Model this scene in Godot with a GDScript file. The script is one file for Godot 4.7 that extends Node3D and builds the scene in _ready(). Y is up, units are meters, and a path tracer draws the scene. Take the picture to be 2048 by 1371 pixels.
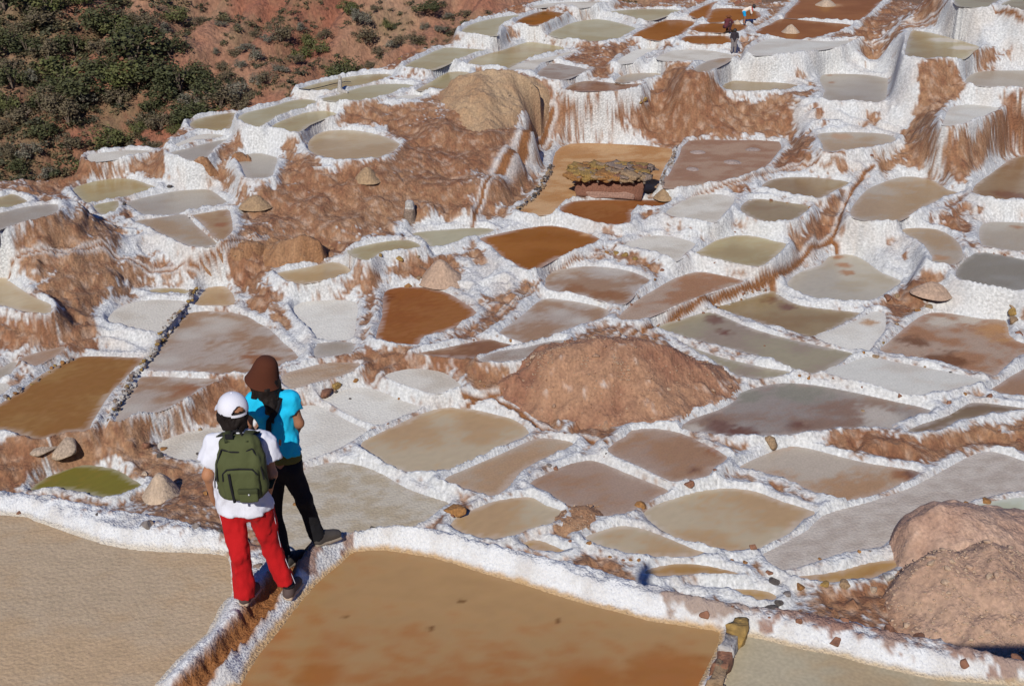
extends Node3D
# Terraced salt ponds on a hillside; two visitors stand on the bank of the nearest ponds.

var names := {}
var ponds: Array = []
var nponds: Array = []
var patches: Array = []
var stains: Array = []
var channels: Array = []
var anchors: Array = []
var crest := PackedVector2Array()
var trench := PackedVector2Array()
var edge := PackedVector2Array()
var ravine := PackedVector2Array()
var n_low := FastNoiseLite.new()
var n_mid := FastNoiseLite.new()
var n_fine := FastNoiseLite.new()
var n_ridge := FastNoiseLite.new()
var bands: Array = []
var mats := {}
var stone_meshes: Array = []

# ---------------------------------------------------------------- names and tags
func numbered(called: String, parent: Node = self) -> String:
	var key := str(parent.get_instance_id()) + called
	var k: int = names.get(key, 0)
	names[key] = k + 1
	return called if k == 0 else "%s_%03d" % [called, k]

func thing(called: String, label: String, category: String, at := Vector3.ZERO, turn := 0.0, group := "") -> Node3D:
	var o := Node3D.new()
	o.name = numbered(called)
	add_child(o)
	o.position = at
	o.rotation.y = turn
	tag(o, label, category, group)
	return o

func tag(o: Node3D, label: String, category: String, group := "") -> void:
	o.set_meta("label", label)
	o.set_meta("category", category)
	if group: o.set_meta("group", group)

func part(called: String, mesh: Mesh, mat: Material, parent: Node, at := Vector3.ZERO) -> MeshInstance3D:
	var o := MeshInstance3D.new()
	o.name = numbered(called, parent)
	o.mesh = mesh
	o.material_override = mat
	o.position = at
	parent.add_child(o)
	return o

func struct(called: String, mesh: Mesh, mat: Material) -> MeshInstance3D:
	var o := part(called, mesh, mat, self)
	o.set_meta("kind", "structure")
	return o

func line2(a: Array) -> PackedVector2Array:
	var v := PackedVector2Array()
	for i in range(0, a.size(), 2): v.append(Vector2(a[i], a[i + 1]))
	return v

func line3(a: Array) -> PackedVector3Array:
	var v := PackedVector3Array()
	for i in range(0, a.size(), 3): v.append(Vector3(a[i], a[i + 1], a[i + 2]))
	return v

func c8(r: int, g: int, b: int) -> Color:
	return Color8(r, g, b).srgb_to_linear()

func c9(r: int, g: int, b: int) -> Color:   # a floor tone noted as it looks in the sun, as base colour
	var c := c8(r, g, b)
	return Color(c.r * 1.22, c.g * 1.20, c.b * 1.06)

# ---------------------------------------------------------------- plane geometry
func rounded(v: PackedVector2Array) -> PackedVector2Array:   # a smooth closed outline through the given points
	var n := v.size()
	var o := PackedVector2Array()
	for i in n:
		var p0 := v[(i + n - 1) % n]
		var p1 := v[i]
		var p2 := v[(i + 1) % n]
		var p3 := v[(i + 2) % n]
		o.append(p1)
		o.append((p1 + p2) * 0.5625 - (p0 + p3) * 0.0625)
	return o

func sd_poly(v: PackedVector2Array, p: Vector2) -> float:    # signed distance, negative inside
	var n := v.size()
	var d := 1e9
	var inside := false
	var a := v[n - 1]
	for i in n:
		var b := v[i]
		var e := a - b
		var w := p - b
		var q := w - e * clampf(w.dot(e) / maxf(e.length_squared(), 1e-9), 0.0, 1.0)
		d = minf(d, q.length_squared())
		if (b.y <= p.y) != (a.y <= p.y):
			if p.x < b.x + (p.y - b.y) / (a.y - b.y) * (a.x - b.x): inside = not inside
		a = b
	return -sqrt(d) if inside else sqrt(d)

func d_line(v: PackedVector2Array, p: Vector2) -> float:
	var d := 1e9
	for i in v.size() - 1:
		d = minf(d, p.distance_squared_to(Geometry2D.get_closest_point_to_segment(p, v[i], v[i + 1])))
	return sqrt(d)

func box_of(v: PackedVector2Array) -> Rect2:
	var r := Rect2(v[0], Vector2.ZERO)
	for q in v: r = r.expand(q)
	return r

# ---------------------------------------------------------------- data from the survey of the place (metres; x right, z towards the viewer)
func pond(label: String, kind: String, level: float, pts: Array) -> void:
	var v := rounded(line2(pts))
	ponds.append({"label": label, "kind": kind, "level": level, "poly": v, "box": box_of(v), "mid": box_of(v).get_center(), "stains": []})

func near_pond(kind: String, level: float, pts: Array) -> void:
	var v := rounded(line2(pts))
	nponds.append({"kind": kind, "level": level, "poly": v, "box": box_of(v), "stains": []})

func near_stain(k: int, x: float, z: float, r: float, c: String) -> void:
	nponds[k].stains.append([Vector2(x, z), r, stain_colour[c]])

func patch(x: float, z: float, r: float, v: float) -> void:
	patches.append([Vector2(x, z), r, v])

func anchor(x: float, y: float, z: float) -> void:   # a surveyed height on open slopes
	anchors.append(Vector3(x, y, z))

func stain(k: int, x: float, z: float, r: float, c: String) -> void:
	ponds[k].stains.append([Vector2(x, z), r, stain_colour[c]])

func channel(t: String, hw: float, pts: Array) -> void:
	var v := line2(pts)
	channels.append({"wet": t == "w", "hw": hw, "line": v, "box": box_of(v).grow(1.2)})

var stain_colour := {
	"rust": c9(138, 88, 47), "tan": c9(167, 128, 95), "pale": c9(180, 172, 167), "maroon": c9(103, 69, 53), "slate": c9(128, 125, 114), "ochre": c9(138, 95, 57), "cream": c9(170, 138, 98), "leaf": c9(92, 62, 34), "murk": c9(95, 51, 27)}
# two tones of the pond floor seen through the brine, size of their clouds in metres, roughness, share of the second tone
var kinds := {
	"olive": [c9(154, 142, 109), c9(144, 126, 90), 1.4, 0.2, 0.5], "greygreen": [c9(154, 149, 133), c9(145, 136, 115), 2.0, 0.18, 0.4],
	"beige": [c9(168, 152, 128), c9(156, 134, 104), 1.5, 0.2, 0.5], "grey": [c9(162, 154, 147), c9(154, 142, 130), 1.2, 0.3, 0.4],
	"pale": [c9(198, 194, 192), c9(182, 175, 170), 0.8, 0.6, 0.4], "white": [c9(206, 204, 204), c9(196, 192, 190), 0.8, 0.6, 0.35],
	"sandgrey": [c9(164, 152, 140), c9(158, 134, 108), 1.4, 0.3, 0.5], "tan": [c9(154, 127, 95), c9(140, 109, 75), 1.2, 0.2, 0.5],
	"mottled": [c9(150, 120, 96), c9(166, 152, 144), 0.9, 0.35, 0.5], "ochre": [c9(126, 90, 57), c9(132, 100, 66), 1.5, 0.15, 0.5],
	"pinkbrown": [c9(154, 132, 120), c9(148, 116, 92), 1.4, 0.3, 0.5], "crust": [c9(171, 154, 142), c9(158, 133, 115), 0.9, 0.8, 0.5],
	"salty": [c9(165, 153, 138), c9(176, 169, 162), 0.35, 0.5, 0.5], "green": [c9(106, 99, 50), c9(124, 97, 50), 1.8, 0.1, 0.35],
	"brown": [c9(134, 87, 48), c9(124, 78, 40), 1.6, 0.12, 0.5], "darkbrown": [c9(124, 77, 46), c9(130, 86, 54), 1.6, 0.12, 0.5],
	"wetbrown": [c9(118, 82, 52), c9(135, 100, 72), 1.0, 0.2, 0.4], "lilac": [c9(158, 149, 147), c9(142, 126, 120), 0.5, 0.7, 0.45],
	"tanclear": [c9(164, 150, 130), c9(158, 132, 102), 1.4, 0.2, 0.5], "pinktan": [c9(166, 148, 132), c9(162, 134, 108), 1.4, 0.3, 0.5],
	"gold": [c9(158, 127, 82), c9(144, 109, 63), 1.0, 0.2, 0.5], "pinkbeige": [c9(174, 162, 152), c9(160, 128, 100), 1.6, 0.3, 0.4],
	"saltgrey": [c9(178, 170, 168), c9(164, 154, 151), 0.25, 0.6, 0.5], "palegreen": [c9(176, 180, 171), c9(158, 160, 144), 1.0, 0.2, 0.4],
	"greystain": [c9(158, 151, 142), c9(149, 138, 122), 1.6, 0.25, 0.4], "slate": [c9(135, 131, 126), c9(126, 120, 111), 1.2, 0.3, 0.5],
	"olivebrown": [c9(135, 117, 88), c9(127, 104, 73), 1.2, 0.2, 0.5], "greenlong": [c9(141, 132, 112), c9(134, 120, 107), 1.4, 0.2, 0.5],
	"mottledpink": [c9(160, 140, 130), c9(148, 112, 92), 0.8, 0.5, 0.45], "bluewhite": [c9(194, 193, 194), c9(184, 179, 177), 1.0, 0.4, 0.4],
	"mauve": [c9(142, 132, 128), c9(130, 106, 92), 1.2, 0.35, 0.5], "murky": [c9(115, 97, 75), c9(108, 88, 66), 1.0, 0.2, 0.4],
	"brownwater": [c9(131, 111, 90), c9(120, 95, 73), 1.2, 0.2, 0.4], "drytan": [c9(184, 150, 118), c9(166, 124, 88), 0.8, 0.95, 0.5],
	"drypink": [c9(158, 133, 120), c9(144, 113, 99), 0.7, 0.9, 0.5], "browntank": [c9(129, 81, 36), c9(113, 75, 39), 1.0, 0.15, 0.5],
	"nearbeige": [c9(174, 151, 128), c9(170, 152, 134), 0.5, 0.5, 0.5], "nearbrown": [c9(150, 120, 86), c9(138, 94, 58), 2.2, 0.35, 0.55], "nearbeige2": [c9(170, 160, 142), c9(162, 144, 120), 0.9, 0.4, 0.4]}

# ---------------------------------------------------------------- the terraces: one height field, with the ponds' levels as its steps
const FX0 := -37.0
const FDX := 0.08
const FNX := 926
const FZ0 := -24.5
const FDZ := 0.09
const FNZ := 672
const BAND := 12
var fH := PackedFloat32Array()
var fD := PackedFloat32Array()
var fI := PackedInt32Array()
var fC := PackedColorArray()
var cb := PackedFloat32Array()   # coarse grids, 1 m
var ce := PackedFloat32Array()
var cp := PackedFloat32Array()   # 0.5 m: patches

func coarse() -> void:
	ravine = edge.duplicate()
	ravine.append(Vector2(60, -140))
	ravine.append(Vector2(-140, -140))
	ravine.append(Vector2(-140, -40))
	for j in 64:
		for i in 76:
			var p := Vector2(FX0 + i, FZ0 - j)
			var s := 0.0
			var w := 0.0
			for q in ponds:
				var k: float = 1.0 / pow(p.distance_squared_to(q.mid) + 1.0, 1.7)
				w += k
				s += k * q.level
			cb.append(s / w)
			ce.append(sd_poly(ravine, p))
	for j in 126:
		for i in 152:
			cp.append(0.0)
	for q in patches:
		var c: Vector2 = q[0]
		var r: float = q[1]
		for j in range(maxi(0, int((FZ0 - c.y - r) * 2)), mini(126, int((FZ0 - c.y + r) * 2) + 2)):
			for i in range(maxi(0, int((c.x - r - FX0) * 2)), mini(152, int((c.x + r - FX0) * 2) + 2)):
				var d := Vector2(FX0 + i * 0.5, FZ0 - j * 0.5).distance_to(c) / r
				if d < 1.0: cp[j * 152 + i] += q[2] * smoothstep(1.0, 0.35, d)

func bil(g: PackedFloat32Array, nx: int, ny: int, step: float, x: float, z: float) -> float:
	var u := clampf((x - FX0) / step, 0.0, nx - 1.001)
	var v := clampf((FZ0 - z) / step, 0.0, ny - 1.001)
	var i := int(u)
	var j := int(v)
	u -= i
	v -= j
	var k := j * nx + i
	return lerpf(lerpf(g[k], g[k + 1], u), lerpf(g[k + nx], g[k + nx + 1], u), v)

func far_band(b: int) -> void:
	var r0 := b * BAND
	var n := BAND * FNX
	var W := PackedFloat32Array()
	var L := PackedFloat32Array()
	var D := PackedFloat32Array()
	var I := PackedInt32Array()
	var CH := PackedFloat32Array()
	W.resize(n)
	L.resize(n)
	D.resize(n)
	I.resize(n)
	CH.resize(n)
	D.fill(9.0)
	I.fill(-1)
	CH.fill(9.0)
	var zt := FZ0 - r0 * FDZ
	var zb := zt - BAND * FDZ
	var lim := 0.45 * -zb + 3.0
	var R := 2.6
	var B := 6
	for k in ponds.size():
		var q: Dictionary = ponds[k]
		var bx: Rect2 = q.box.grow(R)
		if bx.position.y > zt or bx.end.y < zb: continue
		var v: PackedVector2Array = q.poly
		var i0 := maxi(0, int((maxf(bx.position.x, -lim) - FX0) / FDX))
		var i1 := mini(FNX - 1, int((minf(bx.end.x, lim) - FX0) / FDX))
		if i1 <= i0: continue
		for jb in range(0, BAND, B):
			var nb := (i1 - i0) / B + 1
			var top := PackedFloat32Array()
			var bot := PackedFloat32Array()
			for ib in nb + 1:
				var x := FX0 + (i0 + ib * B) * FDX
				top.append(sd_poly(v, Vector2(x, zt - jb * FDZ)))
				bot.append(sd_poly(v, Vector2(x, zt - (jb + B) * FDZ)))
			for ib in nb:
				var s00 := top[ib]
				var s10 := top[ib + 1]
				var s01 := bot[ib]
				var s11 := bot[ib + 1]
				var far_off := minf(minf(s00, s10), minf(s01, s11)) > 0.95 or maxf(maxf(s00, s10), maxf(s01, s11)) < -0.7
				for j in B:
					var z := zt - (jb + j) * FDZ
					for i in B:
						var ii := i0 + ib * B + i
						if ii >= FNX: break
						var d := 0.0
						if far_off: d = lerpf(lerpf(s00, s10, float(i) / B), lerpf(s01, s11, float(i) / B), float(j) / B)
						else: d = sd_poly(v, Vector2(FX0 + ii * FDX, z))
						if d > R: continue
						var c := (jb + j) * FNX + ii
						if d < D[c]:
							D[c] = d
							I[c] = k
						var e := maxf(d - 0.14, 0.03)
						var t := 1.0 - clampf(d / R, 0.0, 1.0)
						var w := t * t / pow(e, 1.5)
						W[c] += w
						L[c] += w * q.level
	for a in anchors:
		if a.z - 2.2 > zt or a.z + 2.2 < zb: continue
		for j in BAND:
			for i in range(maxi(0, int((a.x - 2.2 - FX0) / FDX)), mini(FNX - 1, int((a.x + 2.2 - FX0) / FDX))):
				var d := Vector2(FX0 + i * FDX - a.x, zt - j * FDZ - a.z).length()
				if d > 2.2: continue
				var t := 1.0 - d / 2.2
				var w := t * t / pow(maxf(d, 0.35), 2.0)
				W[j * FNX + i] += w
				L[j * FNX + i] += w * a.y
	for ch in channels:
		var bx: Rect2 = ch.box
		if bx.position.y > zt or bx.end.y < zb: continue
		var i0 := maxi(0, int((bx.position.x - FX0) / FDX))
		var i1 := mini(FNX - 1, int((bx.end.x - FX0) / FDX))
		for j in BAND:
			for i in range(i0, i1 + 1):
				var c := j * FNX + i
				if D[c] < -0.1: continue
				var d: float = d_line(ch.line, Vector2(FX0 + i * FDX, zt - j * FDZ)) / ch.hw
				if not ch.wet: d += 100.0 if d > 3.0 else 0.0
				if d < CH[c] - (0.0 if ch.wet else 0.0): CH[c] = d if ch.wet else d + 0.35
	var Hh := PackedFloat32Array()
	var C := PackedColorArray()
	Hh.resize(n)
	C.resize(n)
	for j in BAND:
		var z := zt - j * FDZ
		var rim_lim := 0.45 * -z + 3.0
		for i in FNX:
			var c := j * FNX + i
			var x := FX0 + i * FDX
			Hh[c] = -999.0
			if absf(x) > rim_lim: continue
			var e := bil(ce, 76, 64, 1.0, x, z)
			if e < -5.0: continue
			var d := D[c]
			if d < -0.4: continue
			var base := bil(cb, 76, 64, 1.0, x, z)
			var h := (L[c] + 0.10 * base) / (W[c] + 0.10)
			var nl := n_low.get_noise_2d(x, z)
			var nm := n_mid.get_noise_3d(x, h * 0.7, z)
			var nf := n_fine.get_noise_3d(x, h * 0.75, z)
			var out := smoothstep(0.25, 1.2, d)
			var soil := bil(cp, 152, 126, 0.5, x, z)
			h += nm * (0.05 + 0.15 * out) + nl * 0.25 * smoothstep(0.8, 2.4, d) + nf * (0.025 + 0.05 * out)
			var led := h / 0.55 + 2.2 * nl + 0.9 * nm + 20.0
			led -= floorf(led)
			h += (smoothstep(0.25, 0.75, led) - led) * 0.36 * smoothstep(0.25, 0.7, d) * (1.0 - 0.8 * smoothstep(0.8, 1.6, d))
			var ng := n_fine.get_noise_3d(x * 2.4, h * 2.0, z * 2.4)
			h += 0.035 * ng * out
			h += (0.13 + 0.09 * nm + 0.08 * nf) * smoothstep(-0.02, 0.12, d) * (1.0 - smoothstep(0.20, 0.52, d))
			if d < 0.12:
				var lev: float = ponds[I[c]].level
				h = lerpf(lev - 0.14 * smoothstep(0.0, 0.25, -d) + 0.9 * maxf(d, 0.0), h, smoothstep(0.0, 0.12, d))
			if e < 0.4: h -= 0.9 * maxf(0.0, 0.4 - e) * smoothstep(0.2, 0.7, d)
			var white := 0.80 - 0.60 * smoothstep(0.18, 0.80, d)
			white += soil * lerpf(0.3, 0.75, smoothstep(0.08, 0.55, d))
			white += 0.55 * nm + 0.60 * nf + 0.25 * nl + 0.42 * ng + 0.25 * (smoothstep(0.45, 0.75, led) - smoothstep(0.1, 0.4, led)) * smoothstep(0.3, 0.7, d)
			white += 0.34 * smoothstep(0.22, 0.5, ng) * smoothstep(0.9, 1.5, d)   # flecks of dried salt on the open slopes
			white -= 0.75 * smoothstep(0.12, 0.42, n_mid.get_noise_2d(x * 1.7 + 50.0, z * 0.8 + h * 0.25)) * smoothstep(0.2, 0.55, d)   # rusty runs down the banks
			if e < 0.2: white -= 0.6 * smoothstep(0.2, 0.9, d)
			white = smoothstep(0.28, 0.58, white)
			var sv := clampf(0.5 + 0.7 * nl + 0.5 * n_ridge.get_noise_2d(x * 2.0, z * 2.0), 0.0, 1.0)
			var soilc := Color(0.30, 0.126, 0.058).lerp(Color(0.40, 0.22, 0.118), sv)
			soilc = soilc.lerp(Color(0.24, 0.10, 0.05), 0.8 * smoothstep(0.08, 0.45, nf)).lerp(Color(0.56, 0.40, 0.30), 0.6 * smoothstep(-0.12, -0.45, nf))
			var salt := Color(0.77, 0.78, 0.78).lerp(Color(0.68, 0.62, 0.57), clampf(0.15 - 1.1 * nm + 0.3 * out, 0.0, 0.8))
			var col := soilc.lerp(salt, white) * (1.0 + 0.35 * ng * (1.0 - 0.6 * white))
			var g := CH[c]
			if g < 3.2:
				h -= 0.10 * (1.0 - smoothstep(0.7, 1.3, g)) - 0.05 * (1.0 - smoothstep(1.2, 2.6, g))
				col = col.lerp(Color(0.78, 0.75, 0.72), 0.75 * (1.0 - smoothstep(1.6, 3.0 + nf, g)))
				col = col.lerp(Color(0.30, 0.125, 0.04), 1.0 - smoothstep(0.75, 1.25, g + 0.4 * nf))
			Hh[c] = h
			C[c] = col
	bands[b] = [Hh, D, I, C]

func terraces() -> void:
	var nb := FNZ / BAND
	bands.resize(nb)
	var job := WorkerThreadPool.add_group_task(far_band, nb)
	WorkerThreadPool.wait_for_group_task_completion(job)
	for b in nb:
		fH.append_array(bands[b][0])
		fD.append_array(bands[b][1])
		fI.append_array(bands[b][2])
		fC.append_array(bands[b][3])
	bands.clear()
	for pass_ in 2:   # the steepest steps are eased over a cell, as salt does
		var was := fH.duplicate()
		for j in range(1, FNZ - 1):
			for i in range(1, FNX - 1):
				var c := j * FNX + i
				var h := was[c]
				if h < -900.0 or fD[c] < 0.04: continue
				var n := was[c - FNX]
				var s := was[c + FNX]
				var w := was[c - 1]
				var e := was[c + 1]
				if minf(minf(n, s), minf(w, e)) < -900.0: continue
				if maxf(maxf(n, s), maxf(w, e)) - minf(minf(n, s), minf(w, e)) > 0.22: fH[c] = 0.36 * h + 0.16 * (n + s + w + e)
	# quads: those on a pond's own bank go to that pond, the rest to the hillside
	var idx := PackedInt32Array()
	idx.resize(FNX * FNZ)
	var owner_quads: Array = []
	for k in ponds.size() + 1: owner_quads.append(PackedInt32Array())
	for j in FNZ - 1:
		for i in FNX - 1:
			var a := j * FNX + i
			if fH[a] < -900.0 or fH[a + 1] < -900.0 or fH[a + FNX] < -900.0 or fH[a + FNX + 1] < -900.0: continue
			var d := maxf(maxf(fD[a], fD[a + 1]), maxf(fD[a + FNX], fD[a + FNX + 1]))
			if d < 0.42 and fI[a] == fI[a + FNX + 1]: owner_quads[fI[a]].append(a)
			else: owner_quads[ponds.size()].append(a)
	for k in ponds.size() + 1:
		var q: PackedInt32Array = owner_quads[k]
		if q.is_empty() and k == ponds.size(): continue
		idx.fill(-1)
		var vs := PackedVector3Array()
		var ns := PackedVector3Array()
		var cs := PackedColorArray()
		var ix := PackedInt32Array()
		for a in q:
			for c in [a, a + 1, a + FNX, a + FNX + 1]:
				if idx[c] < 0:
					idx[c] = vs.size()
					var j: int = c / FNX
					var i: int = c % FNX
					vs.append(Vector3(FX0 + i * FDX, fH[c], FZ0 - j * FDZ))
					cs.append(fC[c])
					ns.append(grad(fH, FNX, FNZ, i, j, FDX, FDZ))
			ix.append_array([idx[a], idx[a + FNX], idx[a + 1], idx[a + 1], idx[a + FNX], idx[a + FNX + 1]])
		if k == ponds.size():
			struct("terraced_hillside", mesh_of(vs, ns, cs, ix), mats.earth)
		else:
			var p: Dictionary = ponds[k]
			var m: Vector2 = p.mid
			var o := thing("salt_pond", p.label, "salt pond", Vector3(m.x, p.level, m.y), 0.0, "salt ponds stepping up the hillside")
			part("brine" if kinds[p.kind][3] < 0.5 else "salt_bed", p.water, mats["wet%d" % int(kinds[p.kind][3] * 10.0)], o)
			if not q.is_empty():
				for t in vs.size(): vs[t] -= o.position
				part("salt_bank", mesh_of(vs, ns, cs, ix), mats.earth, o)

func grad(hh: PackedFloat32Array, nx: int, nz: int, i: int, j: int, dx: float, dz: float) -> Vector3:
	var c := j * nx + i
	var h := hh[c]
	var l := hh[c - 1] if i > 0 and hh[c - 1] > -900.0 else h
	var r := hh[c + 1] if i < nx - 1 and hh[c + 1] > -900.0 else h
	var n := hh[c - nx] if j > 0 and hh[c - nx] > -900.0 else h
	var f := hh[c + nx] if j < nz - 1 and hh[c + nx] > -900.0 else h
	return Vector3((l - r) / (2.0 * dx), 1.0, (f - n) / (2.0 * dz)).normalized()

func mesh_of(vs: PackedVector3Array, ns: PackedVector3Array, cs: PackedColorArray, ix: PackedInt32Array) -> ArrayMesh:
	var a := []
	a.resize(Mesh.ARRAY_MAX)
	a[Mesh.ARRAY_VERTEX] = vs
	a[Mesh.ARRAY_NORMAL] = ns
	if not cs.is_empty(): a[Mesh.ARRAY_COLOR] = cs
	a[Mesh.ARRAY_INDEX] = ix
	var m := ArrayMesh.new()
	m.add_surface_from_arrays(Mesh.PRIMITIVE_TRIANGLES, a)
	return m

func ground(x: float, z: float) -> float:
	var u := (x - FX0) / FDX
	var v := (FZ0 - z) / FDZ
	var i := clampi(int(u), 0, FNX - 2)
	var j := clampi(int(v), 0, FNZ - 2)
	var h := fH[j * FNX + i]
	if h > -900.0: return h
	var k := fI[j * FNX + i]
	return ponds[k].level if k >= 0 else -14.0

# the surface of one pond, cut to its outline; its colour clouds are what lies on its floor
func brine(q: Dictionary, step: float, off: Vector2, grow := 0.07) -> ArrayMesh:
	var k: Array = kinds[q.kind]
	var v: PackedVector2Array = q.poly
	var bx: Rect2 = q.box.grow(step + grow)
	var nx := int(bx.size.x / step) + 2
	var nz := int(bx.size.y / step) + 2
	var S := PackedFloat32Array()
	var vs := PackedVector3Array()
	var cs := PackedColorArray()
	var ns := PackedVector3Array()
	var seed_off: float = q.level * 37.0
	var ca: Color = k[0]
	var cb2: Color = k[1]
	var sc: float = k[2]
	var fringe: float = 0.0 if step < 0.1 else (0.32 if k[3] < 0.9 else 0.12)
	for j in nz:
		for i in nx:
			var p := bx.position + Vector2(i, j) * step
			var d := sd_poly(v, p)
			S.append(d - grow)
			vs.append(Vector3(p.x - off.x, 0, p.y - off.y))
			ns.append(Vector3.UP)
			var n1 := n_low.get_noise_2d(p.x * 2.2 / sc + seed_off, p.y * 3.0 / sc)
			var n2 := n_mid.get_noise_2d(p.x * 0.9 / sc, p.y * 1.3 / sc + seed_off)
			var n3 := n_fine.get_noise_2d(p.x * 1.4, p.y * 2.2)
			var t := smoothstep(0.25, 0.75, k[4] + 0.75 * n1 + 0.45 * n2 + 0.3 * n3)
			var c := ca.lerp(cb2, t)
			for s in q.stains:
				var u: float = p.distance_to(s[0]) / s[1] + 0.7 * n2 + 0.4 * n3
				c = c.lerp(s[2], 0.85 * smoothstep(1.05, 0.35, u))
			c = c.lerp(Color(0.62, 0.58, 0.54), fringe * smoothstep(-0.22, 0.0, d + 0.14 * n3 + 0.16 * n2))
			cs.append(c * (1.0 + 0.10 * n3))
	var ix := PackedInt32Array()
	var extra := {}
	for j in nz - 1:
		for i in nx - 1:
			var a := j * nx + i
			for t in [[a, a + 1, a + nx], [a + 1, a + nx + 1, a + nx]]:
				var poly := PackedInt32Array()
				for e in 3:
					var p: int = t[e]
					var r: int = t[(e + 1) % 3]
					if S[p] <= 0.0: poly.append(p)
					if (S[p] <= 0.0) != (S[r] <= 0.0):
						var key := mini(p, r) * 1000000 + maxi(p, r)
						if not extra.has(key):
							var f := S[p] / (S[p] - S[r])
							extra[key] = vs.size()
							vs.append(vs[p].lerp(vs[r], f))
							ns.append(Vector3.UP)
							cs.append(cs[p].lerp(cs[r], f))
						poly.append(extra[key])
				for e in range(1, poly.size() - 1): ix.append_array([poly[0], poly[e], poly[e + 1]])
	# drop what is not used
	var map := {}
	var v2 := PackedVector3Array()
	var n2b := PackedVector3Array()
	var c2 := PackedColorArray()
	for t in ix.size():
		var o := ix[t]
		if not map.has(o):
			map[o] = v2.size()
			v2.append(vs[o])
			n2b.append(Vector3.UP)
			c2.append(cs[o])
		ix[t] = map[o]
	return mesh_of(v2, n2b, c2, ix)

func brine_job(k: int) -> void:
	var q: Dictionary = ponds[k]
	bands[k] = brine(q, 0.15, q.mid)

func all_brine() -> void:
	bands.resize(ponds.size())
	var job := WorkerThreadPool.add_group_task(brine_job, ponds.size())
	WorkerThreadPool.wait_for_group_task_completion(job)
	for k in ponds.size(): ponds[k]["water"] = bands[k]
	bands.clear()

# ---------------------------------------------------------------- the nearest ponds and the bank the visitors stand on
const NX0 := -5.6
const NDX := 0.018
const NNX := 640
const NZ0 := -5.2
const NDZ := 0.018
const NNZ := 320
const NBAND := 10
var nH := PackedFloat32Array()

func near_band(b: int) -> void:
	var n := NBAND * NNX
	var Hh := PackedFloat32Array()
	var C := PackedColorArray()
	var I := PackedInt32Array()
	Hh.resize(n)
	C.resize(n)
	I.resize(n)
	for j in NBAND:
		var z := NZ0 - (b * NBAND + j) * NDZ
		for i in NNX:
			var c := j * NNX + i
			var x := NX0 + i * NDX
			var p := Vector2(x, z)
			Hh[c] = -999.0
			if absf(x) > 0.45 * -z + 1.3: continue
			var dc := d_line(crest, p)
			var cz := crest_z(x)
			var beyond := dc if z < cz else -dc
			if beyond > 1.3: continue
			var d := 9.0
			var k := -1
			for t in nponds.size():
				var e := sd_poly(nponds[t].poly, p)
				if e < d:
					d = e
					k = t
			I[c] = k
			if d < -0.12: continue
			var nl := n_low.get_noise_2d(x * 6.0, z * 6.0)
			var nm := n_mid.get_noise_2d(x * 5.0, z * 5.0)
			var nf := n_fine.get_noise_2d(x * 5.0, z * 5.0)
			var nr := n_ridge.get_noise_2d(x * 9.0, z * 9.0)
			var lev: float = nponds[k].level
			var up := smoothstep(0.0, 0.15 + 0.05 * nm, d)
			var h := lerpf(lev, 0.015, up) + (0.028 * nl + 0.03 * nm + 0.020 * nf + 0.014 * nr + 0.007 * n_fine.get_noise_2d(x * 14.0, z * 14.0)) * (0.35 + 0.65 * up)
			if d < 0.0: h = lev - 0.06 * smoothstep(0.0, 0.1, -d)
			elif d < 0.03: h = maxf(h, lev + d * 0.6)
			var b0 := beyond + 0.05 * nm + 0.04 * nl
			if b0 > -0.05: h -= 1.25 * maxf(b0, 0.0) + 0.06 * smoothstep(-0.05, 0.12, b0)
			var tr := d_line(trench, p) + 0.022 * nf + 0.02 * nm
			if tr < 0.2: h = lerpf(-0.085 + 0.02 * nf, h + 0.01, smoothstep(0.030, 0.085, tr))
			# colours: salt crust, mud in the trench, clods of earth towards the crest
			var salt := Color(0.71, 0.72, 0.725).lerp(Color(0.58, 0.56, 0.535), clampf(0.25 - 1.3 * nm + 0.5 * nf, 0.0, 0.8))
			var dirt := smoothstep(-0.30, -0.08, beyond) * smoothstep(0.3, 1.5, x) * 0.74 + smoothstep(0.0, 0.2, beyond) * 0.7
			dirt += smoothstep(-0.32, -0.05, beyond) * 0.34 * smoothstep(-0.5, -1.6, x)
			if x > -2.2 and x < -1.2: dirt += 0.45 * smoothstep(0.35, 0.0, absf(beyond))
			dirt += 0.55 * nm + 0.4 * nf + 0.3 * nl
			var mud := Color(0.25, 0.10, 0.055).lerp(Color(0.33, 0.24, 0.19), clampf(0.5 + 1.2 * nl, 0.0, 1.0))
			var col := salt.lerp(mud, 0.92 * smoothstep(0.5, 0.72, dirt))
			col = col.lerp(Color(0.30, 0.12, 0.035), smoothstep(0.11, 0.06, tr))
			if k == 1: col = col.lerp(Color(0.50, 0.29, 0.09), 0.85 * smoothstep(0.045, 0.01, d + 0.02 * nf))
			elif k == 2: col = col.lerp(Color(0.52, 0.36, 0.16), 0.75 * smoothstep(0.05, 0.01, d + 0.02 * nf))
			else: col = col.lerp(Color(0.62, 0.50, 0.32), 0.6 * smoothstep(0.06, 0.01, d + 0.03 * nf))
			Hh[c] = h
			C[c] = col
	bands[b] = [Hh, C, I]

func crest_z(x: float) -> float:
	for i in crest.size() - 1:
		if x >= crest[i].x and x < crest[i + 1].x: return lerpf(crest[i].y, crest[i + 1].y, (x - crest[i].x) / (crest[i + 1].x - crest[i].x))
	return crest[0].y if x < crest[0].x else crest[crest.size() - 1].y

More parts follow.
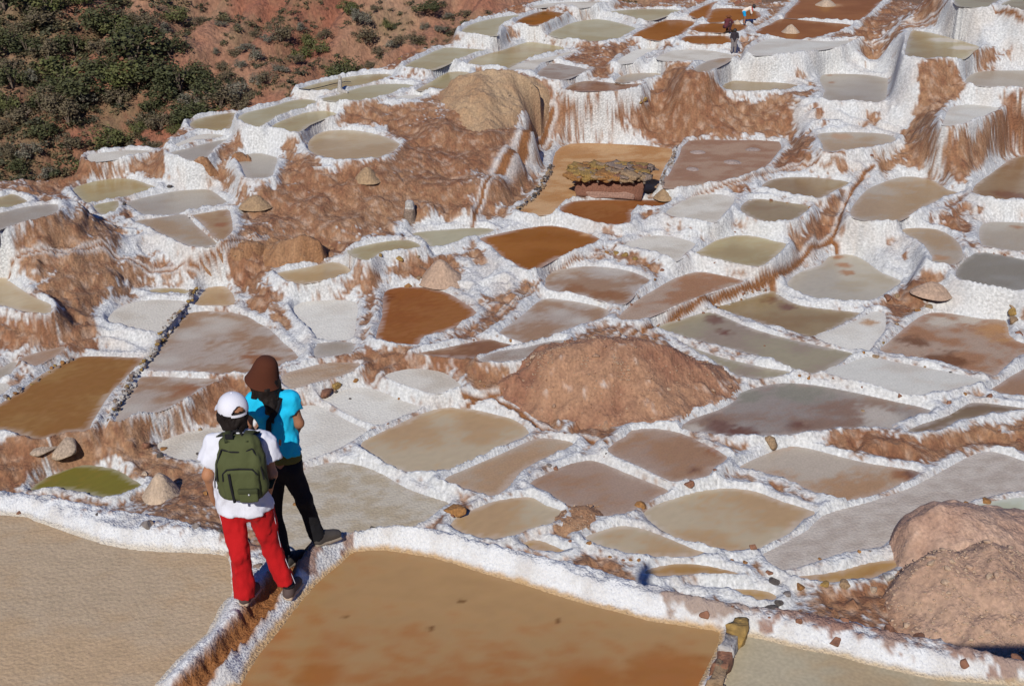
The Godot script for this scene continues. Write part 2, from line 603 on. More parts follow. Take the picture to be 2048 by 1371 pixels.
func near_place() -> void:
	var nb := NNZ / NBAND
	bands.resize(nb)
	var job := WorkerThreadPool.add_group_task(near_band, nb)
	WorkerThreadPool.wait_for_group_task_completion(job)
	var C := PackedColorArray()
	var I := PackedInt32Array()
	for b in nb:
		nH.append_array(bands[b][0])
		C.append_array(bands[b][1])
		I.append_array(bands[b][2])
	bands.clear()
	for pass_ in 2:
		var was := nH.duplicate()
		for j in range(1, NNZ - 1):
			for i in range(1, NNX - 1):
				var c := j * NNX + i
				var h := was[c]
				if h < -900.0: continue
				var a := was[c - NNX]
				var b2 := was[c + NNX]
				if minf(minf(a, b2), minf(was[c - 1], was[c + 1])) < -900.0: continue
				if absf(a - b2) > 0.03 or absf(was[c - 1] - was[c + 1]) > 0.03: nH[c] = 0.36 * h + 0.16 * (a + b2 + was[c - 1] + was[c + 1])
	var vs := PackedVector3Array()
	var ns := PackedVector3Array()
	var cs := PackedColorArray()
	var ix := PackedInt32Array()
	var idx := PackedInt32Array()
	idx.resize(NNX * NNZ)
	idx.fill(-1)
	for j in NNZ - 1:
		for i in NNX - 1:
			var a := j * NNX + i
			if nH[a] < -900.0 or nH[a + 1] < -900.0 or nH[a + NNX] < -900.0 or nH[a + NNX + 1] < -900.0: continue
			for c in [a, a + 1, a + NNX, a + NNX + 1]:
				if idx[c] < 0:
					idx[c] = vs.size()
					vs.append(Vector3(NX0 + (c % NNX) * NDX, nH[c], NZ0 - (c / NNX) * NDZ))
					cs.append(C[c])
					ns.append(grad(nH, NNX, NNZ, c % NNX, c / NNX, NDX, NDZ))
			ix.append_array([idx[a], idx[a + NNX], idx[a + 1], idx[a + 1], idx[a + NNX], idx[a + NNX + 1]])
	var bank := part("salt_bank", mesh_of(vs, ns, cs, ix), mats.crust, self)
	tag(bank, "thick white salt bank with a muddy channel under the tourists, nearest to the viewer", "bank")
	var labels := ["large beige salt speckled pond at the lower left of the tourists", "large golden brown pond in the foreground right of the mud channel", "pale beige pond in the lower right corner past the rock divider"]
	for k in 3:
		var q: Dictionary = nponds[k]
		var bx: Rect2 = Rect2(Vector2(-6.5, -11.0), Vector2(13, 6.2)).intersection(q.box)
		var keep := {"kind": q.kind, "level": q.level, "poly": q.poly, "box": bx, "stains": q.stains}
		var o := thing("salt_pond", labels[k], "salt pond", Vector3(0, q.level, -7.5))
		part("brine", brine(keep, 0.03, Vector2(0, -7.5), 0.03), mats["near%d" % k], o)

func near_h(x: float, z: float) -> float:
	var i := clampi(int((x - NX0) / NDX), 0, NNX - 1)
	var j := clampi(int((NZ0 - z) / NDZ), 0, NNZ - 1)
	var h := nH[j * NNX + i]
	return h if h > -900.0 else -0.2

# ---------------------------------------------------------------- the red hillside beyond the ravine, and the ground under everything
func hill_h(x: float, z: float) -> float:
	var y := -15.2 + 0.50 * (-z - 70.0)
	y += 1.3 * n_low.get_noise_2d(x * 0.35 + 40.0, z * 0.35) + 0.9 * absf(n_ridge.get_noise_2d((x + z * 0.45) * 0.32, (z - x * 0.3) * 0.10)) * -2.0 + 0.35 * n_mid.get_noise_2d(x * 0.5, z * 0.5)
	return y + 0.6

func red_hill() -> void:
	var st := 0.28
	var nx := 280
	var nz := 140
	var x0 := -62.0
	var z0 := -62.0
	var hh := PackedFloat32Array()
	var vs := PackedVector3Array()
	var ns := PackedVector3Array()
	var cs := PackedColorArray()
	var ix := PackedInt32Array()
	for j in nz:
		for i in nx:
			var x := x0 + i * st
			var z := z0 - j * st
			var nf := n_fine.get_noise_2d(x * 0.8, z * 0.8)
			hh.append(hill_h(x, z) + 0.14 * nf)
	for j in nz:
		for i in nx:
			var x := x0 + i * st
			var z := z0 - j * st
			vs.append(Vector3(x, hh[j * nx + i], z))
			ns.append(grad(hh, nx, nz, i, j, st, st))
			var nl := n_low.get_noise_2d(x * 0.55, z * 0.55 + 90.0)
			var nm := n_mid.get_noise_2d(x * 0.45, z * 0.45)
			var nf := n_fine.get_noise_2d(x * 0.7, z * 0.7)
			var c := Color(0.34, 0.13, 0.075).lerp(Color(0.42, 0.25, 0.155), clampf(0.5 + 1.1 * nl + 0.5 * nm, 0.0, 1.0))
			var grass := smoothstep(-18.0, -34.0, x - (z + 75.0) * 0.5) * 0.85
			c = c.lerp(Color(0.20, 0.145, 0.075), clampf(grass + 0.9 * nm + 0.5 * nf, 0.0, 0.8))
			c = c.lerp(Color(0.20, 0.165, 0.125), smoothstep(0.8, 0.2, Vector2(x + 32.5, (z + 85.5) * 0.5).length() / 3.6 + nm))
			cs.append(c * (1.05 + 0.35 * nf))
	for j in nz - 1:
		for i in nx - 1:
			var a := j * nx + i
			ix.append_array([a, a + nx, a + 1, a + 1, a + nx, a + nx + 1])
	struct("red_hill", mesh_of(vs, ns, cs, ix), mats.hill)

func ground_sheet() -> void:
	var zs := [300.0, 40.0, 4.0, -4.0, -7.0, -8.4, -9.2, -12.0, -16.0, -19.5, -23.0, -26.0, -30.0, -60.0, -95.0, -130.0, -400.0, -1200.0]
	var ys := [3.0, 1.0, -0.6, -0.8, -0.9, -1.3, -2.6, -6.0, -10.5, -14.6, -15.2, -15.0, -16.0, -17.5, -18.0, -18.0, -10.0, 30.0]
	var st := SurfaceTool.new()
	st.begin(Mesh.PRIMITIVE_TRIANGLES)
	var xs := [-1200.0, -200.0, -60.0, -40.0, -30.0, -20.0, -12.0, -6.0, 0.0, 6.0, 12.0, 20.0, 30.0, 40.0, 60.0, 200.0, 1200.0]
	for j in zs.size():
		for i in xs.size():
			st.set_color(Color(0.30, 0.17, 0.10))
			st.add_vertex(Vector3(xs[i], ys[j] - (0.0 if absf(xs[i]) < 70.0 else 2.0), zs[j]))
	for j in zs.size() - 1:
		for i in xs.size() - 1:
			var a: int = j * xs.size() + i
			var b: int = a + xs.size()
			for t in [a, b, a + 1, a + 1, b, b + 1]: st.add_index(t)
	st.generate_normals()
	struct("ground", st.commit(), mats.hill)

# ---------------------------------------------------------------- mounds, heaps, stones
var tones := {
	"brown": [Color(0.34, 0.155, 0.09), Color(0.46, 0.255, 0.15), 0.25], "tan": [Color(0.56, 0.39, 0.235), Color(0.44, 0.27, 0.15), 0.0], "pinkearth": [Color(0.56, 0.34, 0.24), Color(0.61, 0.41, 0.30), 0.05],
	"gravel": [Color(0.60, 0.40, 0.285), Color(0.52, 0.33, 0.23), 0.0], "orangedirt": [Color(0.40, 0.21, 0.11), Color(0.46, 0.27, 0.15), 0.0], "orange": [Color(0.36, 0.17, 0.075), Color(0.42, 0.235, 0.12), 0.12]}

func mound(called: String, category: String, label: String, kind: String, fp: Array, rd: Array, amp: float, pw: float) -> void:
	var v := rounded(line2(fp))
	var rg := line3(rd)
	var bx := box_of(v)
	var st := 0.08
	var nx := int(bx.size.x / st) + 2
	var nz := int(bx.size.y / st) + 2
	var hh := PackedFloat32Array()
	var cs := PackedColorArray()
	var vs := PackedVector3Array()
	var tn: Array = tones[kind]
	for j in nz:
		for i in nx:
			var p := Vector2(bx.position.x + i * st, bx.end.y - j * st)
			var d := -sd_poly(v, p)
			var nm := n_mid.get_noise_2d(p.x, p.y)
			var nf := n_fine.get_noise_2d(p.x, p.y)
			d += 0.12 * nm
			var h := -999.0
			if d > -0.12:
				var best := 1e9
				var ry := 0.0
				for k in rg.size() - 1:
					var a := Vector2(rg[k].x, rg[k].z)
					var b := Vector2(rg[k + 1].x, rg[k + 1].z)
					var q := Geometry2D.get_closest_point_to_segment(p, a, b)
					var dd := q.distance_to(p)
					if dd < best:
						best = dd
						ry = lerpf(rg[k].y, rg[k + 1].y, clampf((q - a).length() / maxf((b - a).length(), 0.001), 0.0, 1.0))
				var u := clampf(d, 0.0, 99.0) / (clampf(d, 0.0, 99.0) + best + 0.001)
				var base := ground(p.x, p.y) - 0.10
				var f := pow(u, pw)
				f = lerpf(f, smoothstep(0.0, 1.0, f), 0.5)
				var lump := n_ridge.get_noise_2d(p.x * 1.2, p.y * 1.2)
				h = lerpf(base, maxf(ry, base), f) + amp * (1.3 * nm + 0.55 * nf + 0.7 * lump) * smoothstep(0.0, 0.25, u) * (1.0 - 0.4 * smoothstep(0.8, 1.0, u))
			hh.append(h)
			vs.append(Vector3(p.x, h, p.y))
			var c: Color = tn[0].lerp(tn[1], clampf(0.5 + 0.9 * n_low.get_noise_2d(p.x * 1.6, p.y * 1.6) + 0.6 * nm + 0.4 * nf, 0.0, 1.0))
			if kind == "tan" or kind == "gravel": c = c.lerp(Color(0.35, 0.18, 0.10), 0.6 * smoothstep(0.5, 0.02, d + 0.6 * nm))
			var s: float = tn[2]
			if s > 0.0: c = c.lerp(Color(0.66, 0.58, 0.53), smoothstep(0.55, 0.85, s + 0.5 * nm + 0.55 * nf + 0.3 * n_low.get_noise_2d(p.x * 2.0, p.y * 2.0)) * 0.85)
			cs.append(c * (1.0 + 0.2 * nf))
	var org := Vector3(bx.get_center().x, ground(bx.get_center().x, bx.get_center().y), bx.get_center().y)
	var v2 := PackedVector3Array()
	var n2 := PackedVector3Array()
	var c2 := PackedColorArray()
	var ix := PackedInt32Array()
	var map := {}
	for j in nz - 1:
		for i in nx - 1:
			var a := j * nx + i
			if hh[a] < -900.0 or hh[a + 1] < -900.0 or hh[a + nx] < -900.0 or hh[a + nx + 1] < -900.0: continue
			for c in [a, a + nx, a + 1, a + 1, a + nx, a + nx + 1]:
				if not map.has(c):
					map[c] = v2.size()
					v2.append(vs[c] - org)
					c2.append(cs[c])
					n2.append(grad(hh, nx, nz, c % nx, c / nx, st, st))
				ix.append(map[c])
	var o := thing(called, label, category, org)
	part("earth", mesh_of(v2, n2, c2, ix), mats.earth, o)
	if kind in ["gravel", "brown", "orangedirt", "tan", "orange"]:
		var rng := RandomNumberGenerator.new()
		rng.seed = int(bx.position.x * 100.0) + 77
		var many: int = {"gravel": 3600, "brown": 1900, "orangedirt": 260, "tan": 350, "orange": 160}[kind]
		var mm := MultiMesh.new()
		mm.transform_format = MultiMesh.TRANSFORM_3D
		mm.use_colors = true
		mm.mesh = stone_meshes[0]
		mm.instance_count = many
		for k in many:
			var t := rng.randi() % v2.size()
			if kind == "brown" and rng.randf() < 0.8:
				for tries in 12:
					if n_low.get_noise_2d(v2[t].x * 1.5, v2[t].z * 1.5) > 0.1 and v2[t].x < 0.5: break
					t = rng.randi() % v2.size()
			var s := rng.randf_range(0.015, 0.05) * (1.25 if kind == "gravel" else 1.0) * (1.0 if rng.randf() < 0.95 else rng.randf_range(1.6, 3.4))
			mm.set_instance_transform(k, Transform3D(Basis.from_euler(Vector3(rng.randf() * 6.0, rng.randf() * 6.0, 0.0)).scaled(Vector3(s, s * 0.7, s)), v2[t] + Vector3(rng.randf_range(-0.04, 0.04), 0.0, rng.randf_range(-0.04, 0.04))))
			var c: Color = tn[0].lerp(Color(0.58, 0.42, 0.29), rng.randf())
			mm.set_instance_color(k, c)
		var g := MultiMeshInstance3D.new()
		g.name = "gravel"
		g.multimesh = mm
		g.material_override = mats.stone
		g.set_meta("kind", "stuff")
		o.add_child(g)

func cone(called: String, category: String, label: String, x: float, y: float, z: float, r: float, h: float, kind: String) -> void:
	var col: Color = {"cream": Color(0.62, 0.47, 0.34), "tan": Color(0.45, 0.30, 0.17), "pink": Color(0.56, 0.39, 0.28), "pale": Color(0.52, 0.40, 0.34)}[kind]
	var vs := PackedVector3Array()
	var ns := PackedVector3Array()
	var cs := PackedColorArray()
	var ix := PackedInt32Array()
	var rings := 12
	var segs := 28
	for a in rings + 1:
		var u := float(a) / rings
		for s in segs:
			var t := TAU * s / segs
			var w := Vector2(cos(t), sin(t)) * r * u * (1.0 + 0.25 * n_low.get_noise_2d(x + cos(t) * 3.0, z + sin(t) * 3.0))
			var n := n_mid.get_noise_2d(x + w.x * 1.5, z + w.y * 1.5)
			var f := 1.0 - pow(u, 0.95)
			f = lerpf(f, 0.5 + 0.5 * cos(u * PI), 0.55) * (1.0 - 0.10 * (1.0 - u))
			vs.append(Vector3(w.x, h * f - 0.08 * smoothstep(0.8, 1.0, u) + 0.22 * h * n * sin(u * PI), w.y))
			cs.append(col * (1.0 + 0.18 * n))
			if a < rings:
				var p := a * segs + s
				var q := a * segs + (s + 1) % segs
				ix.append_array([p, p + segs, q, q, p + segs, q + segs])
	var st := SurfaceTool.new()
	st.begin(Mesh.PRIMITIVE_TRIANGLES)
	for k in vs.size():
		st.set_color(cs[k])
		st.set_smooth_group(0)
		st.add_vertex(vs[k])
	for k in ix: st.add_index(k)
	st.generate_normals()
	var o := part(called, st.commit(), mats.earth, self, Vector3(x, y - 0.02, z))
	tag(o, label, category, "salt heaps")

func rock_mesh(sd: int, flat: float, sub := 3) -> ArrayMesh:
	var sp := SphereMesh.new()
	sp.radius = 1.0
	sp.height = 2.0
	sp.radial_segments = 6 + sub * 3
	sp.rings = 3 + sub * 2
	var a := sp.get_mesh_arrays()
	var vs: PackedVector3Array = a[Mesh.ARRAY_VERTEX]
	var nz := FastNoiseLite.new()
	nz.seed = sd
	nz.frequency = 0.9
	var rng := RandomNumberGenerator.new()
	rng.seed = sd
	var planes: Array = []
	for k in 9: planes.append([Vector3(rng.randf_range(-1, 1), rng.randf_range(-0.6, 1), rng.randf_range(-1, 1)).normalized(), rng.randf_range(0.45, 0.8)])
	var st := SurfaceTool.new()
	st.begin(Mesh.PRIMITIVE_TRIANGLES)
	for v in vs:
		var p := v * (1.0 + 0.25 * nz.get_noise_3dv(v * 1.4))
		for q in planes:
			var e: float = p.dot(q[0]) - q[1]
			if e > 0.0: p -= q[0] * e
		st.set_smooth_group(0)
		st.add_vertex(p * Vector3(1, flat, 0.85))
	for k in a[Mesh.ARRAY_INDEX]: st.add_index(k)
	st.generate_normals()
	return st.commit()

var srng := RandomNumberGenerator.new()
func rock(called: String, at: Vector3, s: float, tint: String, parent: Node) -> MeshInstance3D:
	var o := part(called, stone_meshes[srng.randi() % 6], mats["rock_" + tint], parent, at)
	o.rotation = Vector3(srng.randf_range(-0.25, 0.25), srng.randf() * TAU, srng.randf_range(-0.25, 0.25))
	o.scale = Vector3(s, s * srng.randf_range(0.8, 1.15), s)
	return o

func stone(x: float, _y: float, z: float, s: float, tint: String, label: String) -> void:
	var o := rock("stone", Vector3(x, ground(x, z) + s * 0.05, z), s * 0.75, tint, self)
	if s > 0.4: o.scale *= Vector3(1.45, 0.75, 0.9)
	tag(o, label, "stone", "stones on the salt banks")

func near_stone(x: float, z: float, s: float, tint: String, label: String) -> void:
	var o := rock("clod", Vector3(x, near_h(x, z) - s * 0.12, z), s * 0.9, tint, self)
	tag(o, label, "stone", "stones on the near bank")

func stone_row(kind: String, label: String, s: float, pts: Array) -> void:
	var v := line3(pts)
	var o := thing("stone_row", label, "stone row", v[0])
	var rng := RandomNumberGenerator.new()
	rng.seed = 5
	var tints: Array = {"divider": ["greybrown", "whitegrey", "grey", "yellow", "whitegrey", "whitegrey"], "ochre": ["greybrown", "yellow", "grey", "orange"], "tanfield": ["dark", "greybrown", "tan"], "pebble": ["whitegrey", "grey", "greybrown"], "channelbank": ["rust", "orange", "whitegrey", "whitegrey"], "wallband": ["rust", "tan", "whitegrey", "orange"]}[kind]
	for k in v.size() - 1:
		var n := int(v[k].distance_to(v[k + 1]) / (s * 1.35)) + 1
		for t in n:
			for two in 2:
				if kind in ["ochre", "channelbank", "wallband"] and (two == 1 or rng.randf() < 0.35): continue
				var p := v[k].lerp(v[k + 1], (t + rng.randf() * 0.7) / n) + Vector3(rng.randf_range(-1, 1) * s, 0, rng.randf_range(-1, 1) * s)
				p.y = ground(p.x, p.z) + s * rng.randf_range(0.1, 0.6)
				rock("stone", p - v[0], s * rng.randf_range(0.7, 1.15), tints[rng.randi() % tints.size()], o)

# ---------------------------------------------------------------- shrubs on the red hillside
var shrub_meshes: Array = []
func shrub_mesh(sd: int, many: int, c0: Color, c1: Color, leaf: float) -> ArrayMesh:
	var rng := RandomNumberGenerator.new()
	rng.seed = sd
	var st := SurfaceTool.new()
	st.begin(Mesh.PRIMITIVE_TRIANGLES)
	var clumps: Array = []
	for k in 16:
		var d := Vector3(rng.randf_range(-1, 1), rng.randf_range(-0.2, 1), rng.randf_range(-1, 1)).normalized() * rng.randf_range(0.25, 0.75)
		clumps.append([d * Vector3(1, 0.95, 1), rng.randf_range(0.22, 0.42), c0.lerp(c1, rng.randf())])
	for k in many:
		var c: Array = clumps[rng.randi() % clumps.size()]
		var dir := Vector3(rng.randf_range(-1, 1), rng.randf_range(-1, 1), rng.randf_range(-1, 1)).normalized()
		var p: Vector3 = c[0] + dir * c[1] * pow(rng.randf(), 0.4)
		if p.y < -0.25: p.y = -0.25 * rng.randf()
		var n := (dir + Vector3(rng.randf_range(-1, 1), rng.randf_range(-0.3, 1), rng.randf_range(-1, 1)) * 0.9).normalized()
		var a := n.cross(Vector3(0.3, 1, 0.2)).normalized() * leaf * rng.randf_range(0.6, 1.3)
		var b := n.cross(a).normalized() * leaf * rng.randf_range(0.4, 0.8)
		st.set_color(c[2] * rng.randf_range(0.7, 1.3))
		st.set_normal(n)
		for q in [p - a, p + b, p + a, p - a, p + a, p - b]: st.add_vertex(q)
	return st.commit()

func stem_mesh(sd: int) -> ArrayMesh:
	var rng := RandomNumberGenerator.new()
	rng.seed = sd
	var st := SurfaceTool.new()
	st.begin(Mesh.PRIMITIVE_TRIANGLES)
	for k in 7:
		var t := Vector3(rng.randf_range(-0.6, 0.6), rng.randf_range(0.3, 0.7), rng.randf_range(-0.6, 0.6))
		tube(st, PackedVector3Array([Vector3(0, -0.45, 0), t * 0.5 + Vector3(0, 0.0, 0), t]), PackedFloat32Array([0.035, 0.022, 0.006]), 5)
	st.generate_normals()
	return st.commit()

func tube(st: SurfaceTool, pts: PackedVector3Array, r: PackedFloat32Array, sides: int) -> void:
	for k in pts.size() - 1:
		var d := (pts[k + 1] - pts[k]).normalized()
		var a := d.cross(Vector3.UP if absf(d.y) < 0.9 else Vector3.RIGHT).normalized()
		var b := d.cross(a)
		for s in sides:
			var u0 := a * cos(TAU * s / sides) + b * sin(TAU * s / sides)
			var u1 := a * cos(TAU * (s + 1) / sides) + b * sin(TAU * (s + 1) / sides)
			for q in [pts[k] + u0 * r[k], pts[k + 1] + u0 * r[k + 1], pts[k] + u1 * r[k], pts[k] + u1 * r[k], pts[k + 1] + u0 * r[k + 1], pts[k + 1] + u1 * r[k + 1]]: st.add_vertex(q)

func shrub(x: float, z: float, w: float, h: float, kind: int, label: String) -> void:
	var y := hill_h(x, z)
	var o := thing("shrub", label, "shrub", Vector3(x, y, z), srng.randf() * TAU, "shrubs on the red hillside")
	var f := part("foliage", shrub_meshes[kind * 2 + srng.randi() % 2], mats.leaf, o, Vector3(0, h * 0.36, 0))
	f.scale = Vector3(w * 0.58, h * 0.72, w * 0.58)
	var s := part("stem", shrub_meshes[8], mats.bark, o, Vector3(0, h * 0.36, 0))
	s.scale = f.scale * 0.9

func scrub() -> void:
	var rng := RandomNumberGenerator.new()
	rng.seed = 12
	for kind in 2:
		var mm := MultiMesh.new()
		mm.transform_format = MultiMesh.TRANSFORM_3D
		mm.use_colors = true
		mm.mesh = shrub_mesh(91 + kind, 60, Color(0.9, 0.9, 0.9), Color(0.6, 0.6, 0.6), 0.16)
		mm.instance_count = 3600 if kind == 0 else 3800
		for k in mm.instance_count:
			var x := rng.randf_range(-60.0, 8.0)
			var z := rng.randf_range(-66.0, -98.0)
			for tries in 6:
				if n_mid.get_noise_2d(x * 0.45, z * 0.45) > 0.02 or x < -20.0 and rng.randf() < 0.8: break
				x = rng.randf_range(-60.0, 8.0)
				z = rng.randf_range(-66.0, -98.0)
			var s := rng.randf_range(0.15, 0.42) * (1.0 + 0.9 * smoothstep(-14.0, -30.0, x))
			mm.set_instance_transform(k, Transform3D(Basis(Vector3.UP, rng.randf() * TAU).scaled(Vector3(s, s * 0.8, s)), Vector3(x, hill_h(x, z) + s * 0.2, z)))
			mm.set_instance_color(k, Color(0.17, 0.125, 0.06).lerp(Color(0.11, 0.095, 0.04), rng.randf()) if kind == 0 else Color(0.055, 0.065, 0.022).lerp(Color(0.10, 0.09, 0.055), rng.randf()))
		var g := MultiMeshInstance3D.new()
		g.name = numbered("dry_grass" if kind == 0 else "low_scrub")
		g.multimesh = mm
		g.material_override = mats.leaf
		tag(g, "dry yellow grass tufts scattered over the red hillside" if kind == 0 else "low dark scrub scattered over the red hillside", "grass" if kind == 0 else "scrub")
		g.set_meta("kind", "stuff")
		add_child(g)


# ---------------------------------------------------------------- figures: a field of tapered limbs, meshed as one skin
func field_at(sh: Array, p: Vector3, k: float) -> float:
	var d := 9.0
	for s in sh:
		var e := shape_at(s, p)
		var h := maxf(k - absf(d - e), 0.0) / k
		d = minf(d, e) - h * h * k * 0.25
	return d

func shape_at(s: Array, p: Vector3) -> float:
	if s[0] == 1:
		var q: Vector3 = (s[4] as Basis).inverse() * (p - s[1])
		var h: Vector3 = s[2]
		var g := q.abs() - h + Vector3.ONE * float(s[3])
		return Vector3(maxf(g.x, 0), maxf(g.y, 0), maxf(g.z, 0)).length() + minf(maxf(g.x, maxf(g.y, g.z)), 0.0) - float(s[3])
	var a: Vector3 = s[1]
	var b: Vector3 = s[2]
	var ab := b - a
	var t := clampf((p - a).dot(ab) / maxf(ab.length_squared(), 1e-9), 0.0, 1.0)
	var d := p.distance_to(a + ab * t) - lerpf(s[3], s[4], t)
	if s[5]: d = maxf(d, (p - b).dot(ab.normalized()))
	return d

func cap(a: Vector3, b: Vector3, ra: float, rb: float, flat := false) -> Array:
	return [0, a, b, ra, rb, flat]

func rbox(c: Vector3, half: Vector3, r: float, basis := Basis.IDENTITY) -> Array:
	return [1, c, half, r, basis]

func shape_box(s: Array) -> AABB:
	if s[0] == 1:
		var r := (s[2] as Vector3).length()
		return AABB(s[1] - Vector3.ONE * r, Vector3.ONE * r * 2.0)
	var m := maxf(s[3], s[4])
	return AABB(s[1], Vector3.ZERO).expand(s[2]).grow(m)

func skin(sh: Array, cell: float, k: float, st: SurfaceTool = null, fold := 0.0, freq := 1.0) -> SurfaceTool:
	var bx := shape_box(sh[0])
	for s in sh: bx = bx.merge(shape_box(s))
	bx = bx.grow(cell * 3.0)
	var B := 5
	var nx := (int(bx.size.x / cell) / B + 1) * B + 1
	var ny := (int(bx.size.y / cell) / B + 1) * B + 1
	var nz := (int(bx.size.z / cell) / B + 1) * B + 1
	var V := PackedFloat32Array()
	V.resize(nx * ny * nz)
	V.fill(1.0)
	var o := bx.position
	var hd := cell * B * 0.87 + cell * 2.0
	var live: Array = []
	for kz in range(0, nz - 1, B):
		for ky in range(0, ny - 1, B):
			for kx in range(0, nx - 1, B):
				var c := o + Vector3(kx + B * 0.5, ky + B * 0.5, kz + B * 0.5) * cell
				var ds := PackedFloat32Array()
				var dm := 9.0
				for s in sh:
					var e := shape_at(s, c)
					ds.append(e)
					dm = minf(dm, e)
				if dm > hd + k * 0.3 + fold: continue
				if dm < -hd - fold:
					for z in B + 1:
						for y in B + 1:
							for x in B + 1: V[((kz + z) * ny + ky + y) * nx + kx + x] = -1.0
					continue
				var near: Array = []
				for t in sh.size():
					if ds[t] < dm + hd * 2.0 + k: near.append(sh[t])
				live.append(Vector3i(kx, ky, kz))
				for z in B + 1:
					for y in B + 1:
						for x in B + 1:
							var at := ((kz + z) * ny + ky + y) * nx + kx + x
							if V[at] < 1.0 and V[at] > -1.0: continue
							var p := o + Vector3(kx + x, ky + y, kz + z) * cell
							var d := field_at(near, p, k)
							if fold > 0.0 and absf(d) < cell * 3.0: d += fold * n_mid.get_noise_3d(p.x * 22.0 * freq, p.y * 11.0 * freq, p.z * 22.0 * freq)
							V[at] = clampf(d, -0.99, 0.99)
	var vid := {}
	var pts := PackedVector3Array()
	var corner := [0, 1, nx, nx + 1, nx * ny, nx * ny + 1, nx * ny + nx, nx * ny + nx + 1]
	var off := [Vector3(0, 0, 0), Vector3(1, 0, 0), Vector3(0, 1, 0), Vector3(1, 1, 0), Vector3(0, 0, 1), Vector3(1, 0, 1), Vector3(0, 1, 1), Vector3(1, 1, 1)]
	var edges := [[0, 1], [2, 3], [4, 5], [6, 7], [0, 2], [1, 3], [4, 6], [5, 7], [0, 4], [1, 5], [2, 6], [3, 7]]
	var order := PackedInt32Array()
	for b in live:
		for z in B:
			for y in B:
				for x in B:
					var at: int = ((b.z + z) * ny + b.y + y) * nx + b.x + x
					var m := 0
					for c in 8:
						if V[at + corner[c]] < 0.0: m |= 1 << c
					if m == 0 or m == 255: continue
					var s := Vector3.ZERO
					var n := 0
					for e in edges:
						var va := V[at + corner[e[0]]]
						var vb := V[at + corner[e[1]]]
						if (va < 0.0) != (vb < 0.0):
							s += (off[e[0]] as Vector3).lerp(off[e[1]], va / (va - vb))
							n += 1
					vid[at] = pts.size()
					order.append(at)
					pts.append(o + (Vector3(b.x + x, b.y + y, b.z + z) + s / n) * cell)
	var ix := PackedInt32Array()
	var dirs := [[1, nx, nx * ny], [nx, nx * ny, 1], [nx * ny, 1, nx]]
	for at in order:
		var a := V[at]
		for d in dirs:
			var bq := V[at + d[0]]
			if (a < 0.0) == (bq < 0.0): continue
			var q0 = vid.get(at)
			var q1 = vid.get(at - d[1])
			var q2 = vid.get(at - d[1] - d[2])
			var q3 = vid.get(at - d[2])
			if q0 == null or q1 == null or q2 == null or q3 == null: continue
			if a < 0.0: ix.append_array([q0, q2, q1, q0, q3, q2])
			else: ix.append_array([q0, q1, q2, q0, q2, q3])
	var ns := PackedVector3Array()
	ns.resize(pts.size())
	for t in range(0, ix.size(), 3):
		var f := (pts[ix[t + 2]] - pts[ix[t]]).cross(pts[ix[t + 1]] - pts[ix[t]])
		for e in 3: ns[ix[t + e]] += f
	if st == null:
		st = SurfaceTool.new()
		st.begin(Mesh.PRIMITIVE_TRIANGLES)
	for t in ix:
		st.set_normal(ns[t].normalized())
		st.add_vertex(pts[t])
	return st

func hand(wrist: Vector3, dir: Vector3, side: Vector3, st: SurfaceTool, sz := 1.0) -> void:
	var up := dir.cross(side).normalized()
	var palm := wrist + dir * 0.05 * sz
	var sh: Array = [cap(wrist, palm + side * 0.012, 0.021 * sz, 0.022 * sz), cap(wrist + side * 0.012, palm - side * 0.018, 0.02 * sz, 0.021 * sz)]
	for f in 4:
		var r := palm + side * (0.027 - 0.018 * f) * sz + dir * 0.02 * sz
		var l: float = [0.055, 0.066, 0.061, 0.046][f] * sz
		var m := r + (dir * 0.85 - up * 0.45) * l * 0.55
		sh.append(cap(r, m, 0.0088 * sz, 0.0082 * sz))
		sh.append(cap(m, m + (dir * 0.35 - up * 0.9) * l * 0.5, 0.0082 * sz, 0.007 * sz))
	var tb := wrist + dir * 0.018 * sz + side * 0.02 * sz
	var tm := tb + (dir * 0.6 + side * 0.75 - up * 0.3) * 0.034 * sz
	sh.append(cap(tb, tm, 0.0115 * sz, 0.0095 * sz))
	sh.append(cap(tm, tm + (dir * 0.9 + side * 0.1 - up * 0.4) * 0.028 * sz, 0.0095 * sz, 0.008 * sz))
	skin(sh, 0.0055, 0.006, st)

func head_shapes(c: Vector3, face: Vector3, r: float) -> Array:   # skull, jaw, nose, brow and ears
	var side := face.cross(Vector3.UP).normalized()
	return [cap(c + Vector3(0, 0.022, 0), c - Vector3(0, 0.03, 0) + face * 0.018, r, r * 0.76), cap(c + face * r * 0.62 - Vector3(0, r * 0.7, 0), c + face * r * 0.72 - Vector3(0, r * 0.85, 0), r * 0.36, r * 0.3),
		cap(c + face * r * 0.93 + Vector3(0, 0.01, 0), c + face * (r * 1.02 + 0.012) - Vector3(0, 0.024, 0), 0.010, 0.015), cap(c + face * r * 0.85 + side * 0.035 + Vector3(0, 0.024, 0), c + face * r * 0.85 - side * 0.035 + Vector3(0, 0.024, 0), 0.015, 0.015),
		cap(c + side * (r * 0.98) + Vector3(0, 0.012, 0), c + side * (r * 0.96) - Vector3(0, 0.022, 0), 0.014, 0.010), cap(c - side * (r * 0.98) + Vector3(0, 0.012, 0), c - side * (r * 0.96) - Vector3(0, 0.022, 0), 0.014, 0.010)]

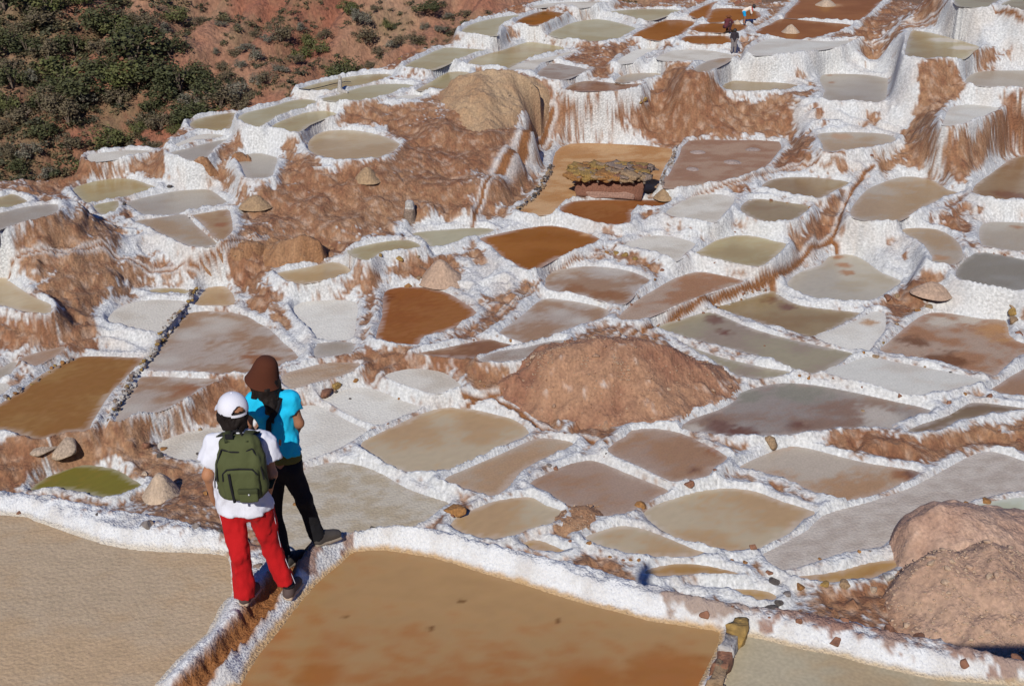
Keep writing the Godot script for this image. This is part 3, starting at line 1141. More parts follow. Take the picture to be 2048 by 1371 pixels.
func face_parts(o: Node3D, c: Vector3, face: Vector3, r: float) -> void:
	var side := face.cross(Vector3.UP).normalized()
	var eye := SphereMesh.new()
	eye.radius = 0.011
	eye.height = 0.022
	for s in [-1.0, 1.0]: part("eye", eye, mats.eye, o, c + face * r * 0.90 + side * 0.031 * s + Vector3(0, 0.004, 0))
	var lip := SurfaceTool.new()
	lip.begin(Mesh.PRIMITIVE_TRIANGLES)
	tube(lip, PackedVector3Array([side * -0.022, face * 0.006, side * 0.022]), PackedFloat32Array([0.003, 0.006, 0.003]), 6)
	lip.generate_normals()
	part("mouth", lip.commit(), mats.lip, o, c + face * r * 0.96 - Vector3(0, 0.052, 0))

func body_mesh(j: Dictionary, face: Vector3, w: float, cell := 0.014, fine := true) -> ArrayMesh:
	var sh: Array = head_shapes(j.head, face, 0.088)
	var mid := (j.sl + j.sr) * 0.5 as Vector3
	sh.append_array([cap(j.neck + Vector3(0, 0.04, 0), mid, 0.048, 0.055), cap(j.sl.lerp(mid, 0.15), j.sr.lerp(mid, 0.15), 0.045, 0.045),
		cap(j.chest, j.waist, 0.095 * w, 0.085 * w), cap(j.waist, j.pelvis, 0.085 * w, 0.095 * w), cap(j.hl, j.hr, 0.08 * w, 0.08 * w),
		cap(j.sl, j.el, 0.042 * w, 0.035 * w), cap(j.el, j.wl, 0.035 * w, 0.024), cap(j.sr, j.er, 0.042 * w, 0.035 * w), cap(j.er, j.wr, 0.035 * w, 0.024),
		cap(j.hl, j.kl, 0.072 * w, 0.05), cap(j.kl, j.al, 0.047, 0.034), cap(j.hr, j.kr, 0.072 * w, 0.05), cap(j.kr, j.ar, 0.047, 0.034),
		cap(j.al, j.al.lerp(j.tl, 0.6) - Vector3(0, 0.02, 0), 0.03, 0.024), cap(j.ar, j.ar.lerp(j.tr, 0.6) - Vector3(0, 0.02, 0), 0.03, 0.024)])
	var st := skin(sh, cell, 0.03)
	for s in ["l", "r"]:
		var dir := ((j["w" + s] - j["e" + s]) as Vector3).normalized()
		var side := dir.cross(Vector3.UP).normalized() * (1.0 if s == "l" else -1.0)
		if fine: hand(j["w" + s], (dir + Vector3((0.5 if s == "l" else -0.5), 0, -0.2)).normalized(), side, st)
	return st.commit()

func shoe(o: Node3D, heel: Vector3, toe: Vector3, upper: Material, sole: Material, dark: Material) -> void:
	var f := Vector3(toe.x - heel.x, 0, toe.z - heel.z).normalized()
	var b := Basis(f.cross(Vector3.UP), Vector3.UP, -f)
	var y := near_h(o.position.x + heel.x, o.position.z + heel.z)
	y = maxf(y, near_h(o.position.x + heel.x + f.x * 0.1, o.position.z + heel.z + f.z * 0.1)) - 0.008 - o.position.y
	var h := Vector3(heel.x, y, heel.z) - f * 0.015
	var t := h + f * 0.185
	part("shoe_sole", skin([rbox(h + f * 0.02 + Vector3(0, 0.017, 0), Vector3(0.036, 0.019, 0.05), 0.016, b), rbox(h.lerp(t, 0.70) + Vector3(0, 0.012, 0), Vector3(0.041, 0.013, 0.056), 0.013, b)], 0.006, 0.03).commit(), sole, o)
	part("shoe_upper", skin([cap(h + Vector3(0, 0.085, 0) + f * 0.012, h + Vector3(0, 0.045, 0) + f * 0.005, 0.037, 0.037), cap(h + Vector3(0, 0.05, 0), t + Vector3(0, 0.042, 0) - f * 0.03, 0.039, 0.037), cap(h + f * 0.04 + Vector3(0, 0.085, 0), t - f * 0.06 + Vector3(0, 0.058, 0), 0.034, 0.032)], 0.006, 0.02).commit(), upper, o)
	var st := SurfaceTool.new()
	st.begin(Mesh.PRIMITIVE_TRIANGLES)
	var ring := PackedVector3Array()
	var rr := PackedFloat32Array()
	for k in 13:
		var a := TAU * k / 12.0
		ring.append(h + f * (0.012 + 0.04 * cos(a)) + f.cross(Vector3.UP) * 0.038 * sin(a) + Vector3(0, 0.105, 0))
		rr.append(0.007)
	tube(st, ring, rr, 6)
	st.generate_normals()
	part("shoe_collar", st.commit(), dark, o)

func torso(j: Dictionary, off: float, rc: float, rw: float, rh: float, hem_y: float, rs: float) -> Array:
	var mid := (j.sl + j.sr) * 0.5 as Vector3
	var sh: Array = [cap(j.sl, j.sr, rs, rs), cap(mid, j.neck, rs * 1.05, 0.062)]
	for s in [-1.0, 1.0]:
		var x := Vector3(off * s, 0, 0)
		var hem: Vector3 = j.pelvis + x * 1.15
		hem.y = hem_y
		sh.append_array([cap(j.chest + x, j.waist + x * 0.9, rc, rw), cap(j.waist + x * 0.9, hem, rw, rh, true)])
	return sh

func tourists() -> void:
	var a := {"head": Vector3(-1.822, 1.452, -7.451), "neck": Vector3(-1.804, 1.308, -7.431), "chest": Vector3(-1.805, 1.147, -7.431), "waist": Vector3(-1.81, 0.938, -7.431), "pelvis": Vector3(-1.804, 0.772, -7.431), "sl": Vector3(-1.957, 1.218, -7.431), "sr": Vector3(-1.636, 1.233, -7.431), "el": Vector3(-2.022, 0.994, -7.401), "er": Vector3(-1.596, 1.001, -7.401), "wl": Vector3(-2.029, 0.729, -7.521), "wr": Vector3(-1.674, 0.727, -7.551), "hl": Vector3(-1.888, 0.736, -7.431), "hr": Vector3(-1.715, 0.752, -7.431), "kl": Vector3(-1.849, 0.417, -7.348), "kr": Vector3(-1.665, 0.357, -7.514), "al": Vector3(-1.844, 0.075, -7.348), "ar": Vector3(-1.589, 0.067, -7.514), "fl": Vector3(-1.84, 0.004, -7.348), "fr": Vector3(-1.569, 0, -7.514), "tl": Vector3(-1.792, -0.03, -7.508), "tr": Vector3(-1.526, -0.016, -7.684), "pack": Vector3(-1.757, 1.147, -7.231)}
	var b := {"head": Vector3(-1.712, 1.435, -8.003), "hat": Vector3(-1.715, 1.481, -8.003), "neck": Vector3(-1.684, 1.303, -8.003), "chest": Vector3(-1.671, 1.151, -8.003), "waist": Vector3(-1.636, 0.952, -8.003), "pelvis": Vector3(-1.647, 0.762, -8.003), "sl": Vector3(-1.807, 1.249, -8.003), "sr": Vector3(-1.544, 1.261, -8.003), "el": Vector3(-1.864, 1.062, -7.983), "er": Vector3(-1.501, 1.068, -8.003), "wl": Vector3(-1.844, 0.843, -8.183), "wr": Vector3(-1.576, 0.873, -8.173), "hl": Vector3(-1.707, 0.721, -8.003), "hr": Vector3(-1.592, 0.729, -8.003), "kr": Vector3(-1.506, 0.46, -7.983), "ar": Vector3(-1.443, 0.116, -8.071), "kl": Vector3(-1.738, 0.355, -8.003), "al": Vector3(-1.677, 0.044, -7.935), "fr": Vector3(-1.426, 0.029, -8.071), "tr": Vector3(-1.316, 0.039, -8.151), "fl": Vector3(-1.649, -0.021, -7.935), "tl": Vector3(-1.56, -0.061, -8.035)}
	mats["eye"] = plain(Color(0.05, 0.04, 0.035), 0.2)
	mats["lip"] = plain(Color(0.30, 0.12, 0.10), 0.6)
	var skin_m := plain(Color(0.36, 0.165, 0.085), 0.55)
	var skin_b := plain(Color(0.27, 0.12, 0.062), 0.55)
	var hair_m := hair_material()
	var white := cloth(Color(0.60, 0.61, 0.68), 0.9)
	var red := cloth(Color(0.40, 0.009, 0.011), 0.85)
	var olive := cloth(Color(0.066, 0.075, 0.030), 0.8)
	var olive_dark := cloth(Color(0.040, 0.046, 0.020), 0.8)
	var black := cloth(Color(0.012, 0.012, 0.014), 0.85)
	var teal := cloth(Color(0.012, 0.42, 0.66), 0.85)
	var brown := cloth(Color(0.070, 0.022, 0.012), 0.95)
	var shoe_brown := plain(Color(0.07, 0.045, 0.04), 0.8)
	var sole_tan := plain(Color(0.40, 0.30, 0.22), 0.8)

	# --- the visitor in red trousers
	var at: Vector3 = (a.fl + a.fr) * 0.5
	var o := thing("person", "person in white cap, white t-shirt and red trousers, seen from behind with feet apart", "person", at)
	for k in a: a[k] -= at
	var face := Vector3(-0.56, -0.05, -0.83).normalized()
	part("body", body_mesh(a, face, 1.0), skin_m, o)
	face_parts(o, a.head, face, 0.088)
	var sh := torso(a, 0.068, 0.112, 0.108, 0.122, a.pelvis.y - 0.055, 0.066)
	sh.append(cap(a.sl, a.sl.lerp(a.el, 0.58) + Vector3(-0.014, 0, 0), 0.066, 0.080, true))
	sh.append(cap(a.sr, a.sr.lerp(a.er, 0.58) + Vector3(0.012, 0, 0), 0.066, 0.080, true))
	part("t_shirt", skin(sh, 0.012, 0.05, null, 0.022, 0.8).commit(), white, o)
	var legs: Array = [cap(a.hl, a.hr, 0.098, 0.098)]
	for s in ["l", "r"]:
		legs.append(cap(a["h" + s], a["k" + s], 0.094, 0.066))
		legs.append(cap(a["k" + s], a["a" + s] - Vector3(0, 0.005, 0), 0.064, 0.068, true))
	part("trousers", skin(legs, 0.012, 0.03, null, 0.024, 0.8).commit(), red, o)
	for s in ["l", "r"]:
		var e := -1.0 if s == "l" else 1.0
		var st := SurfaceTool.new()
		st.begin(Mesh.PRIMITIVE_TRIANGLES)
		tube(st, PackedVector3Array([a["h" + s] + Vector3(0.10 * e, -0.02, 0.0), a["h" + s].lerp(a["k" + s], 0.5) + Vector3(0.081 * e, 0, 0.01), a["k" + s] + Vector3(0.067 * e, 0, 0.01), a["a" + s] + Vector3(0.068 * e, 0.0, 0.01)]), PackedFloat32Array([0.0018, 0.0018, 0.0018, 0.0018]), 6)
		st.generate_normals()
		part("side_stripe", st.commit(), white, o)
		shoe(o, a["f" + s], a["t" + s], shoe_brown, sole_tan, black)
	var hd: Vector3 = a.head
	part("hair", skin([cap(hd + Vector3(0, -0.02, 0.010), hd + Vector3(0.004, -0.075, 0.022), 0.090, 0.080), cap(hd + Vector3(-0.06, -0.03, 0.03), hd + Vector3(-0.045, -0.105, 0.03), 0.045, 0.030), cap(hd + Vector3(0.06, -0.03, 0.03), hd + Vector3(0.05, -0.105, 0.03), 0.045, 0.030)], 0.008, 0.03, null, 0.020, 1.5).commit(), hair_m, o)
	baseball_cap(hd + at + Vector3(0.0, 0.018, 0.0), face)
	backpack(a, at, olive, olive_dark, black)

	# --- the visitor in the turquoise shirt
	at = (b.fl + b.fr) * 0.5
	o = thing("person", "person in brown hat, turquoise shirt and black trousers, right foot out on the bank", "person", at)
	for k in b: b[k] -= at
	face = Vector3(-0.30, -0.12, -0.94).normalized()
	part("body", body_mesh(b, face, 0.92), skin_b, o)
	face_parts(o, b.head, face, 0.088)
	sh = torso(b, 0.048, 0.088, 0.074, 0.092, b.pelvis.y + 0.07, 0.052)
	sh.append(cap(b.sl, b.sl.lerp(b.el, 0.48), 0.052, 0.058, true))
	sh.append(cap(b.sr, b.sr.lerp(b.er, 0.48), 0.052, 0.058, true))
	part("t_shirt", skin(sh, 0.011, 0.05, null, 0.016).commit(), teal, o)
	part("waistband", skin([cap(b.pelvis + Vector3(-0.052, 0.085, 0), b.pelvis + Vector3(-0.054, 0.02, 0), 0.088, 0.096, true), cap(b.pelvis + Vector3(0.052, 0.085, 0), b.pelvis + Vector3(0.054, 0.02, 0), 0.088, 0.096, true)], 0.009, 0.04).commit(), cloth(Color(0.12, 0.11, 0.028), 0.9), o)
	legs = [cap(b.hl, b.hr, 0.092, 0.092)]
	for s in ["l", "r"]:
		legs.append(cap(b["h" + s], b["k" + s], 0.090, 0.060))
		legs.append(cap(b["k" + s], b["a" + s] - Vector3(0, 0.03, 0), 0.058, 0.058, true))
	part("trousers", skin(legs, 0.012, 0.03, null, 0.013).commit(), black, o)
	for s in ["l", "r"]: shoe(o, b["f" + s], b["t" + s], plain(Color(0.05, 0.042, 0.036), 0.7), plain(Color(0.24, 0.195, 0.15), 0.8), black)
	hd = b.head
	part("hair", skin([cap(hd + Vector3(0, -0.03, 0.012), hd + Vector3(0.005, -0.09, 0.03), 0.084, 0.075), cap(hd + Vector3(0.01, -0.08, 0.055), hd + Vector3(0.045, -0.21, 0.075), 0.05, 0.038), cap(hd + Vector3(0.045, -0.21, 0.075), hd + Vector3(0.050, -0.31, 0.092), 0.034, 0.010), cap(hd + Vector3(0.02, -0.16, 0.08), hd + Vector3(0.0, -0.24, 0.088), 0.014, 0.005), cap(hd + Vector3(-0.06, -0.04, 0.02), hd + Vector3(-0.085, -0.14, 0.045), 0.045, 0.020), cap(hd + Vector3(0.07, -0.04, 0.02), hd + Vector3(0.085, -0.16, 0.05), 0.04, 0.018)], 0.008, 0.025, null, 0.020, 1.6).commit(), hair_m, o)
	felt_hat(hd + at + Vector3(0.0, 0.03, 0.0), brown)
	# a strap across the back, and the bag it carries at the front
	var bag := thing("shoulder_bag", "dark shoulder bag worn across the turquoise shirt by a thin strap", "bag", at + b.waist + Vector3(-0.1, 0, -0.14))
	var st2 := SurfaceTool.new()
	st2.begin(Mesh.PRIMITIVE_TRIANGLES)
	var q: Vector3 = b.waist + Vector3(-0.1, 0, -0.14)
	var line := [b.sr + Vector3(-0.06, 0.055, -0.02), b.sr + Vector3(-0.068, 0.03, 0.055), b.chest + Vector3(0.03, 0.055, 0.098), b.chest + Vector3(-0.02, -0.02, 0.100), b.waist + Vector3(-0.075, 0.04, 0.078), b.waist + Vector3(-0.125, -0.02, 0.02), b.waist + Vector3(-0.10, -0.05, -0.10), b.chest + Vector3(0.0, 0.0, -0.11), b.sr + Vector3(-0.06, 0.045, -0.05), b.sr + Vector3(-0.06, 0.055, -0.02)]
	for k in line.size(): line[k] -= q
	ribbon(st2, line, 0.020)
	st2.generate_normals()
	part("strap", st2.commit(), black, bag)
	part("bag_body", skin([rbox(Vector3(0, -0.06, 0.0), Vector3(0.10, 0.075, 0.03), 0.02)], 0.01, 0.02).commit(), black, bag)
	var bz := BoxMesh.new()
	bz.size = Vector3(0.17, 0.006, 0.064)
	part("zip", bz, mats.lip, bag, Vector3(0, -0.005, 0))

func ribbon(st: SurfaceTool, line: Array, w: float) -> void:   # a flat strap with thickness along a line, lying on what it wraps
	var n := line.size()
	var ctr := Vector3.ZERO
	for p in line: ctr += p
	ctr /= n
	var ring: Array = []
	for k in n:
		var d: Vector3 = (line[mini(k + 1, n - 1)] - line[maxi(k - 1, 0)]).normalized()
		var outw: Vector3 = line[k] - ctr
		outw = (outw - d * outw.dot(d)).normalized()
		var s: Vector3 = d.cross(outw).normalized() * w
		ring.append([line[k] + s, line[k] + s + outw * 0.006, line[k] - s + outw * 0.006, line[k] - s])
	for k in n - 1:
		for e in 4:
			var f := (e + 1) % 4
			for p in [ring[k][e], ring[k][f], ring[k + 1][e], ring[k + 1][e], ring[k][f], ring[k + 1][f]]: st.add_vertex(p)

func cloth(c: Color, rough: float) -> StandardMaterial3D:
	var m := surface(rough, null, mats.weave, 14.0, 0.35, false)
	m.albedo_color = c.linear_to_srgb()
	m.metallic_specular = 0.25
	m.rim_enabled = true
	m.rim = 0.12
	return m

func hair_material() -> StandardMaterial3D:
	var m := plain(Color(0.014, 0.010, 0.009), 0.6)
	m.metallic_specular = 0.25
	m.normal_enabled = true
	m.normal_texture = mats.weave
	m.normal_scale = 1.0
	m.uv1_triplanar = true
	m.uv1_world_triplanar = true
	m.uv1_scale = Vector3(16, 1.2, 16)
	return m

func baseball_cap(c: Vector3, face: Vector3) -> void:
	var o := thing("cap", "white baseball cap with an adjustable strap opening at the back", "cap", c)
	var white := cloth(Color(0.62, 0.62, 0.68), 0.85)
	var f := Vector3(face.x, 0, face.z).normalized()
	var rt := f.cross(Vector3.UP).normalized()
	var ctr := Vector3.ZERO
	var R := Vector3(0.100, 0.108, 0.110)
	var st := SurfaceTool.new()
	st.begin(Mesh.PRIMITIVE_TRIANGLES)
	var na := 96
	var np := 36
	var grid: Array = []
	for shell in 2:
		var t := 1.0 - 0.03 * shell
		for i in np + 1:
			for k in na:
				var az := TAU * k / na
				var ph := deg_to_rad(97.0) * i / np
				var seam := 1.0 - 0.008 * pow(absf(cos(az * 3.0)), 24.0) * sin(ph)
				grid.append((f * cos(az) * R.z + rt * sin(az) * R.x) * sin(ph) * t * seam + Vector3(0, cos(ph) * R.y * t, 0))
	for shell in 2:
		for i in np:
			for k in na:
				var az := TAU * (k + 0.5) / na
				var back := absf(wrapf(az - PI, -PI, PI))
				var ph := 97.0 * (i + 0.5) / np
				if back < 0.5 and ph > 62.0 + 22.0 * pow(back / 0.5, 2.0): continue
				var p: int = shell * (np + 1) * na + i * na + k
				var q: int = shell * (np + 1) * na + i * na + (k + 1) % na
				var quad := [grid[p], grid[q], grid[p + na], grid[p + na], grid[q], grid[q + na]]
				if shell == 0: quad.reverse()
				for v in quad:
					st.set_normal((v / R).normalized() * (1.0 if shell == 0 else -1.0))
					st.add_vertex(v)
	part("crown", st.commit(), white, o)
	var sb := SurfaceTool.new()
	sb.begin(Mesh.PRIMITIVE_TRIANGLES)
	var pts := PackedVector3Array()
	for k in 9:
		var az := PI + lerpf(-0.56, 0.56, k / 8.0)
		pts.append((f * cos(az) * R.z + rt * sin(az) * R.x) * 1.0 + Vector3(0, -0.004, 0))
	for k in 8:
		for s in [[0.0, 1.0], [1.0, 0.0]]:
			var dn := Vector3(0, -0.017, 0)
			var ou := pts[k].normalized() * 0.002 * (1.0 if s[0] == 0.0 else -1.0)
			for v in [pts[k] + ou, pts[k + 1] + ou, pts[k] + dn + ou, pts[k] + dn + ou, pts[k + 1] + ou, pts[k + 1] + dn + ou]: sb.add_vertex(v)
	sb.generate_normals()
	part("back_strap", sb.commit(), white, o)
	var br := SurfaceTool.new()
	br.begin(Mesh.PRIMITIVE_TRIANGLES)
	var rows := 7
	var cols := 17
	var bp: Array = []
	for shell in 2:
		for i in rows:
			for k in cols:
				var az := lerpf(-1.05, 1.05, float(k) / (cols - 1))
				var ext := 0.075 * float(i) / (rows - 1) * pow(cos(az * 0.8), 0.7)
				var rad := (f * cos(az) * R.z + rt * sin(az) * R.x) * 0.985
				bp.append(rad + f * ext + Vector3(0, -0.008 - 0.02 * float(i) / (rows - 1) - 0.016 * pow(sin(az), 2.0) * float(i) / (rows - 1) - 0.004 * shell, 0))
	for shell in 2:
		for i in rows - 1:
			for k in cols - 1:
				var p: int = shell * rows * cols + i * cols + k
				var quad := [bp[p], bp[p + cols], bp[p + 1], bp[p + 1], bp[p + cols], bp[p + cols + 1]]
				if shell == 0: quad.reverse()
				for v in quad: br.add_vertex(v)
	br.generate_normals()
	part("brim", br.commit(), white, o)
	var bt := SphereMesh.new()
	bt.radius = 0.008
	bt.height = 0.01
	part("top_button", bt, white, o, Vector3(0, R.y, 0))

func felt_hat(c: Vector3, m: Material) -> void:
	var prof := [Vector2(0.0, 0.122), Vector2(0.035, 0.119), Vector2(0.064, 0.107), Vector2(0.086, 0.080), Vector2(0.101, 0.040), Vector2(0.112, 0.0), Vector2(0.121, -0.028), Vector2(0.133, -0.056), Vector2(0.142, -0.075), Vector2(0.144, -0.079), Vector2(0.138, -0.076), Vector2(0.127, -0.054), Vector2(0.115, -0.034), Vector2(0.106, 0.0), Vector2(0.095, 0.04), Vector2(0.078, 0.075), Vector2(0.0, 0.112)]
	var st := SurfaceTool.new()
	st.begin(Mesh.PRIMITIVE_TRIANGLES)
	var n := 48
	var big := 0.88
	var g: Array = []
	for i in prof.size():
		for k in n:
			var a := TAU * k / n
			var r: float = prof[i].x * big * (1.0 + (0.025 * sin(a * 2.0 + 0.6) + 0.02 * sin(a * 3.0)) * smoothstep(0.05, -0.09, prof[i].y))
			g.append(Vector3(cos(a) * r, prof[i].y + 0.010 * sin(a * 2.0 + 1.0) * smoothstep(0.0, -0.09, prof[i].y), sin(a) * r))
	for i in prof.size(): for k in n:
		st.set_smooth_group(0)
		st.add_vertex(g[i * n + k])
	for i in prof.size() - 1:
		for k in n:
			var p := i * n + k
			var q := i * n + (k + 1) % n
			for t in [p, q, p + n, p + n, q, q + n]: st.add_index(t)
	st.generate_normals()
	var o := part("hat", st.commit(), m, self, c)
	o.rotation = Vector3(0.06, 0.0, -0.26)
	tag(o, "dark brown felt bell hat worn above the turquoise shirt", "hat")

func backpack(j: Dictionary, at: Vector3, m: Material, dark: Material, black: Material) -> void:
	var c: Vector3 = j.pack
	var o := thing("backpack", "olive green backpack with a front pocket on the white t-shirt", "backpack", at + c)
	var tilt := Basis(Vector3.RIGHT, -0.06) * Basis(Vector3(0, 0, 1), 0.04)
	part("main_bag", skin([rbox(tilt * Vector3(0, -0.06, -0.02), Vector3(0.158, 0.165, 0.085), 0.07, tilt), rbox(tilt * Vector3(0.004, 0.07, -0.03), Vector3(0.128, 0.15, 0.068), 0.065, tilt)], 0.011, 0.08, null, 0.016, 0.8).commit(), m, o)
	var fp := part("front_pocket", skin([rbox(tilt * Vector3(0.012, -0.085, 0.062), Vector3(0.118, 0.115, 0.035), 0.032, tilt)], 0.008, 0.03, null, 0.008, 1.2).commit(), m, o)
	var sp := part("small_pocket", skin([rbox(tilt * Vector3(0.055, -0.155, 0.098), Vector3(0.062, 0.045, 0.016), 0.014, tilt)], 0.006, 0.01, null, 0.003, 1.2).commit(), m, fp)
	part("pocket_flap", skin([rbox(tilt * Vector3(0.055, -0.118, 0.104), Vector3(0.066, 0.018, 0.016), 0.010, tilt)], 0.006, 0.01).commit(), dark, fp)
	var bt := SphereMesh.new()
	bt.radius = 0.008
	bt.height = 0.016
	part("snap_button", bt, mats.steel, fp, tilt * Vector3(0.062, -0.138, 0.118))
	var zips := [[Vector3(-0.10, -0.05, 0.090), Vector3(-0.098, 0.0, 0.088), Vector3(-0.07, 0.028, 0.086), Vector3(0.012, 0.034, 0.088), Vector3(0.095, 0.026, 0.086), Vector3(0.122, -0.01, 0.088)],
		[Vector3(-0.055, 0.01, 0.099), Vector3(-0.052, -0.06, 0.101), Vector3(-0.042, -0.2, 0.094)],
		[Vector3(-0.148, -0.06, 0.062), Vector3(-0.135, 0.06, 0.045), Vector3(-0.10, 0.15, 0.035), Vector3(-0.04, 0.135, 0.045), Vector3(0.04, 0.13, 0.045), Vector3(0.10, 0.15, 0.035), Vector3(0.138, 0.05, 0.045), Vector3(0.158, -0.06, 0.062)]]
	for z in zips:
		var st := SurfaceTool.new()
		st.begin(Mesh.PRIMITIVE_TRIANGLES)
		var pts := PackedVector3Array()
		var rr := PackedFloat32Array()
		for p in z:
			pts.append(tilt * p)
			rr.append(0.0055 if z.size() != 3 else 0.010)
		tube(st, pts, rr, 6)
		st.generate_normals()
		part("zip", st.commit(), black, o)
	var tb := BoxMesh.new()
	tb.size = Vector3(0.05, 0.034, 0.006)
	part("label_patch", tb, black, o, tilt * Vector3(-0.045, 0.232, 0.020))
	for s in [-1.0, 1.0]:
		var st := SurfaceTool.new()
		st.begin(Mesh.PRIMITIVE_TRIANGLES)
		var sh0: Vector3 = (j.sl if s < 0.0 else j.sr) - c
		var ln := [tilt * Vector3(0.045 * s, 0.19, 0.02), tilt * Vector3(0.075 * s, 0.225, -0.07), Vector3(sh0.x - 0.05 * s, sh0.y + 0.072, -0.17), Vector3(sh0.x - 0.045 * s, sh0.y + 0.055, -0.235), Vector3(sh0.x - 0.03 * s, sh0.y - 0.06, -0.315), Vector3(sh0.x - 0.015 * s, sh0.y - 0.2, -0.315), Vector3(0.165 * s, -0.16, -0.2), Vector3(0.15 * s, -0.19, -0.06)]
		ribbon(st, ln, 0.032)
		st.generate_normals()
		part("shoulder_strap", st.commit(), dark, o)
	var hl := SurfaceTool.new()
	hl.begin(Mesh.PRIMITIVE_TRIANGLES)
	tube(hl, PackedVector3Array([tilt * Vector3(-0.04, 0.215, -0.02), tilt * Vector3(-0.025, 0.25, -0.02), tilt * Vector3(0.02, 0.25, -0.02), tilt * Vector3(0.035, 0.215, -0.02)]), PackedFloat32Array([0.008, 0.008, 0.008, 0.008]), 6)
	hl.generate_normals()
	part("haul_loop", hl.commit(), black, o)
	var ss := SurfaceTool.new()
	ss.begin(Mesh.PRIMITIVE_TRIANGLES)
	tube(ss, PackedVector3Array([tilt * Vector3(-0.162, -0.03, 0.0), tilt * Vector3(-0.172, -0.08, 0.02), tilt * Vector3(-0.178, -0.13, 0.015)]), PackedFloat32Array([0.006, 0.005, 0.004]), 5)
	ss.generate_normals()
	part("strap_end", ss.commit(), black, o)

# far up the slope: three salt workers
func worker(label: String, at: Vector3, j: Dictionary, face: Vector3, shirt: Material, legs_m: Material, long_legs: float, hat: Material, hat_r: float) -> Node3D:
	var o := thing("person", label, "person", at)
	part("body", body_mesh(j, face, 1.0, 0.022, false), mats.worker_skin, o)
	var mid := (j.sl + j.sr) * 0.5 as Vector3
	part("shirt", skin([cap(j.sl, j.sr, 0.068, 0.068), cap(mid, j.waist, 0.12, 0.105), cap(j.waist, j.pelvis, 0.105, 0.115), cap(j.sl, j.el, 0.062, 0.058), cap(j.sr, j.er, 0.062, 0.058)], 0.02, 0.05, null, 0.008).commit(), shirt, o)
	var sh: Array = [cap(j.hl, j.hr, 0.098, 0.098)]
	for s in ["l", "r"]:
		sh.append(cap(j["h" + s], j["h" + s].lerp(j["k" + s], minf(long_legs, 1.0)), 0.092, 0.072, long_legs < 1.0))
		if long_legs >= 1.0: sh.append(cap(j["k" + s], j["a" + s], 0.068, 0.06))
	part("trousers", skin(sh, 0.02, 0.03, null, 0.008).commit(), legs_m, o)
	part("hair" if hat_r < 0.11 else "hat", skin([cap(j.head + Vector3(0, 0.03, 0.015), j.head + Vector3(0, 0.01, 0.02), 0.098, 0.1)] + ([rbox(j.head + Vector3(0, 0.03, 0), Vector3(hat_r, 0.015, hat_r), 0.012)] if hat_r > 0.11 else []), 0.016, 0.02).commit(), hat, o)
	return o

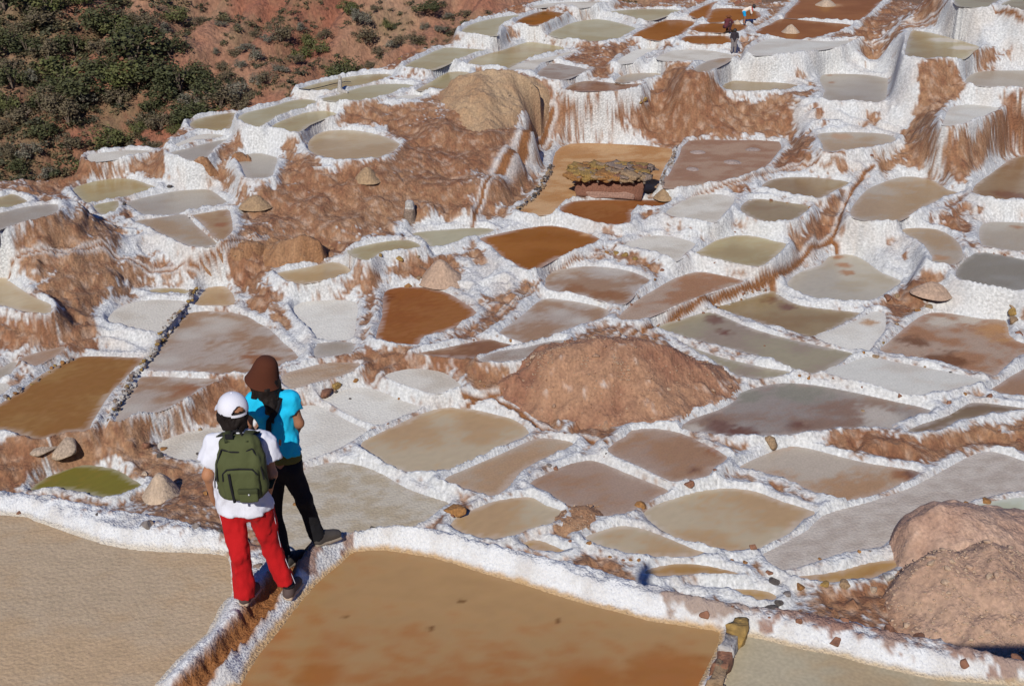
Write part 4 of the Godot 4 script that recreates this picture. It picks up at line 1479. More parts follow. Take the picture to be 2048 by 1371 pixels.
func workers() -> void:
	mats["worker_skin"] = plain(Color(0.25, 0.12, 0.065), 0.6)
	var dark := cloth(Color(0.035, 0.028, 0.035), 0.9)
	var grey := cloth(Color(0.17, 0.15, 0.15), 0.9)
	var hairm := plain(Color(0.012, 0.010, 0.010), 0.6)
	var stand := {"head": Vector3(0, 1.16, 0), "neck": Vector3(0, 1.04, 0), "chest": Vector3(0, 0.92, 0), "waist": Vector3(0, 0.76, 0), "pelvis": Vector3(0, 0.66, 0), "sl": Vector3(-0.14, 1.0, 0), "sr": Vector3(0.14, 1.0, 0), "el": Vector3(-0.2, 0.80, 0.03), "er": Vector3(0.2, 0.80, 0.03), "wl": Vector3(-0.15, 0.66, -0.08), "wr": Vector3(0.17, 0.63, -0.06), "hl": Vector3(-0.07, 0.64, 0), "hr": Vector3(0.07, 0.64, 0), "kl": Vector3(-0.08, 0.35, 0.0), "kr": Vector3(0.08, 0.35, 0.02), "al": Vector3(-0.09, 0.06, 0), "ar": Vector3(0.08, 0.06, 0), "tl": Vector3(-0.12, 0.0, -0.16), "tr": Vector3(0.1, 0.0, -0.16)}
	var o := worker("person standing with dark shirt and grey trousers at the edge of brown ponds", Vector3(11.92, -8.5, -69.21) + Vector3(0, 0.03, 0), stand, Vector3(0.3, 0, -0.95), dark, grey, 1.0, hairm, 0.1)
	for s in ["l", "r"]: part("shoe", skin([cap(stand["a" + s] - Vector3(0, 0.02, 0), stand["t" + s] + Vector3(0, 0.035, 0), 0.042, 0.036)], 0.015, 0.02).commit(), hairm, o)
	var bend := {"head": Vector3(0.55, 0.98, 0.0), "neck": Vector3(0.42, 0.93, 0), "chest": Vector3(0.30, 0.88, 0), "waist": Vector3(0.12, 0.80, 0), "pelvis": Vector3(0.0, 0.70, 0), "sl": Vector3(0.34, 0.90, -0.14), "sr": Vector3(0.34, 0.86, 0.14), "el": Vector3(0.42, 0.64, -0.14), "er": Vector3(0.42, 0.62, 0.16), "wl": Vector3(0.44, 0.40, -0.08), "wr": Vector3(0.46, 0.38, 0.1), "hl": Vector3(0, 0.66, -0.08), "hr": Vector3(0, 0.66, 0.08), "kl": Vector3(0.09, 0.36, -0.1), "kr": Vector3(0.07, 0.36, 0.12), "al": Vector3(0.02, 0.05, -0.12), "ar": Vector3(0.04, 0.05, 0.13), "tl": Vector3(0.17, 0.0, -0.14), "tr": Vector3(0.19, 0.0, 0.14)}
	o = worker("person in pale shirt and bright blue shorts bending over a brown pond", Vector3(13.8, -8.09, -75.77) + Vector3(-0.3, 0.0, 0), bend, Vector3(0.8, -0.5, 0.2), cloth(Color(0.62, 0.55, 0.48), 0.9), cloth(Color(0.01, 0.30, 0.62), 0.9), 0.75, hairm, 0.1)
	part("red_scarf", skin([cap(Vector3(0.42, 0.88, 0.06), Vector3(0.46, 0.74, 0.13), 0.06, 0.04), cap(Vector3(0.42, 0.90, -0.08), Vector3(0.42, 0.88, 0.08), 0.055, 0.06)], 0.015, 0.03).commit(), cloth(Color(0.42, 0.02, 0.02), 0.9), o)
	var crouch := {"head": Vector3(0.04, 0.78, -0.02), "neck": Vector3(0.03, 0.68, 0), "chest": Vector3(0.02, 0.56, 0), "waist": Vector3(-0.04, 0.40, 0.02), "pelvis": Vector3(-0.12, 0.28, 0.05), "sl": Vector3(-0.12, 0.62, 0.0), "sr": Vector3(0.16, 0.62, 0.0), "el": Vector3(-0.12, 0.42, -0.12), "er": Vector3(0.30, 0.48, -0.04), "wl": Vector3(0.08, 0.30, -0.18), "wr": Vector3(0.42, 0.32, -0.06), "hl": Vector3(-0.18, 0.26, 0.04), "hr": Vector3(-0.05, 0.26, 0.06), "kl": Vector3(0.08, 0.42, -0.16), "kr": Vector3(0.2, 0.42, -0.02), "al": Vector3(0.0, 0.06, -0.12), "ar": Vector3(0.12, 0.06, 0.04), "tl": Vector3(0.14, 0.0, -0.18), "tr": Vector3(0.26, 0.0, 0.0)}
	worker("person crouching in maroon clothes and a brown hat below the bending worker", Vector3(13.22, -8.11, -73.51) + Vector3(-1.1, 0.1, 0.6), crouch, Vector3(0.8, -0.3, -0.4), cloth(Color(0.10, 0.028, 0.035), 0.9), cloth(Color(0.05, 0.02, 0.025), 0.9), 1.0, cloth(Color(0.16, 0.06, 0.025), 0.95), 0.17)

# ---------------------------------------------------------------- the hut and other small things
func slab(w: float, h: float, d: float, sd: int, rough := 0.04) -> ArrayMesh:   # a box with worn edges and uneven faces
	var st := SurfaceTool.new()
	st.begin(Mesh.PRIMITIVE_TRIANGLES)
	var n := 5
	var nz := FastNoiseLite.new()
	nz.seed = sd
	nz.frequency = 1.6
	for ax in 3:
		for sg in [-1.0, 1.0]:
			for i in n:
				for k in n:
					var q: Array = []
					for e in [[0, 0], [1, 0], [0, 1], [1, 1]]:
						var p := Vector3.ZERO
						p[ax] = sg
						p[(ax + 1) % 3] = lerpf(-1, 1, float(i + e[0]) / n)
						p[(ax + 2) % 3] = lerpf(-1, 1, float(k + e[1]) / n)
						var rr := p
						for t in 3: rr[t] = clampf(p[t], -0.93, 0.93)
						p = rr + (p - rr).limit_length(0.07)
						var v := Vector3(p.x * w, p.y * h, p.z * d) * 0.5
						v += Vector3(nz.get_noise_3dv(v * 2.0 + Vector3(9, 0, 0)), nz.get_noise_3dv(v * 2.0 + Vector3(0, 19, 0)), nz.get_noise_3dv(v * 2.0)) * rough
						q.append(v)
					var quad := [q[0], q[1], q[2], q[2], q[1], q[3]] if sg < 0.0 else [q[0], q[2], q[1], q[1], q[2], q[3]]
					for v in quad: st.add_vertex(v)
	st.generate_normals()
	return st.commit()

func hut(l: Vector3, r: Vector3) -> void:
	var w := l.distance_to(r)
	var o := thing("stone_hut", "low mud walled hut with a ragged stone slab roof in the tan gravel field", "hut", (l + r) * 0.5)
	var mud := surface(0.95, mats.grain, mats.grit, 0.7, 1.0, false)
	mud.albedo_color = Color(0.30, 0.135, 0.085).linear_to_srgb()
	var pale := surface(0.95, mats.grain, mats.grit, 0.7, 1.0, false)
	pale.albedo_color = Color(0.42, 0.25, 0.19).linear_to_srgb()
	var dp := 1.7
	part("front_wall", slab(w, 0.78, 0.28, 1, 0.10), mud, o, Vector3(0, 0.34, -0.14))
	part("plaster_band", slab(w * 0.7, 0.24, 0.06, 7, 0.12), pale, o, Vector3(0.05, 0.12, 0.01))
	part("back_wall", slab(w, 0.78, 0.28, 2, 0.06), mud, o, Vector3(0, 0.34, -dp + 0.14))
	o.rotation.y = -0.16
	part("side_wall", slab(0.28, 0.78, dp - 0.57, 3, 0.06), mud, o, Vector3(-w * 0.5 + 0.145, 0.34, -dp * 0.5))
	part("door_post", slab(0.22, 0.78, 0.30, 4, 0.05), mud, o, Vector3(w * 0.5 - 0.115, 0.34, -dp * 0.55))
	var rng := RandomNumberGenerator.new()
	rng.seed = 8
	for k in 7:
		var beam := part("roof_pole", slab(0.1, 0.09, dp + 0.5, 20 + k, 0.02), mats.bark, o, Vector3(lerpf(-w * 0.46, w * 0.5, k / 6.0), 0.75 + 0.05 * k / 6.0, -dp * 0.5 + 0.05))
		beam.rotation.y = rng.randf_range(-0.08, 0.08)
	var tints := ["yellow", "tan", "orange", "orange", "rust", "tan", "orange", "greybrown"]
	for layer in 3:
		for k in 13:
			for d in 4:
				if layer == 2 and rng.randf() < 0.45: continue
				var f := (k + rng.randf()) / 13.0
				var x := lerpf(-w * 0.54, w * 0.56, f)
				var tn: String = tints[rng.randi() % tints.size()]
				if f < 0.35 and rng.randf() < 0.5: tn = "yellow"
				if f > 0.7 and rng.randf() < 0.35: tn = "greybrown"
				var s := part("roof_slab", slab_meshes[rng.randi() % 5], mats["rock_" + tn], o, Vector3(x, 0.84 + 0.075 * layer + 0.12 * f + rng.randf() * 0.03, lerpf(0.16, -dp - 0.1, (d + rng.randf() * 0.6) / 4.0)))
				s.rotation = Vector3(rng.randf_range(-0.05, 0.22), rng.randf_range(-0.7, 0.7), rng.randf_range(-0.14, 0.16))
				s.scale = Vector3(rng.randf_range(0.8, 1.7), rng.randf_range(1.0, 2.6), rng.randf_range(0.8, 1.5))

var slab_meshes: Array = []

func standing_stone(at: Vector3, h: float) -> void:
	var o := thing("standing_stone", "upright banded grey stone at the foot of the brown slope", "stone", at)
	part("base", skin([cap(Vector3(0, -0.15, 0), Vector3(0.03, h * 0.55, 0), 0.30, 0.24), cap(Vector3(0.1, 0, 0.05), Vector3(0.08, h * 0.3, 0), 0.26, 0.2)], 0.04, 0.1, null, 0.06, 0.25).commit(), mats.rock_greybrown, o)
	part("pale_top", skin([cap(Vector3(0.03, h * 0.5, 0), Vector3(0.05, h * 0.80, 0), 0.235, 0.19)], 0.035, 0.1, null, 0.06, 0.25).commit(), mats.rock_whitegrey, o)

func marker_post(at: Vector3, h: float) -> void:
	var o := part("marker_post", skin([cap(Vector3(0, -0.2, 0), Vector3(0, h * 0.6, 0), 0.16, 0.09), cap(Vector3(0, h * 0.6, 0), Vector3(0.02, h * 0.95, 0), 0.09, 0.085), cap(Vector3(0.05, 0, 0), Vector3(0.32, -0.05, 0.05), 0.12, 0.1)], 0.03, 0.06, null, 0.04, 0.3).commit(), mats.rock_whitegrey, self, at)
	tag(o, "small white salt crusted marker post on the bank at the ravine edge", "post")

func hose(p: Array) -> void:
	var v := line3(p)
	var st := SurfaceTool.new()
	st.begin(Mesh.PRIMITIVE_TRIANGLES)
	var r := PackedFloat32Array()
	for k in v.size():
		r.append(0.022)
		v[k].y = maxf(v[k].y, ground(v[k].x, v[k].z) + 0.12)
	tube(st, v, r, 6)
	st.generate_normals()
	tag(part("hose", st.commit(), plain(Color(0.03, 0.03, 0.03), 0.6), self), "thin black hose running from the bank to the white marker post", "hose")

func divider_rock(x: float, z: float, s: float, tint: String, label: String) -> void:
	var big := label.begins_with("big") or label.begins_with("yellow")
	var m := slab(s * 0.9, s * (1.25 if big else 1.2), s * (1.3 if big else 2.2), int(absf(z) * 1000.0), s * 0.5)
	var o := part("rock", m, mats["rock_" + tint], self, Vector3(x, near_h(x, z) + s * 0.35, z))
	o.rotation = Vector3(srng.randf_range(-0.15, 0.2), -0.35 + srng.randf_range(-0.2, 0.2), srng.randf_range(-0.15, 0.15))
	tag(o, label, "rock", "rocks of the divider in the foreground")
# ---------------------------------------------------------------- materials
func tex(freq: float, lo: float, hi: float, sd: int, bump := false, octaves := 4, kind := FastNoiseLite.TYPE_SIMPLEX_SMOOTH) -> NoiseTexture2D:
	var f := FastNoiseLite.new()
	f.seed = sd
	f.noise_type = kind
	f.frequency = freq
	f.fractal_octaves = octaves
	var t := NoiseTexture2D.new()
	t.width = 512
	t.height = 512
	t.seamless = true
	t.noise = f
	if bump:
		t.as_normal_map = true
		t.bump_strength = hi
	else:
		var g := Gradient.new()
		g.set_color(0, Color(lo, lo, lo))
		g.set_color(1, Color(hi, hi, hi))
		t.color_ramp = g
	return t

func surface(rough: float, alb: Texture2D, nor: Texture2D, scale: float, depth: float, vertex := true) -> StandardMaterial3D:
	var m := StandardMaterial3D.new()
	m.vertex_color_use_as_albedo = vertex
	m.roughness = rough
	m.uv1_triplanar = true
	m.uv1_world_triplanar = true
	m.uv1_scale = Vector3.ONE * scale
	if alb: m.albedo_texture = alb
	if nor:
		m.normal_enabled = true
		m.normal_texture = nor
		m.normal_scale = depth
	return m

func shine(m: StandardMaterial3D, s: float) -> StandardMaterial3D:
	m.metallic_specular = s
	return m

func plain(c: Color, rough: float) -> StandardMaterial3D:
	var m := StandardMaterial3D.new()
	m.albedo_color = c.linear_to_srgb()
	m.roughness = rough
	return m

func materials() -> void:
	var grain := tex(0.03, 0.66, 1.0, 3, false, 5)
	var grit := tex(0.035, 0.0, 12.0, 4, true)
	var grit2 := tex(0.045, 0.0, 6.0, 6, true)
	var ripple := tex(0.02, 0.0, 1.2, 8, true, 2)
	var speck := tex(0.06, 0.88, 1.0, 9)
	mats["grain"] = grain
	mats["grit"] = grit2
	mats["weave"] = tex(0.12, 0.0, 3.0, 31, true, 2)
	mats["steel"] = plain(Color(0.5, 0.5, 0.5), 0.4)
	mats.steel.metallic = 0.8
	mats.earth = surface(0.88, grain, grit, 0.5, 0.75)
	mats.crust = surface(0.8, tex(0.05, 0.84, 1.0, 5), tex(0.05, 0.0, 10.0, 33, true), 1.6, 1.0)
	mats.hill = surface(0.95, tex(0.03, 0.65, 1.0, 13), grit, 0.2, 1.0)
	for k in 10: mats["wet%d" % k] = shine(surface(clampf(k * 0.1 + 0.05, 0.1, 0.95), speck if k >= 3 else null, grit2 if k >= 5 else ripple, 0.35, 0.35 if k >= 5 else 0.10), 0.40 if k in [2, 3] else 0.05)
	mats.near0 = shine(surface(0.5, speck, grit2, 0.9, 0.3), 0.08)
	mats.near1 = shine(surface(0.18, null, ripple, 0.8, 0.05), 0.25)
	mats.near2 = shine(surface(0.35, speck, ripple, 0.8, 0.12), 0.25)
	mats.stone = surface(0.9, grain, grit2, 1.0, 0.8)
	var tint := {"yellow": Color(0.42, 0.26, 0.075), "orange": Color(0.42, 0.20, 0.06), "rust": Color(0.33, 0.15, 0.085), "grey": Color(0.30, 0.25, 0.225), "tan": Color(0.42, 0.28, 0.16), "dark": Color(0.12, 0.10, 0.09), "cream": Color(0.60, 0.46, 0.34), "whitegrey": Color(0.62, 0.58, 0.54), "greybrown": Color(0.33, 0.24, 0.185)}
	var mottle := tex(0.015, 0.55, 1.0, 21)
	for t in tint:
		mats["rock_" + t] = surface(0.9, mottle, grit2, 1.4, 0.9, false)
		mats["rock_" + t].albedo_color = tint[t].linear_to_srgb()
	var leaf := StandardMaterial3D.new()
	leaf.vertex_color_use_as_albedo = true
	leaf.roughness = 0.8
	leaf.cull_mode = BaseMaterial3D.CULL_DISABLED
	mats.leaf = leaf
	mats.bark = plain(Color(0.16, 0.12, 0.09), 0.95)

# ---------------------------------------------------------------- the scene
func _ready() -> void:
	var cam := Camera3D.new()
	cam.name = "camera"
	cam.position = Vector3(0, 5.25, 0)
	cam.rotation_degrees.x = -24.0
	cam.fov = 30.0
	cam.far = 2000.0
	add_child(cam)
	var sky := Sky.new()
	var sm := ProceduralSkyMaterial.new()
	sm.sky_top_color = Color(0.16, 0.32, 0.62)
	sm.sky_horizon_color = Color(0.50, 0.60, 0.72)
	sm.ground_bottom_color = Color(0.35, 0.27, 0.21)
	sm.ground_horizon_color = Color(0.48, 0.42, 0.36)
	sky.sky_material = sm
	var env := Environment.new()
	env.background_mode = Environment.BG_SKY
	env.sky = sky
	env.background_energy_multiplier = 0.78
	env.tonemap_mode = Environment.TONE_MAPPER_LINEAR
	env.tonemap_exposure = 1.0
	env.sdfgi_enabled = true
	env.ssao_enabled = true
	env.ssil_enabled = true
	var we := WorldEnvironment.new()
	we.name = "sky"
	we.environment = env
	add_child(we)
	var sun := DirectionalLight3D.new()
	sun.name = "sun"
	sun.light_energy = 1.46
	sun.light_color = Color(1.0, 0.98, 0.945)
	sun.light_angular_distance = 0.5
	sun.shadow_enabled = true
	add_child(sun)
	sun.look_at_from_position(Vector3.ZERO, Vector3(0.2025, -0.588, -0.783))

	srng.seed = 41
	n_low.seed = 1
	n_low.frequency = 0.12
	n_low.fractal_octaves = 3
	n_mid.seed = 2
	n_mid.frequency = 0.55
	n_mid.fractal_octaves = 4
	n_fine.seed = 3
	n_fine.frequency = 2.2
	n_fine.fractal_octaves = 3
	n_ridge.seed = 4
	n_ridge.frequency = 0.4
	n_ridge.fractal_type = FastNoiseLite.FRACTAL_RIDGED
	n_ridge.fractal_octaves = 3
	for n in [n_low, n_mid, n_fine, n_ridge]: n.noise_type = FastNoiseLite.TYPE_SIMPLEX_SMOOTH
	for k in 6: stone_meshes.append(rock_mesh(100 + k, 0.6, 1 if k == 0 else 3))
	materials()
	survey()
	var t0 := Time.get_ticks_msec()
	coarse()
	all_brine()
	print("brine ", Time.get_ticks_msec() - t0)
	terraces()
	print("terraces ", Time.get_ticks_msec() - t0)
	near_place()
	print("near ", Time.get_ticks_msec() - t0)
	red_hill()
	ground_sheet()
	heaps()
	print("heaps ", Time.get_ticks_msec() - t0)
	stones()
	small_things()
	tourists()
	workers()
	print("people ", Time.get_ticks_msec() - t0)
	hillside_plants()
	print("plants ", Time.get_ticks_msec() - t0)

func survey() -> void:
	pond("small olive brine pond on the rim above the ravine", "olive", -10.39, [-15.66,-61,-15.77,-62,-15.28,-62.87,-14.55,-63.5,-13.94,-63.64,-13.79,-62.18,-13.58,-60.18,-14.35,-60.12,-15.14,-60.34])
	pond("long grey green brine pond with a white pocket beside it at the ravine edge", "greygreen", -9.66, [-12.99,-59.6,-12.9,-60.6,-12.37,-61.29,-11.68,-62.16,-11.01,-63.25,-10.28,-63.5,-9.7,-63.06,-9.77,-62.06,-10.73,-60.94,-11.25,-59.6,-11.43,-58.79,-11.66,-57.84,-12.44,-58.63])
	pond("olive brine pond above the orange crest and round basin", "olive", -9.8, [-11.28,-58.54,-10.89,-59.83,-10.39,-60.83,-9.9,-61.45,-9.1,-61.69,-8.43,-61,-8.9,-60.16,-9.53,-58.86,-9.83,-57.45,-10.58,-57.91])
	pond("thin olive brine pond crossed by a black hose at the ravine edge", "olive", -9.27, [-10.72,-64.02,-10.09,-65.27,-9.09,-66.45,-8.01,-67.29,-6.59,-67.66,-6.32,-66.69,-7.29,-65.39,-8.43,-64.25,-9.09,-63.47,-10.14,-63.8])
	pond("grey green brine pond directly below the white marker post", "greygreen", -9.33, [-9.42,-62.22,-8.73,-62.97,-8.16,-64.06,-7.27,-65.19,-6.02,-65.54,-5.02,-65.19,-5.28,-64.29,-5.96,-63.29,-6.83,-62.01,-7.88,-61.59,-8.73,-61.59])
	pond("thin pale pond below the small olive pond at the ravine edge", "pale", -10.49, [-15.76,-57.77,-15.37,-58.83,-14.94,-59.77,-14.23,-59.93,-13.56,-59.45,-14.4,-58.83,-15.07,-58.22,-15.37,-57.47])
	pond("grey tapering pond left of the orange earth crest", "grey", -10.56, [-15.66,-56.85,-15.01,-57.58,-14.33,-58.48,-13.45,-59.25,-13.59,-58.18,-13.73,-57.14,-13.74,-56.28,-13.88,-55.72,-14.56,-55.66,-15.06,-56.14])
	pond("pale dry salt bed along the ravine edge beside a small pillar", "pale", -10.92, [-19.59,-57.27,-19.65,-57.85,-18.82,-58.29,-17.96,-58.68,-17.03,-58.5,-16.86,-58.14,-17.38,-57.7,-17.81,-57.27,-18.4,-56.84,-19.18,-56.56])
	pond("square grey pond inside thick stone banks left of the round basin", "grey", -10.76, [-12.59,-56.85,-12.21,-57.34,-11.6,-57.48,-10.97,-56.99,-10.66,-56.56,-10.54,-55.18,-10.44,-53.46,-11.02,-53.41,-11.54,-53.59,-12.03,-55.18])
	pond("round beige basin set into the top of the brown slope", "beige", -10.31, [-9.2,-56.38,-9.39,-57.49,-9.36,-58.73,-9.01,-59.65,-8.45,-59.93,-7.62,-59.93,-6.73,-59.46,-5.82,-58.55,-5.15,-57.4,-5.37,-55.96,-5.85,-55.14,-6.7,-54.74,-7.56,-54.58,-8.39,-55.06])
	pond("olive brine pond with a tapered right end under the streaked brown bank", "olive", -11.7, [-19.62,-54.88,-19.4,-55.66,-18.82,-56.33,-18.13,-56.65,-17.3,-56.46,-16.57,-55.8,-15.9,-55.14,-16.43,-54.37,-17.13,-53.62,-17.73,-53.13,-18.29,-52.77,-18.81,-53.5])
	pond("tiny olive pond tucked below the tapered olive pond", "olive", -11.67, [-17.97,-52.44,-17.52,-52.92,-17.07,-53.16,-16.77,-51.97,-16.9,-51.27,-17.22,-51.16])
	pond("large grey pond left of the brown slope above two divided ponds", "grey", -11.81, [-16.81,-53.23,-16.33,-53.97,-15.66,-54.6,-14.87,-55.11,-13.76,-55.29,-13.28,-54.85,-12.82,-54.1,-12.32,-53.11,-13.15,-52.51,-14.09,-51.81,-14.74,-51.51,-15.54,-51.51,-16.11,-52.28])
	pond("sandy grey pond split by a diagonal bank, its larger left half", "sandgrey", -11.8, [-15.74,-50.71,-15.18,-51.1,-14.43,-51.5,-13.85,-51.7,-13.13,-50.39,-12.31,-49,-11.69,-47.98,-11.91,-47.63,-12.71,-47.69,-13.61,-48.52,-14.56,-49.5])
	pond("tan brown pond split by a diagonal bank, its smaller right half", "tan", -11.71, [-13.43,-51.29,-12.79,-51.76,-12.12,-52.1,-11.81,-51.29,-11.34,-49.36,-11.44,-48.26,-11.63,-48.02,-12.38,-49.36,-13.07,-50.64])
	pond("grey pond cut by the left picture edge above brown rubble", "grey", -10.45, [-21.09,-47.48,-20.03,-47.79,-19.57,-48.36,-18.89,-48.75,-18.12,-48.87,-17.84,-47.67,-18.28,-46.93,-18.78,-46.51,-19.11,-46.16,-19.41,-45.58,-19.96,-44.57])
	pond("small olive pond at the left picture edge under a streaked bank", "olive", -10.48, [-21.93,-50.16,-20.83,-49.96,-20.57,-50.37,-20.08,-50.03,-19.35,-49.1,-19.81,-48.64,-20.23,-48.33,-21.13,-48.07])
	pond("beige brine pond at the left picture edge with a pointed right end", "beige", -12.35, [-21.63,-47.02,-19.7,-46.03,-19.14,-45.4,-18.38,-44.52,-17.57,-43.67,-16.82,-43.08,-16.61,-42.66,-16.48,-42.05,-16.98,-42.09,-17.77,-42.42,-18.53,-42.85,-20.19,-43.37])
	pond("pale salt pond with a rounded left bank above a white wall", "pale", -13.22, [-14.95,-43.46,-15.04,-44.11,-14.91,-44.79,-14.53,-45.3,-13.88,-45.56,-13.08,-45.53,-12.48,-45.39,-12.47,-44.62,-12.56,-43.95,-12.62,-43.14,-12.82,-42.43,-13.63,-42.66,-14.21,-42.98,-14.63,-43.14])
	pond("sliver of beige brine behind the rounded pale pond", "olive", -13.21, [-14.32,-46.25,-14.03,-46.7,-13.45,-46.79,-12.96,-46.7,-12.53,-46.43,-12.5,-46.16,-13.22,-46.12,-13.89,-46.12])
	pond("small tan pond at the top end of the long stone divider", "tan", -13.34, [-12.13,-47.03,-11.88,-47.25,-11.41,-47.31,-11.06,-46.76,-10.84,-46.3,-10.65,-45.34,-11.46,-45.28,-12.19,-45.34,-12.17,-46.13])
	pond("big mottled brown pond right of the long stone divider", "mottled", -13.5, [-12.25,-44.95,-11.7,-45.12,-10.76,-44.99,-10.03,-44.62,-9.46,-43.95,-8.9,-43.31,-8.28,-42.22,-7.49,-40.88,-7.88,-40.17,-8.42,-39.82,-9.06,-39.51,-10.49,-39.59,-11.94,-39.75,-12.68,-39.89,-12.65,-40.45,-12.57,-41.32,-12.6,-42.68,-12.49,-43.79,-12.4,-44.62])
	pond("mottled brown triangular pond behind the two tourists", "mottled", -13.58, [-12.64,-39.48,-11.88,-39.48,-11.03,-39.37,-9.89,-39.24,-10.3,-38.71,-10.7,-37.93,-11.06,-37.3,-11.49,-36.81,-12.04,-36.57,-12.38,-36.21,-12.62,-36.09,-12.76,-37.18,-12.77,-38.44,-12.72,-39.11])
	pond("large ochre brown brine pond at the left picture edge", "ochre", -13.64, [-17.36,-36.01,-16.81,-37.56,-16.5,-38.46,-16.29,-39.5,-15.99,-40.35,-15.62,-40.89,-15.26,-41.27,-14.28,-41.27,-13.64,-41.19,-13.08,-41.1,-13.06,-40.35,-13.26,-39.39,-13.4,-38.19,-13.4,-37.06,-13.37,-36.22,-13.34,-35.74,-13.58,-35.64,-14.13,-35.51,-14.42,-35.24,-14.84,-35.11,-15.49,-35.41,-16.12,-35.67,-17.15,-35.47])
	pond("narrow brown pond under the layered bank by the left edge", "pinkbrown", -13.4, [-17.19,-40.59,-16.83,-41.03,-16.35,-41.39,-16,-41.62,-15.86,-41.39,-15.98,-40.81,-16.19,-40.38,-16.44,-39.89,-16.86,-40.24])
	pond("small grey salt pocket by the left edge above a tiny one", "grey", -13.57, [-18.29,-39.76,-17.75,-40.16,-17.57,-40.61,-17.32,-40.61,-17.19,-39.76,-17.29,-39.36,-17.95,-38.85])
	pond("tiny pale salt pocket at the left edge beside the ochre pond", "pale", -13.61, [-17.96,-38.85,-17.35,-39.05,-17.07,-38.97,-16.86,-38.62,-17,-38.09,-17.46,-37.54])
	pond("beige pond right of the round orange earth mound", "beige", -12.61, [-9.22,-46.88,-8.56,-47.27,-7.83,-47.71,-7.19,-48.11,-6.64,-47.71,-6.3,-47.04,-6.49,-46.5,-7.12,-46.07,-7.93,-45.7,-8.52,-45.75,-8.96,-46.33])
	pond("white salt pond with a curled left bank beside the dark brown pond", "white", -13.25, [-8.28,-44.59,-8.11,-45.34,-7.38,-45.59,-6.23,-45.59,-5.85,-44.99,-5.73,-43.15,-5.71,-41.88,-6.41,-41.79,-6.93,-41.79,-7.12,-42.33,-7.72,-43.39])
	pond("grey salt strip just below the curled white pond", "grey", -13.25, [-6.93,-41.53,-5.68,-41.62,-5.61,-40.67,-5.99,-40.5,-6.66,-40.29,-6.88,-40.42])
	pond("crusted pale flat beside the brown hat of a tourist", "crust", -13.37, [-7.85,-39.06,-7.26,-39.65,-6.3,-40.18,-5.21,-40.06,-5.48,-39.33,-6.13,-38.86,-6.74,-38.44,-7.35,-38.06])
	pond("white salt pond right of the turquoise shirt, upper one", "white", -13.77, [-6.39,-38.27,-5.8,-38.72,-5.49,-38.95,-4.97,-39.03,-4.34,-38.64,-3.72,-38.08,-2.97,-37.49,-3.47,-36.96,-3.98,-36.47,-4.29,-36.19,-4.7,-36.47,-5.3,-36.96,-5.92,-37.71])
	pond("white salt pond partly hidden by the turquoise shirt", "white", -13.86, [-7.36,-37.42,-7.01,-37.78,-6.61,-37.89,-6.16,-37.63,-5.6,-37.06,-4.96,-36.43,-4.54,-35.99,-5.06,-35.26,-5.61,-34.61,-6.16,-34.2,-6.66,-33.99,-7.44,-35.42])
	pond("pale pink pond left of the white cap", "pale", -14.47, [-11.42,-36.31,-11.06,-36.82,-10.42,-37.24,-9.81,-37.45,-9.13,-37.38,-8.81,-36.55,-8.99,-35.07,-10.11,-35.17,-10.71,-35.39,-11.21,-35.81])
	pond("wide salt speckled pond behind the legs of the tourists", "salty", -13.98, [-7.08,-32.42,-6.38,-33.59,-6.25,-33.83,-5.85,-34.11,-5.26,-34.23,-4.55,-34.01,-3.88,-33.5,-3.05,-32.64,-2.21,-32.1,-1.79,-31.83,-2.02,-31.52,-2.47,-30.8,-3.11,-30.33,-4.46,-30,-5.71,-29.14,-6.59,-30.38])
	pond("green pool below red earth left of the white cap", "green", -14.63, [-14.7,-33.64,-14.44,-34.41,-14.05,-34.84,-13.52,-35.22,-12.84,-35.11,-12.3,-34.89,-11.79,-34.41,-11.29,-33.95,-11.43,-33.69,-11.73,-33.44,-11.98,-33.23,-12.45,-33.23,-13.01,-33.54,-13.28,-33.59,-13.85,-33.74,-14.34,-33.64])
	pond("olive pond with a yellow stained front edge below the brown slope", "olive", -12.02, [-6.47,-47.75,-6.12,-48.25,-5.54,-48.66,-4.88,-48.97,-4.26,-49.07,-3.89,-48.76,-3.61,-48.15,-4.44,-47.75,-5.22,-47.45,-5.59,-46.49,-6.2,-47.16])
	pond("grey green pond left of the bright brown pond", "greygreen", -12.3, [-4.21,-50.62,-3.62,-50.95,-2.77,-51.17,-1.76,-51.39,-0.97,-51.33,-0.74,-50.95,-1.24,-50.4,-1.86,-49.87,-2.4,-49.24,-2.87,-48.93,-3.29,-48.93,-3.63,-49.87])
	pond("bright brown brine pond above the tall white salt wall", "brown", -12.33, [-1.37,-50.06,-0.74,-50.6,0.05,-51.15,0.92,-51.59,1.73,-51.77,2.72,-51.15,3.66,-50.06,2.97,-49.01,2.24,-48.2,1.6,-47.51,1.04,-46.65,0.61,-46.31,0.18,-46.94,-0.36,-47.81,-0.79,-49.01])
	pond("dark brown brine pond in the middle of the terraces", "darkbrown", -13.05, [-4.85,-41.51,-4.84,-42.58,-4.82,-43.71,-4.95,-45.41,-4.87,-46.12,-4.43,-46.44,-3.84,-46.52,-3.09,-46.3,-2.4,-45.76,-1.84,-44.89,-1.3,-43.87,-1.77,-42.98,-2.3,-42.19,-3.07,-41.66,-3.23,-41.36,-3.32,-40.84,-3.92,-40.84,-4.48,-41.06])
	pond("mottled grey brown pond above a thin white dividing bank", "mottled", -12.72, [1.27,-46.37,1.53,-47.21,2.02,-47.59,2.85,-47.88,3.8,-47.78,4.72,-47.3,5.37,-46.37,4.98,-45.73,4.64,-44.93,4.32,-44.16,3.91,-43.82,3.06,-44.42,2.25,-45.02,1.35,-45.28])
